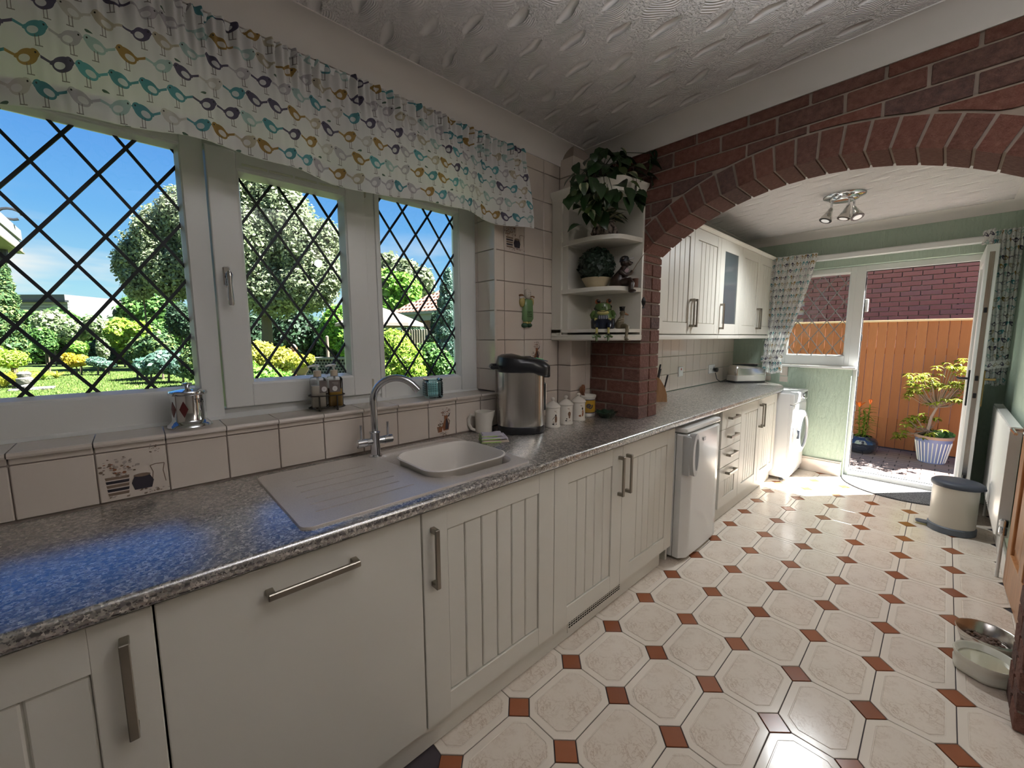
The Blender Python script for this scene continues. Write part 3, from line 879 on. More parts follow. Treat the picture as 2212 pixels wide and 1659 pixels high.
# oval ring handle at the left edge of the door
hp = circ(0, 0, .045, .125, 24); hi_ = circ(.008, 0, .025, .094, 24)
b = MB()
hc = (fx0+.040, .655)
n = 24
v = [(hc[0]+p[0], yy, hc[1]+p[1]) for yy in (-.030, .006) for lp in (hp, hi_) for p in lp]
f = []
for i in range(n):
    j = (i+1) % n
    f += [(i, j, n+j, n+i), (2*n+i, 3*n+i, 3*n+j, 2*n+j), (i, 2*n+i, 2*n+j, j), (n+i, n+j, 3*n+j, 3*n+i)]
b.add(v, f)
b.box(fx0-.004, fx0+.014, -.010, .03, .535, .765, .006)
b.build('handle', mat('grey_white_plastic', (.50, .51, .51), .3), fd, smooth=True, angle=40)
MB().box(1.835, 1.868, -.0065, -.003, .708, .728, .001).build('badge', mat('badge_grey', (.35, .36, .37), .3, .6), fd)
# ---- drawer unit and far double cabinet
u = thing('drawer_unit', 'cream four-drawer base unit between fridge and far cabinet', 'drawers', (2.5, .35, 0))
DX0, DX1 = 2.315, 2.705
carcass(u, DX0+.002, DX1-.002, YD+.02, .61, ZP, .822)
zs = [(.680, .812), (.545, .677), (.405, .542), (.105, .402)]
for k, (z0, z1) in enumerate(zs):
    if k < 3: d = MB().box(DX0+.0015, DX1-.0015, YD, YD+.018, z0, z1, .002).build('drawer_front', CAB, u)
    else:
        m = MB().box(DX0+.0015, DX1-.0015, YD, YD+.018, .300, z1, .002).box(DX0+.0015, DX1-.0015, YD, YD+.018, z0, .175, .002).box(DX0+.0015, DX0+.085, YD, YD+.018, .173, .302, .001).box(DX1-.085, DX1-.0015, YD, YD+.018, .173, .302, .001).box(DX0+.08, DX1-.08, YD+.011, YD+.018, .17, .305)
        d = m.build('drawer_front', CAB, u)
        for i in range(5): MB().box(DX0+.087+i*.0435, DX0+.087+(i+1)*.0435-.003, YD+.004, YD+.012, .178, .298, .002).build('board', CAB, d)
    zz = z1-.058 if k < 3 else z1-.05
    bow_handle(d, (2.425, 2.595), zz, 0, YD, False)
u = thing('base_cabinet', 'cream two-door base cabinet next to the washing machine', 'cabinet', (3.17, .35, 0))
carcass(u, 2.707, 3.643, YD+.02, .61, ZP, .822); tg_door(u, 2.705, 3.172, ZP, ZDT, YD, 6, .075, 'R', (.575, .770)); tg_door(u, 3.172, 3.645, ZP, ZDT, YD, 6, .075, 'L', (.575, .770))
p = thing('plinth', 'cream plinth board under the drawers and far cabinet', 'plinth', (3, .1, 0)); MB().box(2.32, 3.645, .088, .105, .003, ZP-.004, .001).build('board', CAB, p)
# ---- washing machine
wm = thing('washing_machine', 'white front-loading washing machine under the far end of the worktop', 'washing machine', (3.95, .2, 0))
wx0, wx1, wy = 3.662, 4.190, -.058
WMW = mat('washer_white', (.74, .75, .76), .25)
MB().box(wx0, wx1, wy+.02, .52, .03, .815, .008).build('body', WMW, wm)
fp = MB().box(wx0+.001, wx1-.001, wy, wy+.03, .06, .71, .012).build('front_panel', WMW, wm)
MB().box(wx0+.001, wx1-.001, wy-.006, wy+.03, .712, .815, .012).build('control_panel', WMW, wm)
MB().box(wx0+.01, wx1-.01, wy+.012, wy+.04, .022, .058, .004).build('kick_panel', WMW, wm)
cxw, czw = (wx0+wx1)/2, .44
MB().lathe([(.0, -.0), (.20, .0), (.205, -.012), (.195, -.038), (.165, -.050), (.150, -.048), (.146, -.030)], (cxw, wy, czw), 36, axis=1).build('door_ring', WMW, wm, smooth=True)
MB().lathe([(.145, -.034), (.12, -.026), (.08, -.012), (.001, -.004)], (cxw, wy-.004, czw), 32, axis=1).build('door_glass', mat('dark_glass', (.05, .06, .08), .04, spec=.9), wm, smooth=True)
MB().box(cxw-.195, cxw-.170, wy-.05, wy-.02, czw-.04, czw+.04, .005).build('door_catch', GREYP, wm)
MB().lathe([(.001, -.022), (.026, -.022), (.028, -.016), (.028, 0)], (cxw+.05, wy-.006, .765), 20, axis=1).build('programme_dial', CHROME, wm, smooth=True)
MB().box(wx1-.15, wx1-.03, wy-.008, wy-.004, .735, .795, .003).build('display', BLACK, wm)
MB().box(wx0+.03, wx0+.17, wy-.009, wy-.004, .725, .803, .003).build('detergent_drawer', mat('washer_grey', (.56, .58, .62), .3), wm)
for x in (wx0+.05, wx1-.05):
    MB().lathe([(.02, .003), (.02, .012), (.010, .016), (.010, .03)], (x, wy+.06, 0), 12).build('foot', GREYP, wm)
# ---- wall units of the far part
YU, ZU0, ZU1 = .295, 1.345, 2.082
def wall_unit(label, x0, x1, doors):
    u = thing('wall_cabinet', label, 'cabinet', ((x0+x1)/2, .47, ZU0))
    carcass(u, x0+.001, x1-.001, YU+.02, .632, ZU0, ZU1)
    for (a, b_, h, kind) in doors:
        if kind == 'tg': tg_door(u, a, b_, ZU0+.002, ZU1-.002, YU, 5, .062, h, (1.395, 1.590), rail=.075)
        else:
            st = .095; m = MB().box(a+.0015, a+st, YU, YU+.018, ZU0, ZU1, .002).box(b_-st, b_-.0015, YU, YU+.018, ZU0, ZU1, .002).box(a+st-.001, b_-st+.001, YU+.0005, YU+.018, ZU1-.085, ZU1, .001).box(a+st-.001, b_-st+.001, YU+.0005, YU+.018, ZU0, ZU0+.085, .001)
            d = m.build('door', CAB, u)
            MB().box(a+st-.003, b_-st+.003, YU+.006, YU+.010, ZU0+.082, ZU1-.082).build('glass_pane', mat('cabinet_glass', (.10, .12, .13), .03, spec=1.0), d)
            bow_handle(d, a+.045, 1.385, 1.585, YU)
            MB().box(a+.02, b_-.02, YU+.04, .62, 1.68, 1.695).build('shelf', CAB, u)
    MB().box(x0, x1, YU-.006, YU+.06, 1.308, 1.338, .006).build('light_pelmet', CAB, u)
    MB().loft([[(x, y, z) for y, z in ((YU+.02, ZU1), (YU-.004, ZU1), (YU-.022, ZU1+.014), (YU-.026, ZU1+.022), (YU+.02, ZU1+.022))] for x in (x0, x1)]).box(x0, x1, YU+.02, .632, ZU1, ZU1+.016).build('cornice', CAB, u)
    return u
wall_unit('cream boarded two-door wall cabinet nearest the arch', 1.80, 2.765, [(1.80, 2.285, 'R', 'tg'), (2.285, 2.765, 'L', 'tg')])
wall_unit('narrow cream wall cabinet with a single dark glass pane in its door', 2.765, 3.255, [(2.765, 3.255, 'L', 'glass')])
wall_unit('cream boarded two-door wall cabinet beside the far curtain', 3.255, 4.195, [(3.255, 3.735, 'R', 'tg'), (3.735, 4.195, 'L', 'tg')])
# ---- open corner shelf unit beside the arch
sh = thing('corner_shelf_unit', 'cream open corner shelf unit hung between the tiled wall and brick pier', 'shelves', (1.32, .4, 1.31))
foot = [(1.19, .642), (1.19, .37), (1.198, .335), (1.235, .262), (1.262, .238), (1.30, .226), (1.444, .206), (1.444, .552), (1.257, .552), (1.257, .642)]
def slabp(z0, z1, grow=0, c=0):
    def g(p):
        x, y = p
        if x < 1.30: x -= grow
        if y < .30: y -= grow
        elif y < .4 and grow: y -= grow*.5
        return (x, y)
    return [g(p) for p in foot]
for z0, z1, nm, gr in ((1.352, 1.370, 'shelf', 0), (1.570, 1.592, 'shelf', -.002), (1.832, 1.855, 'shelf', -.002)):
    MB().prism(slabp(0, 0, gr), 2, z0, z1).build(nm, CAB, sh, smooth=True, angle=40)
b = MB(); b.loft([[(p[0], p[1], z) for p in slabp(0, 0, g)] for z, g in ((1.308, -.004), (1.314, .002), (1.336, .002), (1.340, -.002))])
b.build('light_pelmet', CAB, sh, smooth=True, angle=40)
b = MB(); b.loft([[(p[0], p[1], z) for p in slabp(0, 0, g)] for z, g in ((2.085, 0), (2.100, .004), (2.115, .018), (2.128, .022), (2.132, .018))])
b.build('cornice', CAB, sh, smooth=True, angle=40)
MB().prism(slabp(0, 0, 0), 2, 2.067, 2.086).build('top_panel', CAB, sh)
MB().box(1.190, 1.206, .572, .642, 1.340, 2.07, .001).build('side_panel', CAB, sh)
MB().box(1.430, 1.446, .207, .552, 1.340, 2.07, .001).build('side_panel', CAB, sh)
MB().box(1.206, 1.430, .534, .544, 1.34, 2.07).build('back_panel', CAB, sh)
MB().box(1.2062, 1.214, .5442, .60, 1.34, 2.07).build('filler_panel', CAB, sh)
# ================================================================== WINDOWS, DOORS, CURTAINS
def lattice(par, x0, x1, z0, z1, cx, cz, hx, hz, plane, m=None, axis=1, wd=.0045, t=.0022):
    """leaded diamond lattice: every strip its own piece, clipped to the pane"""
    m = m or LEAD
    for s in (1, -1):
        # lines: (z-cz)/hz = s*(x-cx)/hx + 2k
        for k in range(-14, 15):
            pts = []
            for x in (x0, x1):
                z = cz+hz*(s*(x-cx)/hx+2*k)
                if z0-1e-9 <= z <= z1+1e-9: pts.append((x, z))
            for z in (z0, z1):
                x = cx+hx*s*((z-cz)/hz-2*k)
                if x0 < x < x1: pts.append((x, z))
            if len(pts) < 2: continue
            pts.sort(); a, b = pts[0], pts[-1]
            if math.hypot(b[0]-a[0], b[1]-a[1]) < .02: continue
            d = Vector((b[0]-a[0], b[1]-a[1])).normalized(); nrm = Vector((-d.y, d.x))*wd
            q = [(a[0]+nrm.x, a[1]+nrm.y), (b[0]+nrm.x, b[1]+nrm.y), (b[0]-nrm.x, b[1]-nrm.y), (a[0]-nrm.x, a[1]-nrm.y)]
            tt = t+(.0004 if s > 0 else 0)
            if axis == 1: MB().prism(q, 1, plane-tt, plane+tt).build('lead_strip', m, par)
            else: MB().prism(q, 0, plane-tt, plane+tt).build('lead_strip', m, par)
def glazed(par, nm, x0, x1, z0, z1, gx0, gx1, gz0, gz1, yf, dep, gy, axis=1, fm=None, bev=.004):
    """rectangular pvc light: outer frame, glazing bead, pane"""
    fm = fm or WHITE
    def bx(b, u0, u1, z0, z1, d0, d1, c=bev):
        if axis == 1: b.box(u0, u1, d0, d1, z0, z1, c)
        else: b.box(d0, d1, u0, u1, z0, z1, c)
    b = MB()
    bx(b, x0, gx0, z0, z1, yf, yf+dep); bx(b, gx1, x1, z0, z1, yf, yf+dep); bx(b, gx0-.001, gx1+.001, z0, gz0, yf+.0005, yf+dep); bx(b, gx0-.001, gx1+.001, gz1, z1, yf+.0005, yf+dep)
    fr = b.build(nm, fm, par)
    b = MB(); e = .014   # sloping bead
    outer = [(gx0-.002, gz0-.002), (gx1+.002, gz0-.002), (gx1+.002, gz1+.002), (gx0-.002, gz1+.002)]
    inner = [(gx0+e, gz0+e), (gx1-e, gz0+e), (gx1-e, gz1-e), (gx0+e, gz1-e)]
    def P(q, d): return (q[0], d, q[1]) if axis == 1 else (d, q[0], q[1])
    b.loft([[P(q, yf+.003) for q in outer], [P(((q[0]*.6+r[0]*.4), (q[1]*.6+r[1]*.4)), yf+.006) for q, r in zip(outer, inner)], [P(q, gy-.004) for q in inner], [P(q, gy+.002) for q in inner]], True, False)
    b.build('glazing_bead', fm, fr)
    b = MB()
    if axis == 1: b.box(gx0+.002, gx1-.002, gy-.002, gy+.002, gz0+.002, gz1-.002)
    else: b.box(gy-.002, gy+.002, gx0+.002, gx1-.002, gz0+.002, gz1-.002)
    g = b.build('glass_pane', PANE, par)
    return fr, g
w1 = sroot('window_1')
yf = YFR
ZB = 1.042
fr, g = glazed(w1, 'fixed_light', -1.60, -.392, ZB+.002, 2.055, -1.50, -.452, 1.150, 1.955, yf, .07, .838)
lattice(g, -1.495, -.457, 1.155, 1.950, -.782, 1.820, .067, .0915, .834)
MB().box(-.452, -.392, yf-.002, yf+.002, ZB, 2.05).build('mullion_face', WHITE, w1)
# opening sash stands proud of the frame
b = MB().box(-.392, .760, yf+.012, yf+.07, ZB+.002, 1.075, .003).box(.150, .205, yf+.006, yf+.07, 1.07, 2.055, .003).box(-.392, .76, yf+.012, yf+.07, 1.975, 2.055, .003)
b.build('outer_frame', WHITE, w1)
sa, g = glazed(w1, 'opening_sash', -.388, .153, 1.079, 1.972, -.302, .072, 1.162, 1.912, yf-.016, .07, .838)
lattice(g, -.297, .067, 1.167, 1.907, -.046, 1.915, .064, .0965, .834)
# trickle vent slots along the top of the sash
for k in range(4): MB().box(-.285+k*.085, -.207+k*.085, yf-.0185, yf-.015, 1.926, 1.934, .001).build('vent_slot', mat('vent_cream', (.72, .74, .62), .5), sa)
# sash handle
hh = MB().box(-.366, -.344, yf-.022, yf-.014, 1.505, 1.575, .004).build('handle_plate', CHROME, sa)
MB().tube([(-.353, yf-.018, 1.548), (-.353, yf-.045, 1.548), (-.353, yf-.052, 1.542)], .008, 10).loft([[(x, y, z) for x, y in circ(-.353, yf-.052, a, .006, 10)] for z, a in ((1.556, .005), (1.545, .0105), (1.53, .008), (1.51, .0065), (1.47, .0085), (1.445, .009), (1.440, .006))]).build('lever', CHROME, hh, smooth=True)
for zz in (1.10, 1.93): MB().box(.152, .163, yf-.014, yf+.01, zz-.01, zz+.045, .003).build('hinge', mat('hinge_brass_white', (.55, .52, .44), .4), sa)
fr, g = glazed(w1, 'fixed_light', .203, .752, ZB+.002, 2.055, .222, .652, 1.120, 1.960, yf, .07, .838)
MB().box(.652, .752, yf-.003, yf+.01, ZB, 2.05).build('frame_face', WHITE, w1)
lattice(g, .227, .647, 1.125, 1.955, .355, 1.912, .0662, .0935, .834)
# sloping bead strip where frame meets sill
MB().prism([(yf-.018, WZ0+.0125), (yf+.01, WZ0+.0125), (yf+.01, WZ0+.028), (yf-.004, WZ0+.020)], 0, -1.6, .752).build('sill_bead', WHITE, w1)
# ---- gathered valance of bird print
va = thing('valance', 'gathered bird-print cotton valance across the top of the kitchen window', 'curtain', (0, .6, 2.28))
VX0, VX1, VZT, VZB = -1.25, .915, 2.272, 1.878
NU = 900
rv = random.Random(3)
ph = [(rv.uniform(0, 6.28), k) for k in (3.1, 7.3, 13.7, 24.0, 41.0)]
def vwave(u, v):
    x = u*(VX1-VX0)
    a = math.sin(x*9+.6+.5*math.sin(x*3.1))*.6+math.sin(x*17+ph[1][0]+math.sin(x*5))*.5
    fine = math.sin(x*235+math.sin(x*23)*2.4)*.6+math.sin(x*150+math.sin(x*11)*2)*.5
    top = max(0, 1-v*2.6)
    return a*(.006+.034*v), fine*(.0105*top**.6+.0016*math.sin(x*31))
def vpt(u, v):
    x = VX0+u*(VX1-VX0)
    a, f = vwave(u, v)
    z = VZT-(VZT-VZB+.012*math.sin(x*7.3+.8)+.007*math.sin(x*19))*v
    yb = .588+.040*(1-v)**2
    head = .006 if v < .12 else 0
    hem = .004*math.sin(x*26)*max(0, (v-.85)/.15)
    return (x+f*.3, yb-.028-a-f*(1.5 if v < .5 else .9)-hem-head*math.sin(v/.12*PI), z)
mb = MB(); mb.grid(vpt, NU, 22, lambda u, v: (u*(VX1-VX0)*1.30/.074, (1-v)*.385/.066))
o = mb.build('fabric', BIRDS, va, smooth=True, angle=180)
# turned-up hem behind the lower edge
mb = MB(); mb.grid(lambda u, v: (lambda p: (p[0], p[1]+.004, p[2]))(vpt(u, .86+.14*v)), NU//2, 3, lambda u, v: (u*(VX1-VX0)*1.30/.074+9.3, (1-v)*.06/.066+3))
mb.build('hem', BIRDS, va, smooth=True, angle=180)
MB().box(VX0, VX1-.01, .602, .612, 2.245, 2.268).build('curtain_rail', WHITE, va)
# ---- far window and back door frame
w2 = sroot('window_2')
XFR = 4.295
fr, g = glazed(w2, 'fixed_light', -.375, FY1-.002, 1.045, FZ1-.002, -.300, .175, 1.136, 1.915, XFR, .07, XFR+.04, axis=0)
lattice(g, -.295, .170, 1.141, 1.910, -.083, 1.390, .0592, .0865, XFR+.036, LEADW, axis=0, wd=.0035)
MB().box(XF-.045, XFR+.01, -.405, .02, 1.022, 1.044, .004).box(XF-.012, XFR, .02, .245, 1.022, 1.044, .003).build('sill_board', WHITE, w2)
d1 = sroot('door_1')
b = MB().box(XFR-.004, XFR+.085, -.405, -.335, 0, FZ1-.001, .004).box(XFR-.004, XFR+.085, -1.129, -1.083, 0, FZ1-.001, .004).box(XFR-.004, XFR+.085, -1.09, -.40, 1.912, FZ1-.001, .004).box(XFR-.02, XFR+.085, -1.09, -.40, .003, .050, .006)
b.build('door_frame', WHITE, d1)
MB().box(XFR+.03, XFR+.036, -1.083, -.405, .05, .056).box(XFR+.020, XFR+.030, -.409, -.403, .05, 1.91).box(XFR+.02, XFR+.03, -1.08, -.41, 1.906, 1.913).build('door_seal', BLACK, d1)
kp = MB().box(XFR+.045, XFR+.07, -.4095, -.4045, .10, 1.86).build('lock_keep_strip', STEEL, d1)
for zz in (.35, .62, .95, 1.28, 1.6): MB().box(XFR+.04, XFR+.075, -.414, -.408, zz, zz+.06, .002).build('lock_keep', CHROME, kp)
MB().box(XFR+.052, XFR+.10, -.432, -.410, 1.55, 1.665, .004).build('hinge', WHITE, d1)
# open leaf, hinged on the right, seen almost edge on
lf = MB()
LX0, LX1, LY0, LY1 = 3.585, 4.285, -1.142, -1.082
lf.box(LX0, LX0+.10, LY0, LY1, .03, 1.93, .004).box(LX1-.10, LX1, LY0, LY1, .03, 1.93, .004).box(LX0+.1, LX1-.1, LY0, LY1, .03, .15, .003).box(LX0+.1, LX1-.1, LY0, LY1, 1.83, 1.93, .003).box(LX0+.1, LX1-.1, LY0, LY1, .86, .96, .003)
lf = lf.build('door_leaf', WHITE, d1)
MB().box(LX0+.1, LX1-.1, LY0+.02, LY1-.02, .15, .86).build('lower_panel', WHITE, lf)
MB().box(LX0+.1, LX1-.1, -1.114, -1.110, .96, 1.83).build('glass_pane', PANE, lf)
MB().box(LX0-.002, LX0+.001, -1.124, -1.100, .08, 1.88).build('lock_strip', STEEL, lf)
for zz in (.32, .90, 1.02, 1.48): MB().box(LX0-.006, LX0+.001, -1.120, -1.104, zz, zz+.035, .002).build('lock_bolt', BLACK, lf)
BRASS = mat('aged_brass', (.42, .30, .13), .3, 1.0)
MB().box(LX0+.028, LX0+.055, LY1-.001, LY1+.009, .84, 1.09, .003).tube([(LX0+.042, LY1+.004, 1.03), (LX0+.042, LY1+.05, 1.03), (LX0+.046, LY1+.055, 1.03), (LX0+.15, LY1+.058, 1.032)], .008, 8).build('handle', BLACK, lf)
MB().box(LX0+.028, LX0+.055, LY0-.009, LY0+.001, .84, 1.09, .003).tube([(LX0+.042, LY0-.004, 1.03), (LX0+.042, LY0-.05, 1.03), (LX0+.15, LY0-.058, 1.032)], .008, 8).build('handle', BRASS, lf, label='brass handle')
# ---- curtain track
ct = thing('curtain_track', 'long white curtain track on the green wall over the back door', 'curtain track', (XF-.04, -.5, 2.05))
MB().box(XF-.075, XF-.002, -1.10, .30, 2.036, 2.048, .003).box(XF-.085, XF-.075, -1.10, .30, 2.028, 2.070, .003).box(XF-.02, XF-.001, -1.10, .30, 2.03, 2.085, .003).build('rail', WHITE, ct)
# ---- curtains either side
def curtain(nm, label, pts_top, profile, tie_z, seed, uvs=(1, 1)):
    """profile(v)->(y_left,y_right,x_centre, amp) ; v 0 top..1 bottom"""
    t = thing('curtain', label, 'curtain', (XF-.07, (pts_top[0]+pts_top[1])/2, 2.1))
    r = random.Random(seed); p0 = r.uniform(0, 6)
    zt_, zb_ = pts_top[2], pts_top[3]
    def f(u, v):
        yl, yr, xc, amp = profile(v)
        y = yl+(yr-yl)*u
        fold = math.sin(u*46+p0+math.sin(v*3+u*5)*.6)*.7+math.sin(u*27+p0*2)*.3
        return (xc-amp*fold, y+amp*.25*math.cos(u*46+p0), zt_-(zt_-zb_)*v+.008*math.sin(u*9)*(v > .9))
    mb = MB(); mb.grid(f, 170, 40, lambda u, v: (u*uvs[0], (1-v)*uvs[1])); mb.build('fabric', BIRDS, t, smooth=True, angle=180)
    return t, f
def lerp(a, b, t): return a+(b-a)*t
def profL(v):
    if v < .86:
        t = v/.86; e = t**1.25
        return (lerp(.335, .325, t), lerp(-.070, .165, e), XF-.105, lerp(.014, .020, t))
    t = (v-.86)/.14
    return (lerp(.325, .335, t), lerp(.165, .150, math.sin(t*PI/2)), XF-.105, lerp(.018, .024, t))
cl_, fL = curtain('curtain', 'bird-print curtain tied back beside the far window, left of the door', (.33, -.07, 2.10, .958), profL, 1.1, 5, (19, 19))
def band(t, prof, f, v0, v1, off=.016):
    mb = MB(); 
    def g(u, w):
        a = f(u, v0); yl, yr, xc, amp = prof(v0)
        z = a[2]-(w*.062)+.05*(1-abs(u-.1))*-.0
        return (xc-amp-off*math.sin(PI*min(1, max(0, u)))**.4, lerp(yl+.012, yr-.014, u), z+.030*(1-u)*-1+.02)
    mb.grid(g, 24, 4, lambda u, w: (u*5+.4, w*1.2+4)); mb.build('tie_back', BIRDS, t, smooth=True, angle=180)
band(cl_, profL, fL, .84, .9)
def profR(v):
    if v < .86: t = v/.86; return (lerp(-1.115, -1.165, t**1.3), lerp(-1.27, -1.27, t), XF-.105, lerp(.016, .022, t))
    t = (v-.86)/.14; return (lerp(-1.165, -1.175, t), -1.272, XF-.105, .022)
cr_, fR = curtain('curtain', 'bird-print curtain hanging behind the open back door at the right wall', (-1.12, -1.27, 2.10, .955), profR, 1.1, 8, (10, 19))
band(cr_, profR, fR, .84, .9)
# return end of the right curtain over the track end
mb = MB(); mb.grid(lambda u, v: (XF-.12+.004*math.sin(u*20), -1.075-.06*u+.005*math.sin(v*9), 2.105-.105*v+.012*u), 12, 6, lambda u, v: (u*2.2, v*1.9+6)); mb.build('heading_return', BIRDS, cr_, smooth=True, angle=180)
# ---- radiator, oak door, ceiling light
rd = thing('radiator', 'white panel radiator under the right green wall behind the pedal bin', 'radiator', (3.4, -1.24, .2))
RX0, RX1, RZ0, RZ1 = 2.83, 3.93, .215, .835
b = MB(); n = 44; prof = [(RX0, -1.248)]
for k in range(n+1):
    x = RX0+.012+(RX1-RX0-.024)*k/n; prof.append((x, -1.2275+(.008 if k % 2 else 0)))
prof += [(RX1, -1.248)]
b.prism([(p[0], p[1]) for p in prof], 2, RZ0, RZ1-.01).build('panel', GWHITE, rd)
MB().box(RX0-.002, RX1+.002, -1.27, -1.224, RZ1-.012, RZ1, .003).build('top_grille', GWHITE, rd)
for x_ in (RX0-.003, RX1): MB().box(x_, x_+.003, -1.27, -1.225, RZ0, RZ1, .001).build('side_panel', GWHITE, rd)
v = MB().tube([(RX0-.005, -1.245, RZ0+.05), (RX0-.05, -1.245, RZ0+.05), (RX0-.055, -1.245, RZ0+.04), (RX0-.055, -1.245, .003)], .008, 10).build('pipe', GWHITE, rd)
MB().lathe([(.016, -.02), (.016, .02), (.013, .024)], (RX0-.052, -1.245, RZ0+.05), 14).lathe([(.018, .028), (.019, .062), (.014, .068), (.001, .069)], (RX0-.052, -1.245, RZ0+.05), 14).build('valve', CHROME, rd, smooth=True)
MB().tube([(RX1-.05, -1.245, RZ0), (RX1-.05, -1.245, .003)], .008, 10).build('pipe', GWHITE, rd)
d2 = sroot('door_2')
# oak leaf standing just proud of the right wall
OAX0, OAX1, ODY = 1.93, 2.715, .040
ang = math.radians(1.6)
b = MB(); w_, hgt = OAX1-OAX0, 1.93
st, rl = .10, .14
b.box(0, st, -ODY, 0, .006, hgt, .003).box(w_-st, w_, -ODY, 0, .006, hgt, .003)
for z0, z1 in ((.006, .20), (.78, .93), (1.80, hgt)): b.box(st, w_-st, -ODY, 0, z0, z1, .002)
b.box(w_/2-.045, w_/2+.045, -ODY, 0, .2, .78, .002).box(w_/2-.045, w_/2+.045, -ODY, 0, .93, 1.8, .002)
lo = b.build('door_leaf', OAK, d2, world=False)
for x0, x1 in ((st, w_/2-.045), (w_/2+.045, w_-st)):
    for z0, z1 in ((.2, .78), (.93, 1.8)):
        p = MB().box(x0+.001, x1-.001, -ODY+.012, -.014, z0+.001, z1-.001).loft([[(x, -d, z) for x, z in ((x0+i, z0+i), (x1-i, z0+i), (x1-i, z1-i), (x0+i, z1-i))] for i, d in ((.03, .0141), (.05, .006))]).build('panel', OAK, lo, world=False)
hb = MB().lathe([(.001, .0), (.026, .0), (.026, .006), (.012, .010), (.010, .05), (.001, .052)], (w_-.05, 0, .845), 18, axis=1).tube([(w_-.05, .043, .845), (w_-.10, .048, .848), (w_-.17, .044, .842)], [.009, .0085, .007], 10).build('handle', CHROME, lo, smooth=True, world=False)
lo.location = (OAX0, -1.284, 0); lo.rotation_euler = (0, 0, ang)
BULB = mat('lit_bulb', (.8, .8, .78), .1, Emission_Strength=.35); BULB.node_tree.nodes['Principled BSDF'].inputs['Emission Color'].default_value = (1, .97, .92, 1)
lamp = thing('ceiling_spotlight', 'round polished ceiling light with three spot heads in the far room', 'light', (3.14, -.37, ZC2))
LXc, LYc = 3.14, -.375
MB().lathe([(.001, -.040), (.062, -.040), (.082, -.033), (.088, -.020), (.118, -.012), (.122, -.004), (.120, 0), (.001, 0)], (LXc, LYc, ZC2), 36).build('ceiling_plate', CHROME, lamp, smooth=True, angle=50)
for k, (dx, dy, tx, ty) in enumerate(((-.045, .062, -.30, .30), (-.045, -.035, -.15, .25), (.02, -.055, -.35, -.35))):
    base = Vector((LXc+dx, LYc+dy, ZC2-.036)); q = base+Vector((0, 0, -.052)); d = Vector((tx, ty, -1)).normalized()
    h_ = MB().tube([base, q], .0065, 8).build('spot_arm', CHROME, lamp, smooth=True)
    hd = MB()
    pts = [q+d*s for s in (-.006, .004, .03, .05, .055, .085, .088)]
    hd.tube(pts, [.008, .013, .020, .025, .029, .039, .039], 18, caps=True)
    sp = hd.build('spot_head', STEEL, lamp, smooth=True, angle=40)
    ld_ = bpy.data.lights.new('far_spot', 'SPOT'); ld_.energy = SPOT_W; ld_.color = (.94, .98, 1); ld_.spot_size = 2.6; ld_.spot_blend = 1.0; ld_.shadow_soft_size = .03
    lo_ = bpy.data.objects.new('far_spot', ld_); COL.objects.link(lo_); lo_.location = q+d*.10; lo_.rotation_euler = (-d).to_track_quat('Z', 'Y').to_euler()
    MB().tube([q+d*.0875, q+d*.0905], [.039, .037], 18).build('rim', BLACK, sp, smooth=True)
    MB().tube([q+d*.089, q+d*.0915], [.027, .024], 16).build('bulb', BULB, sp, smooth=True)
# ================================================================== THINGS ON THE WORKTOP, SILL AND SHELVES
CERAM = mat('white_glazed_ceramic', (.74, .70, .63), .15)
ZT = ZW
# ---- hot water dispenser
ap = thing('hot_water_dispenser', 'tall steel hot water dispenser with black lid and green display on the worktop', 'water dispenser', (.79, .49, ZT), math.radians(-38))
def sup(rx, ry, n=30, e=2.7):
    out = []
    for i in range(n):
        a = 2*PI*i/n; c, s = math.cos(a), math.sin(a)
        out.append((rx*abs(c)**(2/e)*(1 if c > 0 else -1), ry*abs(s)**(2/e)*(1 if s > 0 else -1)))
    return out
LW = dict(world=False)
B0 = MB().loft([[(x*k, y*k, z) for x, y in sup(.118, .112)] for z, k in ((.001, .97), (.004, 1.0), (.035, 1.0), (.038, .98))]).build('base', BLACK, ap, smooth=True, **LW)
MB().loft([[(x, y, z) for x, y in sup(.116, .110)] for z in (.037, .315)]).build('body', STEEL, ap, smooth=True, **LW)
rings = []
for z, k in ((.300, 1.0), (.306, 1.03), (.345, 1.03), (.362, .97), (.372, .80), (.376, .4)): rings.append([(x*k+(.022 if x > .05 and z < .36 else 0)*1.0, y*k, z-(.018 if x > .06 and z < .35 else 0)-(.012*(x/.12) if z > .35 else 0)) for x, y in sup(.118, .112)])
lid = MB().loft(rings).build('lid', BLACK, ap, smooth=True, **LW)
MB().box(-.01, .045, -.05, .05, .371, .377, .003).build('pump_plate', CHROME, lid, **LW)
MB().loft([[(x, y, z) for x, y, z in ((.055, -.05, .365), (.128, -.045, .348), (.128, .045, .348), (.055, .05, .365))], [(x, y, z+.004) for x, y, z in ((.055, -.05, .365), (.128, -.045, .348), (.128, .045, .348), (.055, .05, .365))]]).build('control_panel', GREYP, ap, **LW)
g = bpy.data.materials.new('lcd'); 
LCD = mat('green_display', (.10, .42, .16), .3, Emission_Strength=.25); LCD.node_tree.nodes['Principled BSDF'].inputs['Emission Color'].default_value = (.12, .55, .2, 1)
MB().loft([[(x, y, z) for x, y, z in ((.080, -.028, .364), (.110, -.026, .357), (.110, .026, .357), (.080, .028, .364))], [(x, y, z+.002) for x, y, z in ((.080, -.028, .364), (.110, -.026, .357), (.110, .026, .357), (.080, .028, .364))]]).build('display', LCD, ap, **LW)
MB().box(.100, .145, -.03, .03, .268, .300, .008).build('spout', BLACK, ap, **LW)
MB().box(.108, .122, -.036, .036, .105, .245, .006).build('gauge_window', mat('smoked_gauge', (.03, .035, .04), .08), ap, **LW)
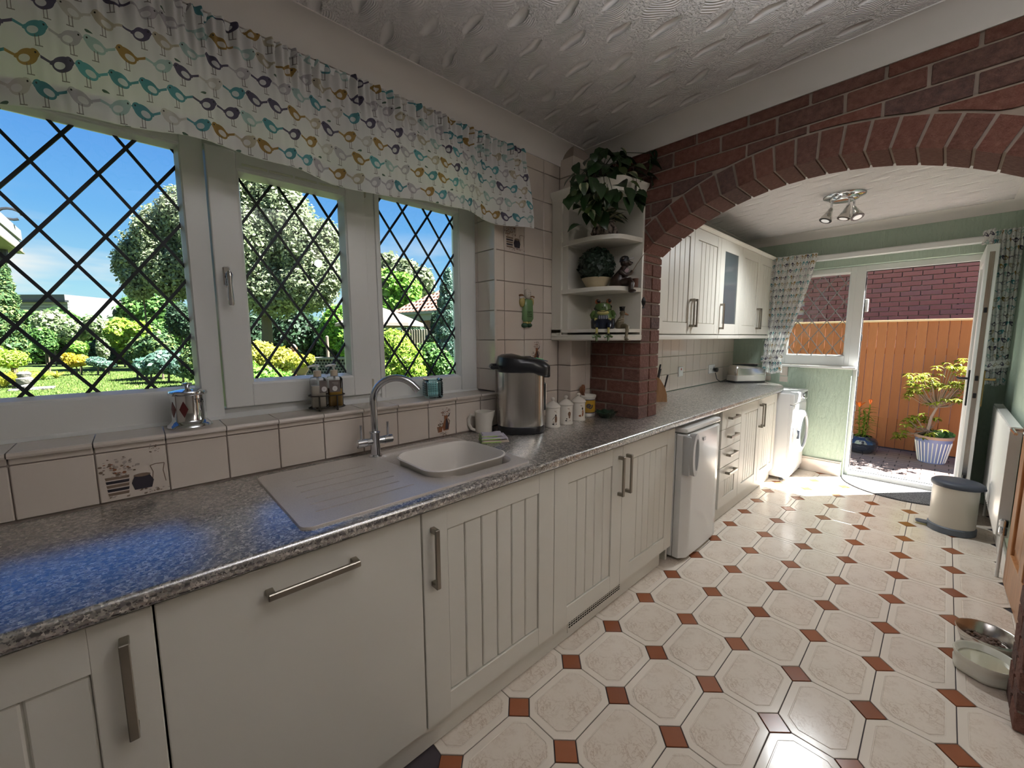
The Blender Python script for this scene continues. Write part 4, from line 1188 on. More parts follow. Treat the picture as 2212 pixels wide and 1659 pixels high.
MB().box(.112, .124, -.03, -.022, .11, .24, .002).build('gauge_edge', STEEL, ap, **LW)
MB().tube([(-.115, -.08, .325), (-.145, -.075, .325), (-.150, 0, .325), (-.145, .075, .325), (-.115, .08, .325)], .009, 8).build('carry_handle', BLACK, ap, smooth=True, **LW)
MB().tube([(-.10, .06, .02), (-.135, .055, .012), (-.15, .02, .007), (-.14, -.02, .006)], .005, 6).build('power_cable', BLACK, ap, smooth=True, **LW)
# ---- milk jug
jg = thing('jug', 'plain white china jug with thick handle between dispenser and sink', 'jug', (.628, .588, ZT), math.radians(-43))
n = 28
rings = []
for z, r in ((.0, .034), (.003, .041), (.05, .0425), (.095, .043), (.103, .0445), (.105, .043), (.103, .040), (.03, .038), (.012, .03)):
    ring = []
    for i in range(n):
        a = 2*PI*i/n; rr = r
        if z > .09: rr += .013*math.exp(-((a if a < PI else a-2*PI)/.30)**2)
        ring.append((rr*math.cos(a), rr*math.sin(a), z+(.004*math.exp(-((a if a < PI else a-2*PI)/.35)**2) if z > .09 else 0)))
    rings.append(ring)
MB().loft(rings).build('body', CERAM, jg, smooth=True, **LW)
MB().tube([(-.040, 0, .084), (-.062, 0, .086), (-.074, 0, .066), (-.073, 0, .038), (-.060, 0, .016), (-.044, 0, .010), (-.036, 0, .018)], [.0075, .008, .0085, .0085, .0085, .008, .006], 10).build('handle', CERAM, jg, smooth=True, **LW)
# ---- folded cloths
CL1 = mat('grey_lilac_cloth', (.40, .37, .42), .95); CL2 = mat('beige_cloth', (.42, .35, .29), .95); CLE = mat('lime_edging', (.36, .52, .16), .9)
cl = thing('dishcloth', 'folded grey microfibre cloths with lime edging lying in front of the jug', 'cloth', (.555, .425, ZT), math.radians(-30))
for k, (z, m, w, d, ox) in enumerate(((.0, CL2, .125, .088, 0), (.013, CL1, .120, .080, -.002), (.024, CL1, .10, .062, -.010))):
    b = MB()
    def f(u, v, z=z, w=w, d=d, ox=ox): return (ox-w/2+w*u, -d/2+d*v, z+.0105+.0018*math.sin(u*7+k)+.0012*math.sin(v*9)-.009*(max(0, abs(u-.5)*2-.88)/.12)**2-.009*(max(0, abs(v-.5)*2-.85)/.15)**2)
    b.grid(f, 16, 12); b.grid(lambda u, v: (lambda p: (p[0], p[1], max(.0004, z)))(f(1-u, v)), 16, 12)
    s = b.build('cloth_fold', m, cl, smooth=True, **LW)
    pts = [f(u/10, 0) for u in range(11)]+[f(1, v/6) for v in range(1, 7)]
    MB().tube([(p[0], p[1], max(z+.003, p[2]-.002)) for p in [f(0, v/6) for v in range(6, -1, -1)]+pts[:8]], .0022, 5).build('edging', CLE, s, smooth=True, **LW)
# ---- three animal canisters
PRX = [mat('print_animal_brown', (.16, .085, .045), .3), mat('print_black', (.03, .026, .024), .3), mat('print_leaf_grey', (.50, .44, .36), .3), mat('print_fox', (.27, .095, .035), .3)]
def canister(label, x, y, kind, dz):
    t = thing('canister', label, 'canister', (x, y, ZT), dz, 'animal storage jars')
    MB().lathe([(.001, .0), (.040, 0), (.0415, .004), (.0395, .010), (.0380, .014), (.0380, .100), (.0370, .102), (.001, .102)], seg=28).build('jar', CERAM, t, smooth=True, angle=50, **LW)
    MB().lathe([(.0385, .102), (.0415, .104), (.0415, .109), (.036, .116), (.020, .129), (.008, .134), (.006, .137), (.009, .141), (.0105, .147), (.008, .153), (.002, .156), (.0005, .1562)], seg=28).build('lid', CERAM, t, smooth=True, angle=50, **LW)
    b = MB(); R0 = .0384
    def pl(poly, k):
        b.k = k; b.add([(R0*math.sin(u/R0+.35), -R0*math.cos(u/R0+.35), z) for u, z in poly], [tuple(range(len(poly)))]); 
    def el(cx, cz, rx, rz, k, n=10): pl(circ(cx, cz, rx, rz, n), k)
    for q in range(4): el(-.002+q*.003, .088-q*.003*(q % 2), .004, .0025, 2)
    if kind == 0: el(.004, .046, .007, .020, 0); el(.003, .066, .005, .005, 1); pl([(-.002, .058), (-.016, .040), (-.012, .050), (.0, .064)], 1); el(-.004, .020, .013, .005, 1); el(-.008, .030, .006, .005, 2)
    elif kind == 1: el(.006, .058, .009, .013, 0); pl([(-.002, .056), (.014, .056), (.010, .034), (.003, .034)], 0); el(-.009, .032, .004, .003, 1); el(-.012, .022, .005, .004, 1); el(.010, .022, .004, .003, 2)
    else: pl([(.002, .07), (.005, .080), (.009, .072), (.012, .080), (.013, .068), (.008, .060)], 1); el(.010, .045, .006, .018, 3); el(-.002, .030, .013, .006, 3); el(.005, .05, .003, .008, 2)
    b.build('print', PRX, t, **LW)
canister('white lidded canister printed with a badger, half hidden by the steel dispenser', .968, .432, 0, -.86)
canister('white lidded canister printed with a hedgehog, middle of the three animal jars', 1.080, .436, 1, -.86)
canister('white lidded canister printed with a fox, next to the yellow utensil pot', 1.205, .446, 2, -.86)
# ---- utensil pot
up = thing('utensil_pot', 'yellow and white pottery utensil pot with a blue snail motif beside the brick pier', 'pot', (1.352, .488, ZT), -.86)
YEL = mat('mustard_glaze', (.50, .29, .03), .3); BLU = mat('navy_glaze', (.03, .045, .10), .3)
MB().lathe([(.001, 0), (.043, 0), (.045, .004), (.043, .010), (.042, .016), (.042, .105), (.046, .112), (.048, .122), (.046, .125), (.042, .120), (.040, .02), (.001, .015)], seg=28).build('body', CERAM, up, smooth=True, angle=60, **LW)
MB().lathe([(.0424, .022), (.0426, .024), (.0426, .096), (.0424, .098)], seg=28, caps=False).build('yellow_band', YEL, up, smooth=True, **LW)
MB().lathe([(.0427, .019), (.0429, .020), (.0429, .023), (.0427, .024)], seg=28, caps=False).lathe([(.0427, .096), (.0429, .097), (.0429, .100), (.0427, .101)], seg=28, caps=False).build('line', BLU, up, smooth=True, **LW)
b = MB()
def onb(u, z, R=.0434): return (R*math.sin(u/R), -R*math.cos(u/R), z)
pts = [onb(.0145*(1-k/26)*math.cos(k*.62), .062+.0145*(1-k/26)*math.sin(k*.62)) for k in range(24)]
b.tube(pts, .0022, 5); b.tube([onb(.004, .047), onb(.016, .050), onb(.022, .058), onb(.024, .070)], .0028, 5)
b.build('snail_motif', BLU, up, smooth=True, **LW)
t_ = MB()
for q, uu in enumerate((-.012, -.006, 0, .006)): t_.tube([onb(uu, .034), onb(uu+.002, .031)], .001, 4)
t_.build('lettering_dots', BLU, up, **LW)
for k, (dx, dy, L) in enumerate(((-.02, .0, .17), (-.028, .012, .158), (-.008, .015, .15))):
    u_ = thing('wooden_spoon', ['reddish wooden spoon leaning highest in the yellow utensil pot', 'reddish wooden spatula at the left of the yellow utensil pot', 'short wooden spoon at the back of the yellow utensil pot'][k], 'utensil', (1.352+dx*.5, .488+dy*.5, ZT+.016), -.86, 'utensils in the yellow pot')
    MB().tube([(0, 0, .0), (-.018+dx*.2, dy*.3, L*.75)], .004, 8).loft([[(x*.9-.020+dx*.25, y*.35+dy*.35, z) for x, y in circ(0, 0, r, r, 10)] for z, r in ((L*.72, .004), (L*.8, .011), (L*.92, .014), (L, .008))]).build('spoon', mat('red_brown_wood', (.22, .085, .04), .5), u_, smooth=True, **LW)
# ---- scalloped green dish
dh = thing('dish', 'small dark green scalloped glass dish at the foot of the brick pier', 'dish', (1.375, .375, ZT))
rings = []
n = 40
for z, r, sc in ((.0, .034, 0), (.004, .038, 0), (.022, .055, .03), (.034, .064, .06), (.036, .062, .06), (.022, .050, .03), (.010, .035, 0)):
    rings.append([(r*(1+sc*math.cos(8*2*PI*i/n))*math.cos(2*PI*i/n), r*(1+sc*math.cos(8*2*PI*i/n))*math.sin(2*PI*i/n), z+sc*.06*math.cos(8*2*PI*i/n)) for i in range(n)])
MB().loft(rings).build('bowl', mat('dark_green_glass', (.012, .035, .02), .08, coat=.6), dh, smooth=True, angle=60, **LW)
# ---- knife block
kb = thing('knife_block', 'curved light-wood knife block with black-handled knives behind the brick pier', 'knife block', (2.16, .475, ZT), math.radians(-40))
prof = [(-.075, 0), (.062, 0), (.058, .055), (.040, .110), (.005, .165), (-.045, .205), (-.075, .218)]
MB().prism(prof, 1, -.055, .055).build('block', BEECH, kb, **LW)
for k in range(5):
    t = k/4; p0 = Vector((-.055+.100*t, .0, .213-.135*t**1.2)); d = Vector((-.02+.12*(t-.3), 0, 1)); d = Vector((.10+.12*t, 0, 1)).normalized()
    y = -.03+.06*(k % 2)
    kn = thing('knife', ['black-handled kitchen knife highest in the wooden block', 'second black-handled knife from the top of the wooden block', 'middle black-handled knife in the wooden block', 'second lowest black-handled knife in the wooden block', 'lowest black-handled knife in the wooden block'][k], 'knife', (2.16, .475, ZT), math.radians(-40), 'knives in the block')
    MB().loft([[tuple(p0+d*s+Vector((a*.5, y+b, 0))) for a, b in circ(0, 0, r*1.6, r*.8, 8)] for s, r in ((.004, .006), (.02, .0075), (.06, .008), (.10, .0085), (.118, .007))]).build('handle', BLACK, kn, smooth=True, **LW)
    MB().tube([p0-d*.002+Vector((0, y, 0)), p0+d*.006+Vector((0, y, 0))], .0065, 8).build('bolster', STEEL, kn, smooth=True, **LW)
# ---- toaster
to = thing('toaster', 'silver long-slot toaster with black base at the far end of the worktop', 'toaster', (3.985, .435, ZT), math.radians(-34))
b = MB()
def trect(L, Wd, r, n=4): return rrect(-L/2, L/2, -Wd/2, Wd/2, r, n)
MB().loft([[(x, y, z) for x, y in trect(.36, .15, .03)] for z in (.002, .018)]).build('base', BLACK, to, smooth=True, angle=40, **LW)
MB().loft([[(x, y, z) for x, y in trect(l, w, r)] for z, l, w, r in ((.018, .355, .148, .03), (.075, .352, .146, .03))]).build('lower_shell', mat('satin_silver', (.55, .55, .54), .3, .9), to, smooth=True, angle=40, **LW)
MB().loft([[(x+dx, y, z-(.03*(x/.17) if z > .15 and x > -.1 else 0)) for x, y in trect(l, w, r)] for z, l, w, r, dx in ((.075, .350, .144, .03, 0), (.14, .335, .136, .03, -.004), (.172, .31, .118, .03, -.008), (.180, .28, .095, .025, -.01))]).build('upper_shell', STEEL, to, smooth=True, angle=40, **LW)
for y in (-.020, .020): MB().box(-.135, .10, y-.012, y+.012, .164, .1835).build('slot', DARK, to, **LW)
cp = MB().box(.172, .182, -.055, .055, .022, .135, .004).build('control_end', CHROME, to, **LW)
MB().box(.176, .215, -.025, .025, .118, .130, .004).build('lever', BLACK, to, **LW)
for y, z in ((-.03, .055), (.03, .055), (0, .055), (0, .085)): MB().tube([(.180, y, z), (.194, y, z)], .012, 12).build('knob', CHROME, to, smooth=True, **LW)
# ---- sockets, plug and lead
so_ = []
def socket(label, x, z, w=.146, h=.086):
    t = thing('socket_outlet', label, 'socket', (x, YW, z))
    MB().box(x-w/2, x+w/2, YW-.010, YW+.002, z-h/2, z+h/2, .004).build('plate', WHITE, t)
    for s in ((-1, 1) if w > .1 else (0,)):
        MB().box(x+s*.035-.008, x+s*.035+.008, YW-.013, YW-.008, z+.012, z+.030, .002).build('switch', WHITE if s else mat('red_rocker', (.30, .03, .02), .3), t)
        if w > .1: MB().box(x+s*.035-.003, x+s*.035+.003, YW-.0108, YW-.009, z-.004, z+.006).build('pin_hole', DARK, t)
    return t
socket('white double wall socket with a black plug beside the toaster', 3.62, 1.005)
socket('small white switched wall outlet with dark rocker between knife block and toaster', 2.92, 1.02, .086, .086)
pg = thing('plug', 'black mains plug and lead running down to the silver toaster', 'plug', (3.655, YW-.012, 1.0))
MB().lathe([(.001, 0), (.022, 0), (.024, .010), (.020, .030), (.008, .036), (.001, .036)], (3.655, YW-.0125, .995), 14, axis=1, sx=1.0, sy=1.3).build('plug_body', BLACK, pg, smooth=True).location = (0, -.036, 0)
MB().tube([(3.655, YW-.030, .965), (3.66, YW-.034, .94), (3.68, YW-.038, .90), (3.74, YW-.05, .868), (3.82, YW-.08, .867), (3.86, .53, .872)], .0038, 6).build('lead', BLACK, pg, smooth=True)
# ---- window-sill things
ZS = WZ0+.0125
tc = thing('tea_caddy', 'round polished tea caddy with red diamonds and TEA lettering on the sill', 'caddy', (-.497, .718, ZS), math.radians(2))
MB().lathe([(.001, 0), (.057, 0), (.060, .004), (.058, .010), (.053, .014), (.048, .020), (.0455, .024), (.0455, .104), (.001, .104)], seg=36).build('body', CHROME, tc, smooth=True, angle=50, **LW)
ld = MB().lathe([(.044, .104), (.050, .105), (.052, .110), (.049, .117), (.030, .122), (.006, .125), (.001, .125)], seg=36).build('lid', CHROME, tc, smooth=True, angle=50, **LW)
MB().lathe([(.0065, .123), (.007, .131), (.014, .140), (.014, .142), (.001, .144)], seg=20).build('knob', CHROME, ld, smooth=True, angle=50, **LW)
RED = mat('enamel_red', (.10, .016, .016), .3)
b = MB(); R0 = .0460
for a, w in ((-1.15, .012), (-.40, .012)):
    def oc(u, z): return (R0*math.sin(a+u/R0), -R0*math.cos(a+u/R0), z)
    for u0, u1 in ((-w, -w/2), (-w/2, 0), (0, w/2), (w/2, w)):
        h0 = .026*(1-abs(u0)/w); h1 = .026*(1-abs(u1)/w); q = [oc(u0, .062-h0), oc(u1, .062-h1), oc(u1, .062+h1), oc(u0, .062+h0)]
        b.add(q, [(0, 1, 2, 3)])
b.build('diamond', RED, tc, **LW)
tx = text_mb('TEA', .020, .0003); 
tx.v = [(R0*math.sin(.55+p[0]*.9/R0), -(R0+p[2])*math.cos(.55+p[0]*.9/R0), .086+p[1]) for p in tx.v]
tx.build('lettering', mat('engraved_black', (.02, .02, .022), .5), tc, **LW)
rk = thing('soap_rack', 'black wire rack holding two soap bottles on the window sill', 'rack', (-.065, .722, ZS), math.radians(-10))
WIRE = mat('dark_bronze_wire', (.06, .05, .04), .45, .8)
b = MB()
for zz in (.012, .060):
    rr = rrect(-.066, .066, -.036, .036, .034, 6); b.tube([(x, y, zz) for x, y in rr]+[(rr[0][0], rr[0][1], zz)], .0022, 6)
b.build('ring', WIRE, rk, smooth=True, **LW)
for x, y in ((-.032, -.037), (.032, -.037), (-.032, .037), (.032, .037)):
    MB().tube([(x, y, .062), (x, y, .008)], .003, 6).sphere((x, y, .0052), .0050, 10, 6).build('leg', WIRE, rk, smooth=True, **LW)
MB().tube([(-.064, 0, .012), (.064, 0, .012)], .0018, 5).tube([(0, -.036, .012), (0, .036, .012)], .0018, 5).build('floor_wire', WIRE, rk, smooth=True, **LW)
CLR = glass_mat('clear_plastic', (.975, .985, .985), 1.0)
for k, (ox, lab, liqc, lev) in enumerate(((-.030, 'left clear pump bottle of white hand lotion in the sill rack', (.72, .66, .58), .085), (.031, 'right clear pump bottle of amber hand wash in the sill rack', (.46, .27, .05), .070))):
    q = thing('pump_bottle', lab, 'bottle', (-.065+ox*math.cos(-.175), .722+ox*math.sin(-.175), ZS+.0145), math.radians(-10), 'bottles in the soap rack')
    s = .027
    MB().loft([[(x, y, z) for x, y in rrect(-a, a, -a, a, .007, 3)] for z, a in ((.0, s-.002), (.003, s), (.108, s), (.116, s-.004), (.119, .012), (.122, .012))]).build('bottle', CLR, q, smooth=True, angle=40, **LW)
    MB().loft([[(x, y, z) for x, y in rrect(-a, a, -a, a, .006, 3)] for z, a in ((.002, s-.003), (lev, s-.003))]).build('liquid', mat('liquid_%d' % k, liqc, .25, Transmission_Weight=.15), q, smooth=True, angle=40, **LW)
    cp_ = MB().lathe([(.0135, .120), (.0145, .121), (.0145, .142), (.012, .144), (.001, .144)], seg=18).build('collar', mat('cream_plastic', (.55, .47, .36), .4), q, smooth=True, angle=40, **LW)
    MB().lathe([(.004, .143), (.004, .156), (.009, .157), (.010, .166), (.001, .168)], seg=14).tube([(0, 0, .163), (-.022, -.006, .163), (-.033, -.009, .158)], [.005, .0045, .0035], 8).build('pump', mat('clear_white_plastic', (.66, .68, .68), .25), q, smooth=True, **LW)
    MB().tube([(0, 0, .02), (0, 0, .122)], .004, 8).build('dip_tube', mat('clear_white_plastic'), q, smooth=True, **LW)
    lb = MB().box(-s+.003+(.026 if k == 0 else 0), s+.001-(0 if k == 0 else .012), -s-.0012, -s-.0002, .058, .105, 0).build('label', mat('label_grey_brown', (.13, .105, .095), .5), q, **LW)
    f_ = MB()
    r = random.Random(k)
    cx0 = .018 if k == 0 else -.004
    for a in range(6): f_.add([(cx0+x*math.cos(a)-z*math.sin(a)+.005*math.cos(a), -s-.0016-a*.00005, .072+(x*math.sin(a)+z*math.cos(a))+.006*math.sin(a)) for x, z in circ(0, 0, .0045, .007, 8)], [tuple(range(8))])
    f_.build('blossom_print', mat('blossom_white', (.68, .67, .66), .5), lb, **LW)
    if k: MB().box(-.013, .009, -s-.0018, -s-.0014, .094, .0955).box(-.008, .009, -s-.0018, -s-.0014, .089, .0903).build('lettering_line', mat('label_text', (.45, .42, .40), .5), lb, **LW)
aj = thing('glass_jar', 'small square aqua glass jar with diamond texture on the sill', 'jar', (.418, .712, ZS), math.radians(-14))
AQ = bpy.data.materials.new('aqua_glass'); AQ.use_nodes = True; AQ.node_tree.nodes.clear(); nt = NT(AQ.node_tree)
gp = nt.n('ShaderNodeBsdfPrincipled', ins={'Base Color': (.30, .72, .74, 1), 'Roughness': .04, 'Transmission Weight': 1.0, 'IOR': 1.25})
nt.put(nt.n('ShaderNodeOutputMaterial').inputs[0], gp.outputs[0]); AQ = glass_mat('aqua_thin_glass', (.80, .955, .965), 1.8)
b = MB(); s = .040
b.loft([[(x, y, z) for x, y in rrect(-a, a, -a, a, .012, 4)] for z, a in ((0, s-.004), (.004, s), (.076, s), (.082, s-.003), (.086, s), (.091, s-.001), (.091, s-.004), (.082, s-.008), (.076, s-.005), (.010, s-.006))])
jr = b.build('jar', AQ, aj, smooth=True, angle=50, **LW)
b = MB()
for f4 in range(4):
    n0 = len(b.v)
    for i in range(6):
        for j in range(6):
            x = -.028+i*.0112; z = .014+j*.0108
            b.add([(x-.005, -s-.0002, z), (x, -s-.0002, z-.005), (x+.005, -s-.0002, z), (x, -s-.0002, z+.005), (x, -s-.0024, z)], [(0, 1, 4), (1, 2, 4), (2, 3, 4), (3, 0, 4)])
    b.xform(Matrix.Rotation(f4*PI/2, 4, 'Z'), n0)
o = b.build('diamond_relief', AQ, jr, **LW); o['kind'] = 'stuff'
# ---- wall plaque of a cook
pq = thing('wall_plaque', 'glazed figure plaque of a cook in green apron hung on the tiles', 'plaque', (.985, YW-.001, 1.49))
PL = lambda n, c: mat('plaque_'+n, c, .2)
def blob(nm, m, x, z, rx, rz, ry, par=pq, y0=0): return MB().sphere((.985+x, YW-.004-y0, 1.49+z), 1, 18, 10, rx, ry, rz).build(nm, m, par, smooth=True)
GRA = PL('green', (.13, .24, .10)); YLS = PL('ochre', (.42, .34, .12)); SKN = PL('cream', (.60, .54, .47)); DKG = PL('dark_green', (.035, .09, .05)); BRN = PL('brown', (.22, .11, .05)); INK = PL('ink', (.03, .03, .025))
MB().loft([[(.985+x*k, YW-.003-d, 1.475+z*k2) for x, z in [(.030, .052), (.022, .060), (-.018, .060), (-.030, .050), (-.033, 0), (-.036, -.050), (-.025, -.064), (.026, -.064), (.037, -.050), (.034, 0)]] for d, k, k2 in ((-.002, 1, 1), (.012, 1, 1), (.020, .86, .92))]).build('apron', GRA, pq, smooth=True, angle=60)
blob('head', SKN, .003, .073, .022, .027, .020)
blob('arm', YLS, -.037, .028, .019, .028, .016); blob('arm', YLS, .035, .030, .014, .026, .014)
blob('hand', SKN, -.042, .052, .014, .012, .012); blob('hand', SKN, .038, .052, .010, .010, .010)
blob('bun', BRN, -.043, .062, .016, .008, .012); blob('bun', BRN, .044, .058, .015, .008, .010)
blob('leg', YLS, -.012, -.082, .016, .013, .014); blob('leg', YLS, .014, -.082, .013, .013, .014)
blob('shoe', DKG, -.018, -.098, .022, .014, .020); blob('shoe', DKG, .016, -.097, .017, .013, .020)
b = MB()
for x, z in ((-.004, .078), (.010, .078), (-.004, .067), (.010, .067)): b.sphere((.985+x, YW-.0235, 1.49+z), .0017, 8, 5)
b.build('face_marks', INK, pq)
tx = text_mb('HAPPY\nIS THE\nCOOK', .0125, .0003); tx.v = [(.987+p[0]*1.0, YW-.0236-p[2], 1.452+p[1]*.9) for p in tx.v]; tx.build('lettering', INK, pq)
# ---- shelf figures; local frame: +x picture right, -y towards the viewer
RZF = math.radians(-56)
def fig(name, label, cat, x, y, z, rz=RZF): return thing(name, label, cat, (x, y, z), rz)
def sph(par, nm, m, c, rx, ry, rz, rot=None, seg=16):
    b = MB().sphere((0, 0, 0), 1, seg, 10, rx, ry, rz)
    if rot: b.xform(Matrix.Rotation(rot, 4, 'Y'))
    b.v = [(p[0]+c[0], p[1]+c[1], p[2]+c[2]) for p in b.v]
    return b.build(nm, m, par, smooth=True, world=False)
FGN = mat('frog_green', (.075, .125, .035), .22); FYL = mat('frog_belly', (.42, .38, .13), .22); FNV = mat('frog_navy', (.012, .018, .035), .25); FBK = mat('glossy_black', (.008, .008, .009), .12); FOR = mat('eye_orange', (.28, .09, .035), .2); FST = mat('stripe_white', (.45, .46, .48), .3)
fr_ = fig('frog_figure', 'green pottery frog in navy dungarees sitting on the lowest corner shelf', 'figurine', 1.252, .328, 1.370)
bd = MB()
bd.loft([[(x*rx, y*ry, z) for x, y in circ(0, 0, 1, 1, 20)] for z, rx, ry in ((.0005, .052, .040), (.006, .060, .045), (.045, .062, .048), (.075, .052, .042), (.098, .045, .040), (.120, .045, .042), (.135, .036, .036), (.142, .016, .02))])
bd.build('body', FGN, fr_, smooth=True, world=False)
MB().loft([[(x*rx, y*ry, z) for x, y in circ(0, 0, 1, 1, 20)] for z, rx, ry in ((.0004, .054, .042), (.006, .062, .047), (.040, .064, .0500), (.058, .061, .0488))]).build('dungarees', FNV, fr_, smooth=True, world=False)
MB().box(-.026, .026, -.053, -.040, .050, .072, .004).build('bib', FNV, fr_, world=False)
for k in range(5): MB().box(-.020+k*.0095, -.0165+k*.0095, -.0542, -.052, .052, .070).build('bib_stripe', FST, fr_, world=False)
sph(fr_, 'belly', FYL, (0, -.030, .085), .032, .016, .016)
MB().tube([(-.042, -.020, .108), (-.032, -.034, .100), (-.012, -.042, .092), (.004, -.044, .090), (.022, -.038, .097), (.042, -.022, .104)], .0022, 6).build('mouth', FBK, fr_, smooth=True, world=False)
for s in (-1, 1):
    e = sph(fr_, 'eye', FOR, (s*.029, -.012, .145), .0145, .013, .015); sph(e, 'pupil', FBK, (s*.029+.003, -.020, .147), .0095, .007, .0105)
    sph(fr_, 'nostril', FBK, (s*.006+.002, -.0415, .113), .0022, .002, .004)
    MB().tube([(s*.047, -.010, .092), (s*.060, -.026, .072), (s*.055, -.046, .058), (s*.040, -.054, .056)], [.011, .010, .008, .006], 10).build('arm', FGN, fr_, smooth=True, world=False)
    for q in (-1, 0, 1): MB().tube([(s*.042, -.054, .056), (s*.034+q*.006, -.058, .048-q*.004*s)], .003, 6).build('finger', FYL, fr_, smooth=True, world=False)
    MB().tube([(s*.030, -.020, .016), (s*.030, -.060, .020), (s*.030, -.0715, .004)], [.016, .014, .010], 10).build('trouser_leg', FNV, fr_, smooth=True, world=False)
    lg = MB().tube([(s*.030, -.072, .006), (s*.030, -.074, -.030)], [.0065, .006], 8).build('shin', FYL, fr_, smooth=True, world=False)
    for ax_, az_ in ((-.022, -.012), (0, -.032), (.022, -.010)): MB().tube([(s*.030, -.074, -.030), (s*.030+ax_*.6, -.079, -.034+az_*.6), (s*.030+ax_, -.081, -.032+az_)], [.008, .0055, .0058], 8).build('toe', FGN, fr_, smooth=True, world=False)
    sph(fr_, 'spot', FBK, (s*.030, -.0805, -.030), .0055, .003, .006)
for x, z in ((-.048, .108), (.045, .118), (-.056, .086), (.057, .08)): sph(fr_, 'spot', FBK, (x*.94, -.018, z), .004, .005, .006)
# duck
DBR = mat('duck_tan', (.16, .13, .075), .3); DST = mat('duck_cream', (.46, .40, .27), .3); DBK = mat('duck_beak', (.40, .22, .12), .25)
dk = fig('duck_figure', 'small tan duck figure in black hat perched at the right of the lowest shelf', 'figurine', 1.338, .272, 1.370)
MB().loft([[(cx+x*rx, y*ry, z) for x, y in circ(0, 0, 1, 1, 16)] for z, cx, rx, ry in ((.0005, -.004, .016, .014), (.006, -.006, .022, .020), (.030, -.008, .025, .022), (.052, 0, .018, .016), (.068, .006, .011, .010), (.076, .007, .011, .010))]).build('body', DBR, dk, smooth=True, world=False)
for z in (.050, .040): MB().tube([(-.012, -.022, z-.002), (.004, -.024, z+.003), (.018, -.014, z+.003)], .0022, 6).build('stripe', DST, dk, smooth=True, world=False)
hd_ = sph(dk, 'head', DBR, (.009, 0, .086), .016, .014, .016)
MB().loft([[(x, y*w, z) for y, z in circ(0, 0, 1, 1, 10) for x, z in [(xx, zz+z*h)]] for xx, zz, w, h in ((.018, .084, .008, .008), (.030, .080, .009, .006), (.040, .076, .006, .003))]).build('beak', DBK, dk, smooth=True, world=False)
sph(dk, 'eye', FBK, (.017, -.0115, .091), .0022, .002, .0022)
MB().lathe([(.001, .098), (.013, .098), (.014, .100), (.013, .104), (.016, .118), (.018, .120), (.001, .121)], (.006, 0, 0), 16).build('hat', FBK, dk, smooth=True, angle=40, world=False)
MB().tube([(.000, -.006, .014), (.024, -.022, .016), (.034, -.044, .008), (.032, -.062, -.010), (.028, -.064, -.036), (.027, -.066, -.050)], [.014, .013, .011, .009, .007, .0095], 10).build('leg', DBR, dk, smooth=True, world=False)
sph(dk, 'foot', DBR, (.030, -.068, -.056), .012, .010, .006)
# fishing bear
BBR = mat('bear_brown', (.030, .017, .012), .3); BPK = mat('bear_shirt', (.26, .19, .19), .4); BCP = mat('bear_cap', (.012, .014, .02), .35)
br = fig('bear_figure', 'dark brown bear figure in cap fishing from the middle corner shelf', 'figurine', 1.335, .275, 1.592)
MB().loft([[(cx+x*rx, y*ry, z) for x, y in circ(0, 0, 1, 1, 18)] for z, cx, rx, ry in ((.0005, -.010, .044, .036), (.010, -.012, .050, .042), (.045, -.010, .046, .040), (.080, .004, .030, .030), (.100, .012, .020, .020), (.110, .015, .017, .017))]).build('body', BBR, br, smooth=True, world=False)
sph(br, 'head', BBR, (.020, 0, .130), .026, .024, .027); sph(br, 'muzzle', BBR, (.042, -.004, .124), .015, .013, .012); sph(br, 'nose', FBK, (.055, -.006, .127), .005, .005, .004)
sph(br, 'ear', BBR, (.008, -.022, .148), .009, .006, .010)
MB().loft([[(.016+x*r, y*r, z) for x, y in circ(0, 0, 1, 1, 16)] for z, r in ((.134, .0275), (.150, .0255), (.162, .017), (.166, .004))]).build('cap', BCP, br, smooth=True, world=False)
MB().loft([[(.036, -.018, .143), (.036, .018, .143), (.064, .010, .152), (.064, -.010, .152)], [(.036, -.018, .146), (.036, .018, .146), (.064, .010, .155), (.064, -.010, .155)]]).build('cap_peak', mat('cap_peak_white', (.6, .6, .62), .4), br, world=False)
MB().loft([[(.026, -.028, .100), (.012, -.036, .080), (.030, -.040, .064), (.038, -.034, .088)], [(.027, -.0295, .100), (.013, -.0385, .080), (.031, -.042, .064), (.040, -.036, .088)]]).build('shirt_front', BPK, br, world=False)
MB().tube([(-.004, -.034, .082), (.020, -.046, .058), (.046, -.040, .066), (.054, -.030, .078)], [.012, .011, .009, .009], 10).build('arm', BBR, br, smooth=True, world=False)
for s in (-1, 1): MB().tube([(.004, s*.018-.010, .022), (.044, s*.014-.030, .028), (.052, s*.012-.052, .012), (.050, s*.012-.056, -.022)], [.020, .019, .015, .013], 10).sphere((.056, s*.012-.060, -.026), 1, 10, 6, .020, .014, .009).build('leg', BBR, br, smooth=True, world=False)
MB().lathe([(.001, .0), (.017, .0), (.019, .045), (.017, .045), (.015, .004)], (.074, .012, .0005), 14).build('bucket', mat('bucket_red_brown', (.10, .035, .02), .35), br, smooth=True, angle=40, world=False)
rod = MB().tube([(.050, -.036, .066), (.074, -.060, .108), (.110, -.092, .158)], [.0022, .0019, .0012], 6).build('fishing_rod', mat('rod_cane', (.24, .17, .10), .5), br, smooth=True, world=False)
MB().tube([(.110, -.092, .158), (.1115, -.094, .0), (.112, -.094, -.062)], .0006, 4).build('fishing_line', mat('line_white', (.55, .52, .46), .6), br, world=False)
MB().loft([[(.112+x*w, -.094+y*w*.5, z) for x, y in circ(0, 0, 1, 1, 10)] for z, w in ((-.062, .002), (-.070, .008), (-.085, .0115), (-.100, .008), (-.108, .003), (-.118, .009), (-.120, .001))]).build('fish', mat('fish_dark', (.012, .010, .010), .3), br, smooth=True, world=False)
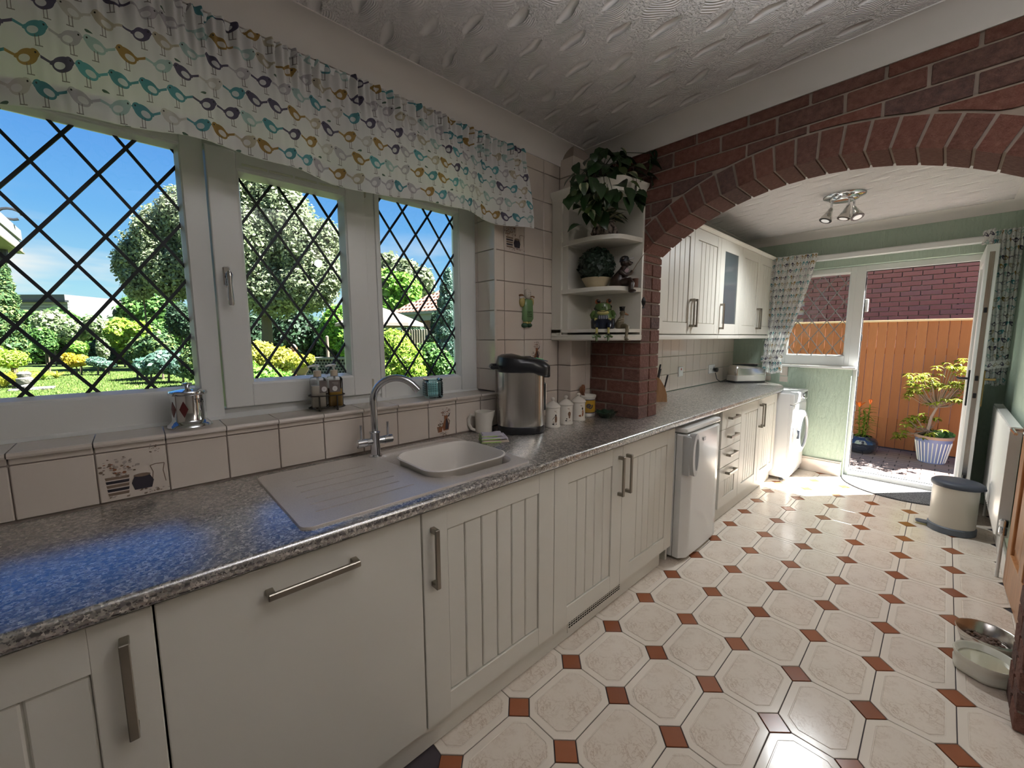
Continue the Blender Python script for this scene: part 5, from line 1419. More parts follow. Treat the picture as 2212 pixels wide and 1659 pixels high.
# topiary ball in cream bowl
tp_ = fig('topiary_ball', 'artificial dark green box ball in a cream bowl on the middle shelf', 'plant', 1.288, .402, 1.592)
MB().lathe([(.001, 0.0005), (.048, .0005), (.060, .020), (.078, .052), (.080, .056), (.076, .056), (.055, .020), (.001, .012)], seg=30).build('bowl', mat('cream_stoneware', (.50, .42, .27), .5), tp_, smooth=True, angle=60, **LW)
TLF = mat('box_leaf_dark', (.010, .028, .016), .45)
def foliage_shell(r, n, c, sz, seed, sq=1):
    b = MB(); rr = random.Random(seed)
    for i in range(n):
        z = 1-2*(i+.5)/n; a = i*2.399963; q = math.sqrt(1-z*z)
        d = Vector((q*math.cos(a), q*math.sin(a), z*sq)); 
        t = d.cross(Vector((rr.uniform(-1, 1), rr.uniform(-1, 1), rr.uniform(-1, 1)))).normalized(); u = d.cross(t)
        p = d*(r*rr.uniform(.93, 1.05)); s = sz*rr.uniform(.7, 1.2); k = d*(s*rr.uniform(.3, 1.2))
        b.add([tuple(Vector(c)+p-u*s), tuple(Vector(c)+p+t*s*.6+k*.6), tuple(Vector(c)+p+u*s+k), tuple(Vector(c)+p-t*s*.6+k*.6)], [(0, 1, 2, 3)])
    return b
b = foliage_shell(.090, 1000, (0, 0, .122), .013, 4); b.sphere((0, 0, .122), .085, 20, 12); o = b.build('leaves', TLF, tp_, **LW); o['kind'] = 'stuff'
# gargoyle planter
GST = mat('weathered_stone', (.36, .29, .24), .8, fn=lambda nt, b: (setc(nt, b, nt.ramp(X(nt.noise(nt.coord(), 45, 4)), [(.38, (.035, .025, .022)), (.6, (.42, .34, .29))])), setn(nt, b, nt.bump(X(nt.noise(nt.coord(), 60, 3)), .8, .004))))
gg = fig('planter', 'stone-look gargoyle planter with folded wings on the top corner shelf', 'planter', 1.313, .372, 1.855)
MB().lathe([(.001, .0005), (.040, .0005), (.055, .02), (.058, .05), (.050, .085), (.046, .088), (.042, .07), (.001, .06)], seg=24).build('pot', GST, gg, smooth=True, angle=60, **LW)
sph(gg, 'head', GST, (0, -.058, .042), .026, .024, .028); sph(gg, 'snout', GST, (0, -.082, .026), .014, .014, .012)
for s in (-1, 1):
    MB().loft([[(s*.014, -.055, .062), (s*.030, -.050, .052), (s*.052, -.040, .094), (s*.050, -.038, .096)], [(s*.014, -.045, .062), (s*.030, -.040, .052), (s*.052, -.034, .094), (s*.050, -.032, .096)]]).build('ear', GST, gg, **LW)
    sph(gg, 'brow', GST, (s*.010, -.078, .050), .010, .007, .004, s*.5); sph(gg, 'eye', FBK, (s*.010, -.081, .044), .004, .003, .003)
    for k in range(4): MB().tube([(s*(.030+.006*k), -.048+.010*k, .074-.004*k), (s*(.054+.004*k), -.040+.012*k, .050-.006*k), (s*(.048+.004*k), -.052+.012*k, .016)], [.006, .009, .005], 8).build('wing_feather', GST, gg, smooth=True, **LW)
    sph(gg, 'claw', GST, (s*.026, -.070, .008), .014, .012, .0075)
# foliage: heart-shaped leaves as single pieces
LFD = [mat('pothos_green', (.016, .040, .012), .3), mat('pothos_light', (.055, .085, .022), .32)]
def _var(nt, b):
    x, y, z = nt.xyz(nt.coord()); n = X(nt.noise(nt.coord(scale=(90, 25, 90)), 1.0, 3))
    f = ((x.abs()-.012)*160+n*3-1.4).max(0.0).min(1.0); setc(nt, b, nt.mix(f, (.03, .06, .02), (.36, .36, .22)))
LVAR = mat('variegated_leaf', (.1, .15, .06), .3, fn=_var)
def leaf_mesh(L, Wd, m, curl=.25, nm='leaf'):
    b = MB(); prof = [(0, .0), (.08, .34), (.22, .5), (.45, .46), (.68, .30), (.86, .13), (1, .0)]
    vs = []; 
    for t, w in prof:
        zc = -curl*L*t*t; 
        for s in (-1, 0, 1): vs.append((s*w*Wd*2*.5, L*t-(.10*L if s and t < .1 else 0), zc+(abs(s)*w*Wd*.28)))
    fs = []
    for k in range(len(prof)-1):
        for c in (0, 1): fs.append((k*3+c, k*3+c+1, k*3+c+4, k*3+c+3))
    b.add(vs, fs); me = b.mesh(nm, m, True)
    return me
lm = [leaf_mesh(.085, .068, LFD[0]), leaf_mesh(.075, .058, LFD[0], .4), leaf_mesh(.078, .062, LFD[1], .3), leaf_mesh(.07, .05, LVAR, .35)]
po = thing('trailing_pothos', 'large dark trailing pothos plant standing on top of the corner shelf unit', 'plant', (1.33, .40, 2.135))
MB().lathe([(.001, .001), (.05, .001), (.068, .10), (.072, .105), (.066, .105), (.05, .02), (.001, .09)], (1.34, .42, 2.135), 20).build('pot', mat('dark_pot', (.05, .04, .035), .5), po, smooth=True)
rl = random.Random(12)
spots = []
# pixel clouds of the plant: (px,py,spread x,spread y,count)
for px, py, sx, sy, cnt, pl in ((1330, 335, 45, 26, 30, .30), (1290, 375, 42, 28, 24, .30), (1370, 370, 26, 32, 18, .24), (1262, 410, 28, 26, 14, .28), (1310, 420, 34, 26, 18, .20), (1366, 420, 20, 24, 14, .17), (1280, 450, 22, 22, 9, .26), (1250, 385, 18, 18, 8, .34)):
    for _ in range(cnt):
        x_, y_ = px+rl.gauss(0, .6)*sx, py+rl.gauss(0, .6)*sy
        spots.append((x_, y_, pl+rl.uniform(-.03, .05)))
pot = Vector((1.34, .42, 2.23))
for i, (x_, y_, pl) in enumerate(spots):
    p = at(x_, y_, 1, pl)
    if not (.9 < p.x < 1.62): continue
    if p.z > ZC-.03: p.z = ZC-.03-rl.uniform(0, .05)
    if 1.205 < p.x < 1.44 and 2.06 < p.z < 2.14 and p.y > .215: p.z = 2.145+rl.uniform(0, .02)
    if p.x > 1.43 and p.y > .19: p.y = .185
    d = (p-pot); d.z *= .3; a = math.atan2(d.y, d.x)+rl.uniform(-.8, .8)
    inst('leaf', lm[rl.choice((0, 0, 0, 1, 1, 2, 3))], po, p, (rl.uniform(-1.3, -.2), rl.uniform(-.5, .5), a-PI/2), [rl.uniform(.7, 1.15)]*3)
    if i % 6 == 0:
        mid = (p+pot)/2+Vector((0, 0, .05)); MB().tube([pot, mid, p], .0018, 5).build('stem', LFD[0], po)
va_ = thing('variegated_plant', 'cream and green variegated plant growing in the gargoyle planter', 'plant', (1.313, .372, 1.94))
lv = [leaf_mesh(.12, .075, LVAR, .45), leaf_mesh(.10, .06, LVAR, .3), leaf_mesh(.07, .055, LFD[0], .4), leaf_mesh(.05, .04, LFD[1], .3)]
for k in range(26):
    a = k*2.4; tilt = rl.uniform(-.6, .5)
    d = Vector((math.cos(a), math.sin(a), 0)); p = Vector((1.313, .372, 1.945))+d*rl.uniform(.01, .05)+Vector((0, 0, rl.uniform(0, .07)))
    inst('leaf', lv[k % 2] if -2.6 < math.atan2(d.y, d.x) < -.1 else lv[2+k % 2], va_, p, (tilt*.7+.3, rl.uniform(-.3, .3), a-PI/2), [rl.uniform(.75, 1.0)]*3)
    if k % 3 == 0: MB().tube([(1.313, .372, 1.925), tuple(p)], .002, 5).build('stem', LFD[1], va_)
# crock on top of the far wall units
ck = thing('crock', 'small white lidded crock with a dark emblem on the far wall cabinets', 'pot', (2.62, .47, ZU1+.016))
MB().lathe([(.001, .0005), (.062, .0005), (.066, .006), (.066, .135), (.062, .14), (.001, .14)], seg=28).build('body', CERAM, ck, smooth=True, angle=50, **LW)
MB().lathe([(.064, .141), (.070, .142), (.070, .150), (.045, .162), (.001, .166)], seg=28).build('lid', CERAM, ck, smooth=True, angle=50, **LW)
b = MB()
for k in range(4): a = -1.2+k*.18; b.add([(.0668*math.cos(a+s*.09), .0668*math.sin(a+s*.09), z) for s, z in ((-1, .075), (1, .075), (1, .118), (-1, .118))], [(0, 1, 2, 3)])
b.build('emblem', FBK, ck, **LW)
# black kettle at the picture's left edge
kt = thing('kettle', 'dark kettle cut off by the left edge of the picture', 'kettle', (-1.03, .545, ZT))
MB().lathe([(.001, .0005), (.080, .0005), (.083, .01), (.078, .10), (.070, .17), (.060, .20), (.02, .21), (.012, .225), (.001, .228)], seg=28).build('body', mat('kettle_dark', (.012, .02, .03), .2), kt, smooth=True, angle=50, **LW)
MB().tube([(-.06, 0, .19), (-.11, 0, .19), (-.125, 0, .12), (-.09, 0, .05)], .011, 8).build('handle', BLACK, kt, smooth=True, **LW)
MB().tube([(.07, 0, .13), (.10, 0, .17), (.115, 0, .19)], [.02, .014, .010], 10).build('spout', mat('kettle_dark'), kt, smooth=True, **LW)
# ================================================================== ON THE FLOOR
bn = thing('pedal_bin', 'cream oval pedal bin with dark grey lid and base by the radiator', 'bin', (3.385, -1.075, 0), math.radians(90))
# local -y... pedal points along local +x (towards the units)
CRM = mat('bin_cream', (.60, .57, .50), .3)
def dsh(r, n=28): return [(r*math.cos(2*PI*i/n), r*1.02*math.sin(2*PI*i/n)) for i in range(n)]
MB().loft([[(x, y, z) for x, y in dsh(r)] for z, r in ((.001, .115), (.004, .118), (.042, .118), (.048, .112))]).build('base', GREYP, bn, smooth=True, angle=40, **LW)
MB().loft([[(x, y, z) for x, y in dsh(r)] for z, r in ((.047, .110), (.05, .111), (.318, .111), (.320, .109))]).build('body', CRM, bn, smooth=True, angle=40, **LW)
MB().loft([[(x*(1 if x > 0 else 1.10), y, z) for x, y in dsh(r)] for z, r in ((.318, .119), (.324, .121), (.342, .120), (.352, .108), (.356, .06), (.357, .01))]).build('lid', mat('bin_lid', (.045, .055, .075), .5), bn, smooth=True, angle=60, **LW)
MB().loft([[(x, y, z) for x, y in rrect(.10, .175, -.03, .03, .025, 4)] for z in (.016, .026)]).build('pedal', GREYP, bn, smooth=True, angle=40, **LW)
MB().box(-.135, -.105, -.05, .05, .322, .340, .006).build('lid_hinge', mat('bin_lid'), bn, **LW)
mt = thing('doormat', 'grey half-moon doormat in front of the open back door', 'mat', (4.26, -.80, 0))
def _mat(nt, b):
    n = X(nt.noise(nt.coord(), 220, 2)); setc(nt, b, nt.ramp(n, [(.38, (.045, .047, .05)), (.62, (.22, .22, .22))])); setn(nt, b, nt.bump(n, 1.0, .006))
pts = [(-.43*math.sin(PI*k/24)*1.0, .43*math.cos(PI*k/24)) for k in range(25)]
MB().loft([[(x*s, y*s, z) for x, y in pts] for z, s in ((.001, 1), (.008, 1), (.011, .985))]).build('pile', mat('grey_mat_pile', (.12, .12, .12), 1.0, fn=_mat), mt, **LW)
MB().loft([[(x*1.015, y*1.015, z) for x, y in pts] for z in (.0006, .004)]).build('rubber_edge', BLACK, mt, **LW)
wbn = thing('pet_bowl', 'cream ceramic pet bowl with scalloped foot standing nearest the brick pier', 'bowl', (1.742, -1.158, 0))
n = 40; rings = []
for z, r, sc in ((.001, .078, 0), (.006, .088, .035), (.022, .090, .04), (.030, .082, .01), (.050, .086, 0), (.066, .090, 0), (.071, .088, 0), (.068, .082, 0), (.030, .070, 0), (.020, .05, 0)):
    rings.append([(r*(1+sc*math.cos(6*2*PI*i/n))*math.cos(2*PI*i/n), r*(1+sc*math.cos(6*2*PI*i/n))*math.sin(2*PI*i/n), z) for i in range(n)])
MB().loft(rings).build('bowl', mat('bowl_cream', (.80, .78, .68), .2), wbn, smooth=True, angle=70, **LW)
MB().lathe([(.0765, .046), (.001, .0461)], seg=30, caps=False).build('water', mat('water', (.50, .48, .36), .02, spec=1), wbn, smooth=True, **LW)
sbn = thing('pet_bowl', 'stainless steel pet bowl with dark food behind the cream bowl', 'bowl', (1.965, -1.172, 0))
MB().lathe([(.001, .001), (.072, .001), (.076, .003), (.086, .035), (.095, .058), (.094, .060), (.088, .057), (.070, .008), (.001, .006)], seg=36).build('bowl', STEEL, sbn, smooth=True, angle=60, **LW)
b = MB(); rr = random.Random(2)
for _ in range(60):
    a = rr.uniform(0, 6.28); q = rr.uniform(0, .058)**1.0; b.sphere((q*math.cos(a), q*math.sin(a), .014+rr.uniform(0, .010)), rr.uniform(.006, .011), 6, 4, 1.3, 1, .7)
o = b.build('food', mat('pet_food', (.10, .055, .035), .6), sbn, smooth=True, **LW); o['kind'] = 'stuff'
# ---- uplighter and globe, added out of frame to brighten the near room
OPAL = mat('opal_glass', (1, .95, .88), .3, Emission_Strength=1.5); OPAL.node_tree.nodes['Principled BSDF'].inputs['Emission Color'].default_value = (1, .92, .8, 1)
ul = thing('added_uplighter', 'pendant bowl uplighter added outside the frame to brighten the near ceiling', 'light', (.15, -1.15, ZC))
MB().lathe([(.001, -.03), (.05, -.03), (.055, -.02), (.055, -.0005), (.001, -.0005)], (.15, -1.15, ZC), 24).build('ceiling_rose', CHROME, ul, smooth=True, angle=40)
for k in range(3):
    a = 2.1*k; MB().tube([(.15+.02*math.cos(a), -1.15+.02*math.sin(a), ZC-.03), (.15+.14*math.cos(a), -1.15+.14*math.sin(a), ZC-.385)], .003, 6).build('rod', CHROME, ul)
MB().lathe([(.001, -.47), (.06, -.465), (.12, -.43), (.15, -.385), (.153, -.385), (.122, -.438), (.06, -.475), (.001, -.48)], (.15, -1.15, ZC), 28).build('bowl', mat('satin_bowl', (.5, .48, .45), .5), ul, smooth=True)
ld_ = bpy.data.lights.new('added_uplight_lamp', 'SPOT'); ld_.energy = UP_W; ld_.color = (.98, .97, 1); ld_.spot_size = math.radians(158); ld_.spot_blend = .6; ld_.shadow_soft_size = .05
lo_ = bpy.data.objects.new('added_uplight_lamp', ld_); COL.objects.link(lo_); lo_.location = (.15, -1.15, ZC-.40); lo_.rotation_euler = (PI, 0, 0)
sb = thing('added_globe', 'small opal globe ceiling light added outside the frame for warm near-kitchen light', 'light', (1.0, -2.3, ZC))  # added globe stands in for the near room's unseen warm lamp
MB().lathe([(.001, -.03), (.05, -.03), (.055, -.02), (.055, -.0005), (.001, -.0005)], (1.0, -2.3, ZC), 24).build('ceiling_rose', CHROME, sb, smooth=True, angle=40)
MB().lathe([(.03, .075), (.05, .05), (.07, .0), (.05, -.05), (.001, -.07)], (1.0, -2.3, ZC-.105), 24, caps=False).build('shade', OPAL, sb, smooth=True)
ld_ = bpy.data.lights.new('added_globe_lamp', 'POINT'); ld_.energy = GLOBE_W; ld_.color = (1, .92, .80); ld_.shadow_soft_size = .04
lo_ = bpy.data.objects.new('added_globe_lamp', ld_); COL.objects.link(lo_); lo_.location = (1.0, -2.3, ZC-.22)
# ================================================================== GARDEN
import numpy as np
ZG = -.15
GAIN = 3.2
NR = np.random.RandomState(11)
def _leaf(c1, c2, c3=None, tl=.35):
    def fn(nt, b):
        g = nt.n('ShaderNodeNewGeometry'); r = g.outputs['Random Per Island']
        st = [(0, c1), (.6, c2)] + ([(1, c3)] if c3 else [])
        c = nt.ramp(r, st); setc(nt, b, c)
        t = nt.n('ShaderNodeBsdfTranslucent'); nt.put(t.inputs[0], c)
        mx = nt.n('ShaderNodeMixShader', ins={0: tl}); nt.put(mx.inputs[1], b.outputs[0]); nt.put(mx.inputs[2], t.outputs[0])
        o = [n for n in nt.t.nodes if n.type == 'OUTPUT_MATERIAL'][0]; nt.put(o.inputs[0], mx.outputs[0])
    return fn
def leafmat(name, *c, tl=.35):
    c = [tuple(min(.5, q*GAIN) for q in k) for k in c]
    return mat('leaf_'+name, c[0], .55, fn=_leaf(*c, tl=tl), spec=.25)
COREM = mat('dark_crown_core', (.006, .010, .006), .9)  # near-black solid cores: the shade inside crowns put in as colour
BARK = mat('bark', (0.0992, 0.0756, 0.0556), .9)
def foliage(par, blobs, n, size, m, name='foliage', aspect=.55, shell=.35, core=.80, up=.0, seed=0, rough=.25, droop=0):
    """cloud of small folded leaves over a set of ellipsoids [(cx,cy,cz,rx,ry,rz)]; dark inner cores stop see-through"""
    rs = np.random.RandomState(seed+len(blobs)*7)
    B = np.array(blobs, float); area = (B[:, 3]*B[:, 4]+B[:, 4]*B[:, 5]+B[:, 3]*B[:, 5]); pr_ = area/area.sum()
    k = rs.choice(len(B), n, p=pr_)
    d = rs.normal(size=(n, 3)); d /= np.linalg.norm(d, axis=1)[:, None]
    rad = 1-shell*rs.rand(n)**1.6+rough*.5*rs.normal(size=n)*.5
    # lumpy surface
    lump = 1+.10*np.sin(d[:, 0]*7+k)*np.sin(d[:, 1]*8+k*2)*np.sin(d[:, 2]*7+k*3)+.06*np.sin(d[:, 0]*17+k*5)*np.sin(d[:, 2]*19+k)
    c = B[k, :3]+d*B[k, 3:]*(rad*lump)[:, None]
    nrm = d+rs.normal(size=(n, 3))*.55; nrm[:, 2] += .35+up; nrm /= np.linalg.norm(nrm, axis=1)[:, None]
    t = np.cross(nrm, rs.normal(size=(n, 3))); t /= np.linalg.norm(t, axis=1)[:, None]
    if droop: t[:, 2] -= droop; t /= np.linalg.norm(t, axis=1)[:, None]
    u = np.cross(nrm, t)
    s = (size*(.6+.8*rs.rand(n)))[:, None]
    V = np.empty((n, 4, 3)); V[:, 0] = c-t*s; V[:, 1] = c+u*s*aspect; V[:, 2] = c+t*s; V[:, 3] = c-u*s*aspect
    V[:, 1] += nrm*s*.15; V[:, 3] += nrm*s*.15
    V = V.reshape(-1, 3); F = np.arange(n*4).reshape(n, 4)
    V[:, 2] = np.maximum(V[:, 2], ZG+.002)
    off = np.array(ORG.get(par.name, (0, 0, 0)))
    nv = n*4; 
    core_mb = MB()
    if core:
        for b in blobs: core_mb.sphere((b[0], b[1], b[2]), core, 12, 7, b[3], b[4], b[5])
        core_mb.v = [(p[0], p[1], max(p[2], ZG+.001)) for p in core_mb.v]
    me = bpy.data.meshes.new(name)
    cv = np.array(core_mb.v).reshape(-1, 3) if core_mb.v else np.zeros((0, 3))
    allv = np.concatenate([V, cv])-off
    cf = core_mb.f
    me.vertices.add(len(allv)); me.vertices.foreach_set('co', allv.ravel())
    loops = list(F.ravel())+[i+nv for f in cf for i in f]
    tot = np.concatenate([np.full(n, 4), np.array([len(f) for f in cf], int)]) if cf else np.full(n, 4)
    me.loops.add(len(loops)); me.loops.foreach_set('vertex_index', loops)
    me.polygons.add(len(tot)); st_ = np.concatenate([[0], np.cumsum(tot)[:-1]]).astype(int)
    me.polygons.foreach_set('loop_start', st_); me.polygons.foreach_set('loop_total', tot.astype(int))
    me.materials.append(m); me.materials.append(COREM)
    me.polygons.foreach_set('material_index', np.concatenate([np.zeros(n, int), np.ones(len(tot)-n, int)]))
    me.update(calc_edges=True)
    o = bpy.data.objects.new(name, me); COL.objects.link(o); o.parent = par; o['kind'] = 'stuff'
    return o
FW = Vector((_f.x, _f.y, 0)).normalized()
def gp(px, depth, z=ZG, py=726):
    """ground point seen in pixel column px at the given depth along the view"""
    d = _f+CR*((px-1106)/FPX)-CU*((py-829.5)/FPX)
    t = depth; p = CAM+d*t
    return Vector((p.x, p.y, z))
def zat(py, px, depth):
    d = _f+CR*((px-1106)/FPX)-CU*((py-829.5)/FPX); return (CAM+d*depth).z
def blob(px, py, rx, ry, depth, dz=1.0):
    """ellipsoid of rx x ry pixels centred at a photo pixel and standing at the given depth"""
    d = _f+CR*((px-1106)/FPX)-CU*((py-829.5)/FPX); p = CAM+d*depth; s = depth/FPX
    # oblique pixels stretch: keep sizes roughly right
    cs = 1/math.sqrt(1+((px-1106)/FPX)**2); return (p.x, p.y, p.z, rx*s*cs, rx*s*cs, ry*s*.97)
def plant(nm, label, cat, blobs, n, size, m, group=None, trunk=None, **kw):
    b0 = blobs[0]; root = thing(nm, label, cat, (b0[0], b0[1], ZG), 0, group)
    foliage(root, blobs, n, size, m, seed=int(abs(b0[0])*100) % 9999, **kw)
    low = min(b[2]-b[5] for b in blobs)
    for b in blobs[:3]:
        if b[2]-b[5]*.8 > ZG: MB().tube([(b[0], b[1], ZG-.01), (b[0]+.03, b[1], (ZG+b[2])/2), (b[0], b[1], b[2])], [.03+.012*b[5], .025+.01*b[5], .02], 7).build('stem', BARK, root, smooth=True)
    if trunk:
        for (x0, y0, r0, zt) in trunk: MB().tube([(x0, y0, ZG), (x0+.1, y0, lerp(ZG, zt, .5)), (x0, y0+.1, zt)], [r0, r0*.8, r0*.5], 8).build('trunk', BARK, root, smooth=True)
    return root
L_OLIVE = leafmat('silver_olive', (.032, .042, .024), (.075, .088, .052), (.125, .135, .085))
L_MID = leafmat('mid_green', (.010, .026, .008), (.026, .056, .014), (.05, .09, .022))
L_BRIGHT = leafmat('bright_green', (.020, .052, .008), (.048, .10, .014), (.09, .15, .026))
L_LIME = leafmat('lime', (.04, .075, .008), (.085, .13, .016), (.14, .18, .03))
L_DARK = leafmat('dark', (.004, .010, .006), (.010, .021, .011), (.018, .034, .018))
L_BLUE = leafmat('blue_green', (.014, .034, .026), (.034, .062, .048), (.07, .10, .08))
L_GOLD = leafmat('gold', (.10, .060, .006), (.19, .115, .008), (.25, .18, .02))
L_YEL = leafmat('yellow_green', (.07, .075, .010), (.14, .135, .018), (.20, .20, .045))
L_PALE = leafmat('pale_variegated', (.03, .05, .02), (.08, .10, .05), (.17, .18, .12))
L_CON = leafmat('conifer', (.010, .024, .010), (.026, .048, .018), (.06, .075, .022))
# ---- lawn
def _lawn(nt, b):
    c = nt.coord(); n = X(nt.noise(c, 2.2, 4, .6)); m_ = X(nt.noise(nt.coord(scale=(1, 1, 1)), 60, 3, .7))
    setc(nt, b, nt.mix(m_, nt.mix(n, (.105, .165, .040), (.165, .20, .07)), (.06, .105, .025))); setn(nt, b, nt.bump(m_, 1.0, .05))
LAWN = mat('mown_lawn', (0.128, 0.176, 0.0384), .9, fn=_lawn, spec=.1)
lw = MB().grid(lambda u, v: (-40+90*u, 1.2+60*v, ZG+.01*math.sin(u*60)*math.sin(v*40)), 30, 24).build('lawn', LAWN)
tag(lw, 'broad sunlit mown lawn stretching behind the kitchen window', 'lawn'); lw['kind'] = 'stuff'
# short grass blades over the nearer part of the lawn
def blades():
    n = 26000; P = np.empty((n, 2))
    dep = 5+13*NR.rand(n)**.8; px = -40+470*NR.rand(n)
    out = np.empty((n, 3, 3))
    for i in range(n):
        p = gp(px[i], dep[i]); h = .03+.03*NR.rand(); a = NR.rand()*6.28; w = .012
        out[i] = [(p.x-w*math.cos(a), p.y-w*math.sin(a), ZG), (p.x+w*math.cos(a), p.y+w*math.sin(a), ZG), (p.x+NR.normal()*.015, p.y+NR.normal()*.015, ZG+h)]
    me = bpy.data.meshes.new('grass_blades'); me.from_pydata(out.reshape(-1, 3).tolist(), [], np.arange(n*3).reshape(n, 3).tolist())
    me.materials.append(leafmat('grass', (.022, .040, .008), (.042, .066, .014), (.075, .088, .028))); me.update()
    o = bpy.data.objects.new('grass_blades', me); COL.objects.link(o); o.parent = lw; o['kind'] = 'stuff'
blades()
# ---- left pane, back to front
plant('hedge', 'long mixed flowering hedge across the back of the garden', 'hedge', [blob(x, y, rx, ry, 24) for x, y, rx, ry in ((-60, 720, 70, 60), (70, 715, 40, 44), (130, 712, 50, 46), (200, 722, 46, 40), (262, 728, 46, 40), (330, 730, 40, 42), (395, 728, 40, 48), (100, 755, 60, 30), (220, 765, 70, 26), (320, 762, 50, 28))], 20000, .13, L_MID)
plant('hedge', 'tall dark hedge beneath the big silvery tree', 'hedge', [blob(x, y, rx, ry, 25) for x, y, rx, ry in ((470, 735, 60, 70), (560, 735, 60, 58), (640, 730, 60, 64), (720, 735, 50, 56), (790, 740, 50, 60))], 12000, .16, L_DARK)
plant('tree', 'hazy green tree behind the hedge under the tall tree left of the mullion', 'tree', [blob(305, 672, 48, 34, 34), blob(350, 676, 44, 36, 34), blob(270, 690, 30, 22, 34)], 5200, .22, L_MID)
plant('shrub', 'white-flowered climbing shrub on the hedge in the left pane', 'shrub', [blob(110, 700, 40, 28, 22), blob(160, 716, 36, 26, 22), blob(205, 705, 26, 20, 22)], 5200, .12, L_PALE)
plant('shrub', 'yellow-green climber on the hedge between the first two panes', 'shrub', [blob(262, 722, 34, 34, 21), blob(248, 752, 28, 26, 21), blob(300, 712, 26, 18, 21)], 5200, .11, L_LIME)
plant('conifer', 'tall bronze-green conifer at the left edge of the garden', 'conifer', [blob(6, y, r, 26, 15) for y, r in ((592, 14), (618, 24), (648, 34), (680, 42), (712, 48), (745, 52))], 14000, .10, L_CON, aspect=.4)
plant('shrub', 'round green conifer mound below the hedge at left', 'shrub', [blob(92, 728, 28, 20, 18), blob(100, 745, 24, 16, 18)], 4200, .07, L_MID)
plant('shrub', 'low spreading green shrub behind the golden flowers', 'shrub', [blob(168, 752, 24, 14, 18), blob(150, 764, 16, 10, 18)], 3000, .06, L_BRIGHT)
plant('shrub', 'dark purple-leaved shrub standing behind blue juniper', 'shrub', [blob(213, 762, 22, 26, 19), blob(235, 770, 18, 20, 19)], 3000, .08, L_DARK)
plant('flower_shrub', 'golden-yellow flowering shrub at the lawn edge in the left pane', 'shrub', [blob(150, 774, 16, 11, 16.5), blob(172, 778, 24, 11, 16.5), blob(162, 784, 26, 8, 16.5)], 3600, .055, L_GOLD)
plant('shrub', 'spreading blue-green juniper right of the golden shrub', 'shrub', [blob(208, 781, 22, 10, 16.5), blob(232, 787, 18, 7, 16.5)], 2600, .05, L_BLUE)
plant('shrub', 'small pale rose bush beside the lawn in front of the yellow climber', 'shrub', [blob(222, 752, 15, 22, 17.5)], 1200, .06, L_PALE, core=0)
plant('shrub', 'rounded dark cut-leaved shrub beside the blue-grey shrub', 'shrub', [blob(310, 760, 34, 30, 14.5), blob(345, 748, 38, 30, 14.5), blob(292, 776, 20, 20, 14.5)], 8000, .075, L_CON)
plant('shrub', 'dark ball-shaped conifer rising beside the window mullion', 'conifer', [blob(388, 690, 30, 36, 15), blob(408, 700, 26, 34, 15)], 5000, .07, L_DARK, aspect=.35)
plant('shrub', 'blue-grey spreading shrub in the shade at the lawn edge', 'shrub', [blob(322, 790, 34, 18, 13.5), blob(360, 782, 44, 24, 13.5), blob(392, 790, 30, 22, 13.5)], 7000, .07, L_BLUE)
plant('shrub', 'golden-green shrub nearest the mullion in the first pane', 'shrub', [blob(420, 785, 32, 34, 12.5), blob(440, 760, 26, 30, 12.5)], 4600, .07, L_CON)
plant('grass_clump', 'tall strap-leaved yellow-green clump at the left border', 'plant', [blob(20, 775, 44, 20, 12.5), blob(-20, 770, 44, 24, 12.5)], 2400, .05, L_LIME, core=.6)
def strap(par, c, n, L, m, seed, spread=.5):
    r = random.Random(seed); b = MB()
    for _ in range(n):
        a = r.uniform(0, 6.28); le = L*r.uniform(.6, 1.1); o = r.uniform(.15, spread); w = .022
        pts = [(o*t*le*math.cos(a)*1.6, o*t*le*math.sin(a)*1.6, le*(t-.45*t*t*(1+o))) for t in (0, .3, .6, .85, 1)]
        sx, sy = -math.sin(a), math.cos(a); vs = []
        for k, p in enumerate(pts):
            ww = w*(1-k/4.2)
            vs += [(c[0]+p[0]-sx*ww, c[1]+p[1]-sy*ww, c[2]+p[2]), (c[0]+p[0]+sx*ww, c[1]+p[1]+sy*ww, c[2]+p[2])]
        b.add(vs, [(2*k, 2*k+1, 2*k+3, 2*k+2) for k in range(4)])
    o = b.build('strap_leaves', m, par); o['kind'] = 'stuff'
sc_ = thing('strap_plant', 'fountain of long narrow leaves behind the carved stone', 'plant', tuple(gp(30, 12.2)))
strap(sc_, gp(30, 12.2), 110, 1.15, L_YEL, 3); strap(sc_, gp(-8, 12.0), 80, 1.1, L_YEL, 4)
st2 = thing('strap_plant', 'shorter spiky yellow-green leaves right of the carved stone', 'plant', tuple(gp(85, 14.5)))
strap(st2, gp(80, 14.5), 70, .7, L_LIME, 5); strap(st2, gp(110, 15), 60, .6, L_YEL, 6)
STN = mat('grey_stone', (0.149, 0.139, 0.123), .9, fn=lambda nt, b: setn(nt, b, nt.bump(X(nt.noise(nt.coord(), 18, 4)), 1, .05)))
p = gp(40, 11.6); ur = thing('stone_ornament', 'carved grey stone ornament on a slab beside the lawn', 'ornament', (p.x, p.y, ZG))
MB().lathe([(.01, .06), (.14, .06), (.16, .12), (.12, .18), (.17, .26), (.175, .34), (.12, .38), (.14, .42), (.15, .48), (.10, .54), (.06, .52), (.02, .48)], (p.x, p.y, ZG), 16).build('urn', STN, ur, smooth=True)
MB().box(p.x-.30, p.x+.55, p.y-.30, p.y+.30, ZG+.0, ZG+.06, .015).build('slab', STN, ur)
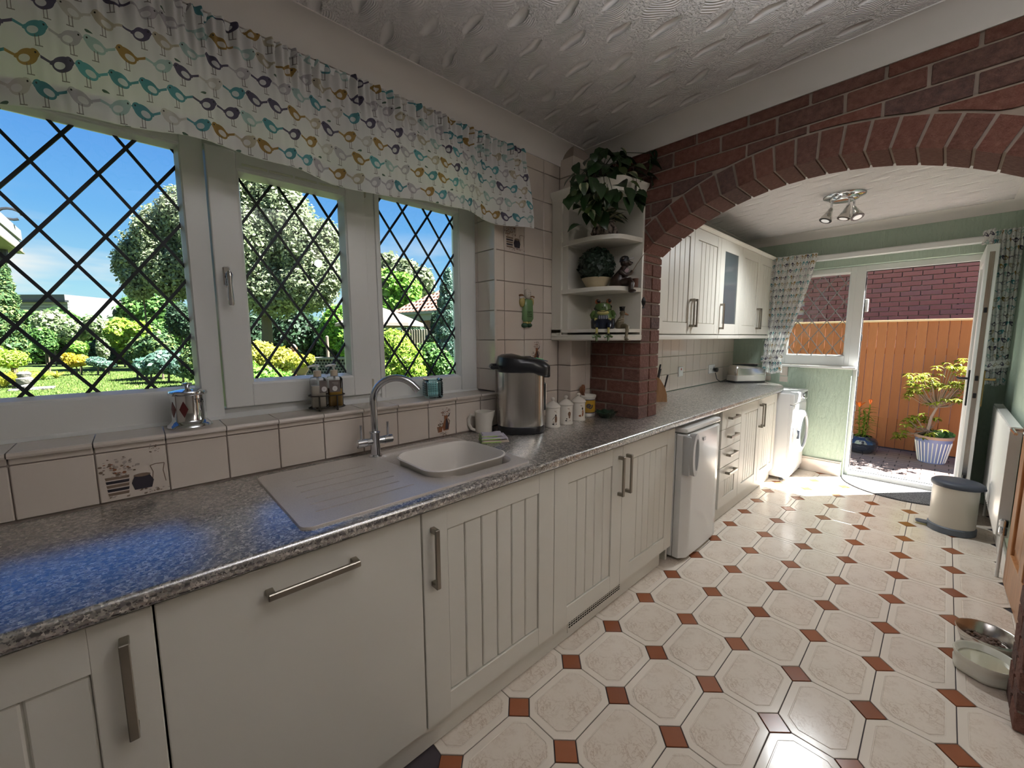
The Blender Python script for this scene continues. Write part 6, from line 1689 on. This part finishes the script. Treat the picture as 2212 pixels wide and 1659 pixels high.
# ---- neighbours on the left
HW = mat('white_fascia', (0.198, 0.198, 0.198), .5); HR = mat('grey_roof_felt', (0.0831, 0.0831, 0.0911), .9)
e = thing('house_eave', 'corner of a neighbouring house eave with white gutter at the left', 'house', (0, 14, 2.5))
A = at(-60, 470, 1, 9.5); Bp = at(50, 519, 1, 9.5)
def quadbox(b, p0, p1, up, dep, th):
    """beam between two points with the given height and depth"""
    d = (p1-p0).normalized(); n = Vector((0, 0, 1)); q = d.cross(n).normalized()
    vs = []
    for p in (p0, p1):
        for s, t in ((0, 0), (dep, 0), (dep, up), (0, up)): vs.append(tuple(p+q*s+Vector((0, 0, t))))
    b.add(vs, [(0, 1, 2, 3), (7, 6, 5, 4), (0, 4, 5, 1), (1, 5, 6, 2), (2, 6, 7, 3), (3, 7, 4, 0)])
p1 = at(48, 520, 1, 9.5); p0 = at(-130, 372, 1, 6.0)
b = MB(); quadbox(b, p0, p1, .16, -.12, 0); b.build('gutter', HW, e)
b = MB(); quadbox(b, p0+Vector((0, .12, -.20)), p1+Vector((-.02, .10, -.20)), .18, -.03, 0); b.build('fascia', HW, e)
b = MB(); vs = [p0+Vector((0, .1, -.2)), p1+Vector((0, .1, -.2)), p1+Vector((-1.6, .3, -.2)), p0+Vector((-1.6, .3, -.2))]
b.add([tuple(v) for v in vs]+[tuple(v+Vector((0, 0, .02))) for v in vs], [(0, 1, 2, 3), (7, 6, 5, 4), (0, 4, 5, 1), (1, 5, 6, 2), (2, 6, 7, 3), (3, 7, 4, 0)]); b.build('soffit', mat('soffit_cream', (0.119, 0.111, 0.0911), .7), e)
dp = at(6, 540, 1, 9.3); MB().tube([tuple(dp+Vector((0, 0, .25))), tuple(dp+Vector((0, 0, -.2)))], .05, 8).build('downpipe', mat('dark_pipe', (0.0198, 0.0218, 0.0258), .4), e)
ap_ = at(22, 462, 1, 9.0); MB().tube([tuple(ap_+Vector((.12*math.cos(a), 0, .08*math.sin(a)))) for a in [k*.45 for k in range(13)]], .02, 6).build('aerial_loop', mat('dark_pipe'), e, smooth=True)
h2 = thing('garden_building', 'flat-roofed white boarded building just above the back hedge', 'building', tuple(gp(100, 30)))
q0, q1 = gp(38, 30), gp(158, 30); d = (q1-q0).normalized(); nrm = Vector((d.y, -d.x, 0))
zt0 = zat(638, 100, 30); s30 = 30/FPX
def wallseg(b, z0, z1, o0, o1, ext0=0, ext1=0):
    a, c = q0-d*ext0, q1+d*ext1; vs = []
    for p in (a, c):
        for o, z in ((o0, z0), (o1, z0), (o1, z1), (o0, z1)): vs.append((p.x+nrm.x*o, p.y+nrm.y*o, z))
    b.add(vs, [(0, 1, 2, 3), (7, 6, 5, 4), (0, 4, 5, 1), (1, 5, 6, 2), (2, 6, 7, 3), (3, 7, 4, 0)])
b = MB(); wallseg(b, zt0-12*s30, zt0, .25, -5); b.build('roof', mat('mossy_felt', (0.109, 0.103, 0.109), .95), h2)
b = MB(); wallseg(b, zt0-16*s30, zt0-12*s30, .35, .15, 0, .1); b.build('gutter', mat('dark_pipe'), h2)
for k in range(4): b = MB(); wallseg(b, zt0-(16+6*k+5.0)*s30, zt0-(16+6*k)*s30, .10+.01*k, .02); b.build('cladding_board', mat('white_cladding', (0.238, 0.228, 0.218), .6), h2)
b = MB(); wallseg(b, ZG, zt0-12*s30, 0.0, -5); b.build('wall', HW, h2)
# ---- the big silvery tree
bigb = [blob(*a, 19) for a in ((300, 560, 46, 60), (345, 520, 60, 70), (395, 470, 56, 66), (375, 585, 70, 66), (300, 610, 40, 40), (450, 520, 70, 100), (520, 440, 60, 76), (570, 430, 50, 60), (620, 480, 60, 74), (660, 540, 62, 72), (560, 540, 80, 100), (500, 610, 70, 70), (590, 630, 70, 56), (665, 620, 64, 54), (700, 590, 44, 50), (705, 520, 34, 44), (270, 570, 30, 40), (610, 410, 40, 34), (520, 380, 40, 40))]
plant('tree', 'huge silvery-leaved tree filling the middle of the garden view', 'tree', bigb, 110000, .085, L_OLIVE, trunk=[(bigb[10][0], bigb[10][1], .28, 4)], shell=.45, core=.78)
# ---- second pane foreground
plant('shrub', 'ivy-like bright green bush on the hedge right of the wooden post', 'shrub', [blob(732, 700, 34, 40, 17), blob(755, 735, 30, 40, 17), blob(712, 722, 24, 30, 17)], 6500, .09, L_BRIGHT)
plant('shrub', 'yellow-green variegated shrub low in the middle pane', 'shrub', [blob(560, 768, 44, 30, 11.5), blob(600, 778, 40, 28, 11.5), blob(640, 782, 26, 18, 11.5), blob(535, 790, 40, 34, 11.5)], 8200, .055, L_YEL)
plant('shrub', 'fresh green low shrub at the bottom of the middle pane', 'shrub', [blob(560, 815, 50, 24, 9.5), blob(605, 822, 36, 18, 9.5), blob(525, 800, 30, 30, 9.5)], 6000, .045, L_BRIGHT)
TER = mat('terracotta', (0.258, 0.103, 0.0556), .8)
p = gp(633, 14.5); cpot = thing('chimney_pot', 'terracotta chimney pot ornament behind the yellow shrub', 'ornament', (p.x, p.y, ZG))
zc = zat(800, 633, 14.5); s = 14.5/FPX
MB().lathe([(.01, ZG), (.12, ZG), (.11, zc+.15), (.13, zat(772, 633, 14.5)), (.09, zat(770, 633, 14.5)), (.085, zat(757, 633, 14.5)), (.115, zat(755, 633, 14.5)), (.115, zat(750, 633, 14.5)), (.02, zat(749, 633, 14.5))], (p.x, p.y, 0), 16).build('pot', TER, cpot, smooth=True, angle=40)
MB().lathe([(.01, zat(750, 633, 14.5)), (.10, zat(750, 633, 14.5)), (.06, zat(745, 633, 14.5)), (.01, zat(743, 633, 14.5))], (p.x, p.y, 0), 14).build('lid', STN, cpot, smooth=True)
p = gp(645, 10.5); bowlp = thing('garden_bowl', 'wide terracotta bowl planted with yellow foliage on the patio', 'planter', (p.x, p.y, ZG))
s = 10.5/FPX; z0 = zat(812, 645, 10.5); z1 = zat(789, 645, 10.5)
MB().lathe([(.01, z0), (8*s, z0), (15*s, (z0+z1)/2), (18*s, z1-.02), (19*s, z1), (17*s, z1), (.01, z1-.03)], (p.x, p.y, 0), 20).build('bowl', mat('pale_terracotta', (0.238, 0.149, 0.109), .8), bowlp, smooth=True, angle=50)
MB().lathe([(.01, ZG), (12*s, ZG), (12*s, z0), (.01, z0)], (p.x, p.y, 0), 16).build('pedestal', STN, bowlp, smooth=True, angle=40)
foliage(bowlp, [blob(645, 782, 26, 14, 10.5), blob(668, 776, 12, 10, 10.5)], 900, .05, L_YEL, core=.5)
PAT = mat('pale_patio_stone', (0.238, 0.228, 0.208), .85)
pw = thing('patio_wall', 'low white pierced-block patio wall behind the soap bottles', 'screen', tuple(gp(695, 12.5)))  # low patio wall of pierced blocks
q0, q1 = gp(655, 12.6), gp(748, 12.6); d = (q1-q0).normalized(); nrm = Vector((d.y, -d.x, 0)); LEN = (q1-q0).length
zt_ = zat(772, 700, 12.6); zb_ = ZG
def wbx(b, u0, u1, z0, z1, o0=-.06, o1=.06):
    vs = []
    for uu in (u0, u1):
        for o, z in ((o0, z0), (o1, z0), (o1, z1), (o0, z1)): q = q0+d*uu; vs.append((q.x+nrm.x*o, q.y+nrm.y*o, z))
    b.add(vs, [(0, 1, 2, 3), (7, 6, 5, 4), (0, 4, 5, 1), (1, 5, 6, 2), (2, 6, 7, 3), (3, 7, 4, 0)])
b = MB(); wbx(b, -.1, LEN+.1, zt_-.06, zt_, -.12, .12); b.build('coping', PAT, pw)
rows = 9; hz = (zt_-.06-zb_)/rows; nc = 14
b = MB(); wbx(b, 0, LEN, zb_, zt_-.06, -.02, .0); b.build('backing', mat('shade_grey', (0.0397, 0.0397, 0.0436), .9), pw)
b = MB()
for r in range(rows+1): wbx(b, 0, LEN, zb_+r*hz-.012, zb_+r*hz+.012, .0, .06)
for r in range(rows):
    for c in range(nc+1):
        u_ = (c+.5*(r % 2))*LEN/nc
        if u_ < LEN-.02: wbx(b, u_, u_+.025, zb_+r*hz, zb_+(r+1)*hz, .0, .058)
o = b.build('pierced_blocks', PAT, pw); o['kind'] = 'stuff'
p = gp(706, 14); po_ = thing('wooden_post', 'short weathered wooden post by the hedge in the middle pane', 'post', (p.x, p.y, ZG))
MB().lathe([(.06, ZG), (.055, zat(727, 706, 14)), (.01, zat(725, 706, 14))], (p.x, p.y, 0), 10).build('post', mat('weathered_wood', (0.149, 0.115, 0.0911), .9), po_)
# ---- right pane
plant('tree', 'tall grey-green tree behind the neighbour roof in the right pane', 'tree', [blob(846, 600, 32, 50, 40), blob(880, 605, 30, 44, 40), blob(912, 612, 26, 34, 40), blob(835, 580, 20, 30, 40)], 9000, .25, L_OLIVE)
plant('tree', 'bright green leafy tree left of the red tiled roof', 'tree', [blob(838, 625, 36, 42, 26), blob(872, 630, 34, 38, 26), blob(890, 655, 22, 24, 26), blob(840, 660, 40, 26, 26), blob(800, 640, 50, 60, 26)], 13000, .16, L_BRIGHT)
nb = thing('bungalow', 'neighbouring brick bungalow with red tiled roof and white gutter', 'house', tuple(gp(905, 17)))
EB0, EB1 = gp(858, 19.5), gp(1010, 16.5); d = (EB1-EB0).normalized(); nrm = Vector((d.y, -d.x, 0)); LEN = (EB1-EB0).length
q0 = EB0
ze = zat(676, 900, 18)
NBR = mat('garden_brick', (0.188, 0.0831, 0.0676), .9)
b = MB(); wbx(b, .1, LEN, ZG, ze-.3, -4, 0); b.build('wall', mat('garden_mortar', (0.149, 0.119, 0.0992), .95), nb)
bk = {}
hh_ = .075*1.25; 
for r in range(9):
    z0 = ze-.32-(r+1)*hh_
    for c in range(26):
        u0 = c*.29+(.145 if r % 2 else 0)+.3
        if u0+.28 > LEN*.66: continue
        q = q0+d*(u0+.137)
        if 'nb' not in tcache: tcache['nb'] = MB().box(-.137, .137, -.03, .03, -hh_/2+.008, hh_/2-.008).mesh('brick', NBR)
        inst('brick', tcache['nb'], nb, (q.x+nrm.x*.005, q.y+nrm.y*.005, z0+hh_/2), (0, 0, math.atan2(d.y, d.x)))
b = MB(); wbx(b, -.15, LEN, ze-.34, ze-.05, -.1, .18); b.build('fascia', mat('white_fascia'), nb)
b = MB(); wbx(b, -.25, LEN, ze-.06, ze+.06, .12, .30); b.build('gutter', mat('white_fascia'), nb)
RTL = mat('red_roof_tile', (0.228, 0.103, 0.0756), .85)
RN = 9; TWd = .27
for r in range(RN):
    for c in range(30):
        u0 = c*TWd+(TWd/2 if r % 2 else 0)-.2+r*.26
        if u0 > LEN*.74: continue
        k = 'rt'
        if k not in tcache:
            m_ = MB(); prof = [(-TWd/2, .0), (-TWd/4, .035), (0, .0), (TWd/4, -.006), (TWd/2, .0)]
            m_.loft([[(x, y, z+h+dz) for x, h in prof]+[(x, y, z+h+dz-.022) for x, h in reversed(prof)] for y, z, dz in ((0, 0, .02), (.36, .21, 0))])
            tcache[k] = m_.mesh('roof_tile', RTL, True)
        q = q0+d*u0
        inst('roof_tile', tcache[k], nb, (q.x-nrm.x*(.31*r-.24), q.y-nrm.y*(.31*r-.24), ze+.04+.185*r), (0, 0, math.atan2(d.y, d.x)))
b = MB(); vs = []
for uu, o, z in ((-.25, .22, ze), (LEN, .22, ze), (LEN, -2.7, ze+1.72), (2.2, -2.7, ze+1.72)): q = q0+d*uu+nrm*o; vs.append((q.x, q.y, z))
b.add(vs+[(x, y, z-.05) for x, y, z in vs], [(0, 1, 2, 3), (7, 6, 5, 4), (0, 4, 5, 1), (1, 5, 6, 2), (2, 6, 7, 3), (3, 7, 4, 0)]); b.build('roof_deck', RTL, nb)
# garden fence of pale upright pales
gf = thing('garden_fence', 'pale weathered upright-board fence in the right pane', 'fence', tuple(gp(915, 14)))
f0, f1 = gp(868, 14.6), gp(960, 13.6); d = (f1-f0).normalized(); L_ = (f1-f0).length; nb_ = 17
PALE = mat('weathered_pale_board', (0.188, 0.159, 0.119), .9, fn=lambda nt, b: setc(nt, b, nt.mix(X(nt.n('ShaderNodeObjectInfo').outputs['Random']), (.15, .125, .09), (.23, .19, .15))))
zft = zat(711, 915, 14.1)
for k in range(nb_):
    q = f0+d*(L_*k/nb_)
    if 'pale' not in tcache: tcache['pale'] = MB().prism([(-.045, 0), (.045, 0), (.045, zft-ZG-.03), (0, zft-ZG), (-.045, zft-ZG-.03)], 1, -.01, .01).mesh('board', PALE)
    inst('board', tcache['pale'], gf, (q.x, q.y, ZG), (0, 0, math.atan2(d.y, d.x)+.06*(k % 2)))
for zz in (.35, 1.0):
    q0 = f0; nrm = Vector((d.y, -d.x, 0)); b = MB(); wbx(b, 0, L_, ZG+zz, ZG+zz+.07, -.05, -.01); b.build('rail', PALE, gf)
# parasol
p = gp(822, 12.5); pa = thing('parasol', 'large open cream parasol half hidden by the window frame', 'parasol', (p.x, p.y, ZG))
CAN = mat('parasol_cream', (0.208, 0.175, 0.159), .9)
zc = zat(663, 822, 12.5); zr = zat(699, 860, 12.5); s = 12.5/FPX; R = 92*s
b = MB(); n = 8
b.loft([[(p.x+R*f*math.cos(2*PI*k/n+.2), p.y+R*f*math.sin(2*PI*k/n+.2), z) for k in range(n)] for f, z in ((1.0, zr-.09), (1.0, zr), (.5, lerp(zr, zc, .55)), (.01, zc))], True, False); b.build('canopy', CAN, pa)
MB().tube([(p.x, p.y, ZG), (p.x, p.y, zc)], .025, 8).build('pole', mat('weathered_wood'), pa)
for k in range(n): a = 2*PI*k/n+.2; MB().tube([(p.x, p.y, zc-.05), (p.x+R*math.cos(a)*.98, p.y+R*math.sin(a)*.98, zr-.01)], .012, 5).build('rib', mat('weathered_wood'), pa)
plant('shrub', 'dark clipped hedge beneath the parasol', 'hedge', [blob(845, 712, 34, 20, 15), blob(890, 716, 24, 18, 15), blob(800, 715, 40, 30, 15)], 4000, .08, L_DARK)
plant('conifer', 'bright lime-green bushy conifer low in the right pane', 'shrub', [blob(850, 752, 36, 40, 8.5), blob(872, 780, 40, 42, 8.5), blob(840, 800, 46, 40, 8.5), blob(890, 808, 30, 34, 8.5)], 13000, .042, L_LIME, aspect=.35)
plant('shrub', 'dark green bush between lime conifer and blue column conifer', 'shrub', [blob(925, 775, 30, 34, 9.5), blob(905, 800, 26, 28, 9.5), blob(950, 795, 30, 40, 9.5)], 7000, .045, L_MID)
plant('shrub', 'small yellow-flecked bush in front of the pale fence', 'shrub', [blob(950, 748, 16, 12, 11.5)], 900, .05, L_LIME)
plant('conifer', 'tall blue-green columnar conifer at the right window edge', 'conifer', [blob(968, y, r, 26, 10.5) for y, r in ((606, 10), (628, 17), (656, 22), (688, 25), (720, 27), (752, 28), (785, 28))], 12000, .06, L_BLUE, aspect=.3, droop=.6)
plant('shrub', 'dark holly-like bush in front of the bungalow wall', 'shrub', [blob(945, 700, 14, 26, 12.5), blob(938, 735, 16, 18, 12.5)], 2200, .07, L_DARK)
MB().box(0, 0, 0, 0, 0, 0)
# patio strip just outside
struct(MB().box(-6, 5.5, YO, 1.3, ZG-.1, ZG+.015).build('path', PAT))
# ================================================================== SIDE PASSAGE BEYOND THE BACK DOOR
ZY = -.10
XFE, XBW, HBW = 6.36, 8.25, 4.75
def _pav(nt, b):
    oi = X(nt.n('ShaderNodeObjectInfo').outputs['Random']); n = X(nt.noise(nt.coord(), 25, 4))
    setc(nt, b, nt.mix(n, nt.ramp(oi, [(0, (.14, .085, .075)), (.5, (.19, .115, .10)), (1, (.12, .10, .10))]), (.22, .16, .14))); setn(nt, b, nt.bump(n, .5, .01))
PAV = mat('brown_block_paver', (.08, .045, .04), .85, fn=_pav)
pv = sroot('paving')
MB().box(XF+.17, XBW, -3.4, .93, ZY-.1, ZY-.006).build('bed', mat('sand_joint', (.05, .04, .034), .95), pv)
pme = MB().box(-.049, .049, -.099, .099, -.03, 0, .004).mesh('paver', PAV)
for i in range(20):
    for j in range(10):
        x = XF+.225+i*.102
        y = .45-j*.204-(.102 if i % 2 else 0)
        if x < XFE-.03 and y > -1.75: inst('paver', pme, pv, (x, y, ZY))
# orange fence: every board its own piece
ff = thing('fence', 'tall orange-brown closeboard fence across the passage beyond the door', 'fence', (XFE, -.5, ZY))
def _fb(nt, b):
    oi = X(nt.n('ShaderNodeObjectInfo').outputs['Random']); n = X(nt.noise(nt.coord(scale=(9, 9, .9)), 6, 4, .6, .6))
    setc(nt, b, nt.mix(n, nt.mix(oi, (.34, .105, .032), (.40, .135, .042)), (.25, .078, .024)))
FB = mat('orange_stained_board', (.38, .145, .045), .8, fn=_fb)
bw = .089
bme = MB().prism([(-.010, -bw/2+.0025), (.010, -bw/2+.0025), (.006, bw/2-.0005), (.0, bw/2-.0005)], 2, 0, 1.59).mesh('board', FB)
for k in range(33):
    y = .95-k*bw
    inst('board', bme, ff, (XFE-.002*(k % 2), y, ZY+.01))
MB().box(XFE-.03, XFE+.04, -2.15, 1.1, ZY+1.60, ZY+1.625, .004).build('capping_rail', mat('pale_fence_cap', (.62, .40, .22), .7), ff)
MB().box(XFE+.015, XFE+.05, -2.15, 1.1, ZY+.3, ZY+.38).build('rear_rail', FB, ff); MB().box(XFE+.015, XFE+.05, -2.15, 1.1, ZY+1.2, ZY+1.28).build('rear_rail', FB, ff)
# neighbour's brick wall
nw = thing('brick_wall', "neighbouring house's dark red brick wall rising above the orange fence", 'wall', (XBW, -.8, ZY))
YB0, YB1 = -4.5, 3.0
MB().box(XBW+.012, XBW+.3, YB0, YB1, ZY, HBW).build('mortar', mat('yard_mortar', (.62, .50, .47), .95), nw)
def _yb(nt, b):
    oi = X(nt.n('ShaderNodeObjectInfo').outputs['Random']); n = X(nt.noise(nt.coord(), 30, 3))
    setc(nt, b, nt.mix(n*.4, nt.ramp(oi, [(0, (.25, .090, .080)), (.6, (.31, .115, .10)), (1, (.22, .10, .10))]), (.40, .19, .15)))
YBR = mat('yard_brick', (.12, .05, .04), .9, fn=_yb)
yb = MB().box(-.05, .012, -.1075, .1075, -.0325, .0325, .002).mesh('brick', YBR)
cnt = 0; z = 1.30; r = 0
while z < 3.0:
    for c in range(24):
        y = .95-c*.225-(.1125 if r % 2 else 0)
        if -2.45 < y < .9 and cnt < 300: inst('brick', yb, nw, (XBW+.004, y, z)); cnt += 1
    z += .075; r += 1
b = MB()
while z < HBW-.05:
    for c in range(34):
        y = YB1-.3-c*.225-(.1125 if r % 2 else 0); b.box(XBW-.004, XBW+.016, y-.1075, y+.1075, z-.0325, z+.0325)
    z += .075; r += 1
o = b.build('brickwork', YBR, nw); o['kind'] = 'stuff'
MB().tube([at(2066, 697, 0, XBW-.03), at(2073, 600, 0, XBW-.03), at(2080, 592, 0, XBW-.03), at(2130, 585, 0, XBW-.03), at(2260, 570, 0, XBW-.03)], .012, 6).build('cable', mat('cable_black', (.01, .01, .011), .5), nw, smooth=True)
# ---- striped pot with azalea
XP = 5.93
pc = at(2012, 996, 2, ZY); pc = Vector((XP, at(2014, 970, 0, XP).y, ZY))
pt = thing('striped_planter', 'blue and cream vertically striped glazed planter on the paving', 'planter', (pc.x, pc.y, ZY))
PBL = mat('pot_blue_glaze', (.16, .185, .34), .35); PCR = mat('pot_cream_stripe', (.60, .56, .52), .4)
SOIL = mat('dark_soil', (.05, .038, .03), .95)
H = .31; r0, r1 = .108, .150
MB().lathe([(.01, .001), (r0, .001), (r1, H-.05), (r1+.004, H-.03), (.01, H-.03)], (pc.x, pc.y, ZY), 40).build('body', PBL, pt, smooth=True, angle=50)
MB().lathe([(r1, H-.032), (r1+.010, H-.030), (r1+.013, H-.012), (r1+.008, H), (r1-.012, H), (r1-.02, H-.03)], (pc.x, pc.y, ZY), 40).build('rim', mat('pot_rim_brown', (.34, .20, .14), .6), pt, smooth=True, angle=50)
MB().lathe([(r1-.012, H-.02), (.01, H-.012)], (pc.x, pc.y, ZY), 30, caps=False).build('soil', SOIL, pt)
sm = None
for k in range(26):
    a = 2*PI*k/26; ca, sa = math.cos(a), math.sin(a); w = .0085
    def sp(rr, z, s, o): return (pc.x+(rr+o)*ca-sa*s, pc.y+(rr+o)*sa+ca*s, ZY+z)
    za, zb = .012, H-.075; ra = r0+(r1-r0)*za/(H-.05); rb_ = r0+(r1-r0)*zb/(H-.05)
    MB().loft([[sp(ra, za, -w*.8, -.004), sp(ra, za, 0, .005), sp(ra, za, w*.8, -.004)], [sp(rb_, zb, -w, -.004), sp(rb_, zb, 0, .006), sp(rb_, zb, w, -.004)], [sp(rb_, zb+.012, -w*.4, -.004), sp(rb_, zb+.012, 0, .002), sp(rb_, zb+.012, w*.4, -.004)]]).build('stripe', PCR, pt, smooth=True)
az = thing('azalea', 'gnarled azalea bush with lime-green leaf whorls growing in the striped planter', 'shrub', (pc.x, pc.y, ZY+H))
AZL = leafmat('azalea', (.045, .058, .004), (.072, .082, .007), (.10, .10, .018), tl=.5)
zs0 = ZY+H-.02
b0 = Vector((pc.x+.0, pc.y-.02, zs0))
tr = [b0, at(2004, 930, 0, XP), at(2012, 900, 0, XP), at(2024, 880, 0, XP)]
MB().tube(tr, [.018, .016, .013, .010], 8).build('trunk', mat('azalea_bark', (.25, .18, .15), .9), az, smooth=True)
whorls = []
ra_ = random.Random(5)
def cl(px, py, sx, sy, n, dx=.14):
    for _ in range(int(n*1.45)): whorls.append(at(px+ra_.gauss(0, .55)*sx, py+ra_.gauss(0, .5)*sy, 0, XP+ra_.gauss(0, dx)))
cl(2068, 792, 34, 14, 22); cl(2090, 800, 14, 16, 8); cl(1990, 818, 34, 18, 26); cl(1975, 840, 24, 16, 18); cl(2020, 832, 30, 12, 16); cl(2070, 830, 26, 14, 18); cl(2090, 842, 16, 14, 8); cl(2072, 862, 22, 8, 10)
cl(2012, 870, 20, 6, 7); cl(2040, 866, 14, 5, 5); cl(1966, 852, 14, 8, 6); cl(1990, 905, 26, 10, 12); cl(1970, 915, 22, 14, 14); cl(1946, 940, 16, 9, 10); cl(2014, 936, 24, 10, 14); cl(2018, 902, 10, 6, 4)
lz = leaf_mesh(.052, .020, AZL, .5, 'leaf')
j0 = tr[-1]
allb = MB()
for k, w in enumerate(whorls[:]):
    if k % 3 == 0:
        root_ = j0 if w.z > j0.z-.08 else tr[1]
        mid = root_.lerp(w, .55)+Vector((0, 0, -.03)); allb.tube([root_, mid, w], [.005, .0035, .002], 5)
o = allb.build('twigs', mat('azalea_twig', (.22, .15, .11), .8), az); o['kind'] = 'stuff'
nl = 0; small = MB()
for w in whorls:
    n = ra_.randint(5, 7); a0 = ra_.uniform(0, 6.28)
    for q in range(n):
        a = a0+2*PI*q/n; rot = (ra_.uniform(-.25, .45), 0, a-PI/2); sc = ra_.uniform(.75, 1.15)
        if nl < 300: inst('leaf', lz, az, tuple(w), rot, [sc]*3); nl += 1
        else:
            mm = Matrix.Translation(w) @ Matrix.Rotation(rot[2], 4, 'Z') @ Matrix.Rotation(rot[0], 4, 'X') @ Matrix.Scale(sc, 4)
            small.add([tuple(mm @ v.co) for v in lz.vertices], [tuple(p.vertices) for p in lz.polygons])
o = small.build('leaves', AZL, az); o['kind'] = 'stuff'
foliage(az, [(pc.x+.03, pc.y-.04, ZY+H+.01, .10, .10, .03)], 260, .03, L_MID, name='undergrowth', core=0)
# ---- dark glazed pot with orange lily
lp = thing('dark_planter', 'round dark glazed ridged planter by the left door jamb', 'planter', (5.88, -.335, ZY))
lx, ly = 5.88, -.335
MB().lathe([(.01, .001), (.10, .001), (.14, .05), (.152, .10), (.150, .12), (.156, .125), (.150, .15), (.135, .18), (.105, .195), (.10, .205), (.092, .205), (.09, .17), (.01, .165)], (lx, ly, ZY), 36).build('pot', mat('dark_glaze', (.018, .022, .034), .1, coat=.8), lp, smooth=True, angle=60)
li = thing('lily', 'orange-flowered lily with whorled narrow leaves in the dark planter', 'plant', (lx, ly, ZY+.17))
LLF = leafmat('lily', (.03, .048, .005), (.05, .066, .007), (.075, .085, .015), tl=.4)
ll = leaf_mesh(.13, .022, LLF, .55, 'leaf')
ORF = mat('orange_petal', (.62, .13, .015), .5)
for s_, (ox, oy, h) in enumerate(((-.01, .05, .40), (.01, -.045, .44), (.03, .0, .36), (-.03, -.02, .33))):
    bx, by = lx+ox, ly+oy
    MB().tube([(lx+ox*.6, ly+oy*.6, ZY+.16), (bx, by, ZY+.16+h)], .006, 6).build('stem', LLF, li)
    for q in range(26):
        z = ZY+.20+(h-.06)*q/26; a = q*2.4; inst('leaf', ll, li, (lerp(lx+ox*.6, bx, q/26), lerp(ly+oy*.6, by, q/26), z), (ra_.uniform(.1, .7), 0, a), [ra_.uniform(.7, 1.05)]*3)
    if s_ < 2:
        fz = ZY+.16+h
        for q in range(6):
            a = q*PI/3; op = .9 if s_ == 0 else .25
            MB().loft([[(bx+math.cos(a)*r_*op-math.sin(a)*w_*s2, by+math.sin(a)*r_*op+math.cos(a)*w_*s2, fz+z_) for s2 in (-1, 1)] for r_, z_, w_ in ((.004, 0, .004), (.03, .035, .015), (.058, .06, .014), (.08, .062, .003))], False, False).build('petal', ORF, li, smooth=True)
# no roof is built; the house shades outside only by its walls and ceilings
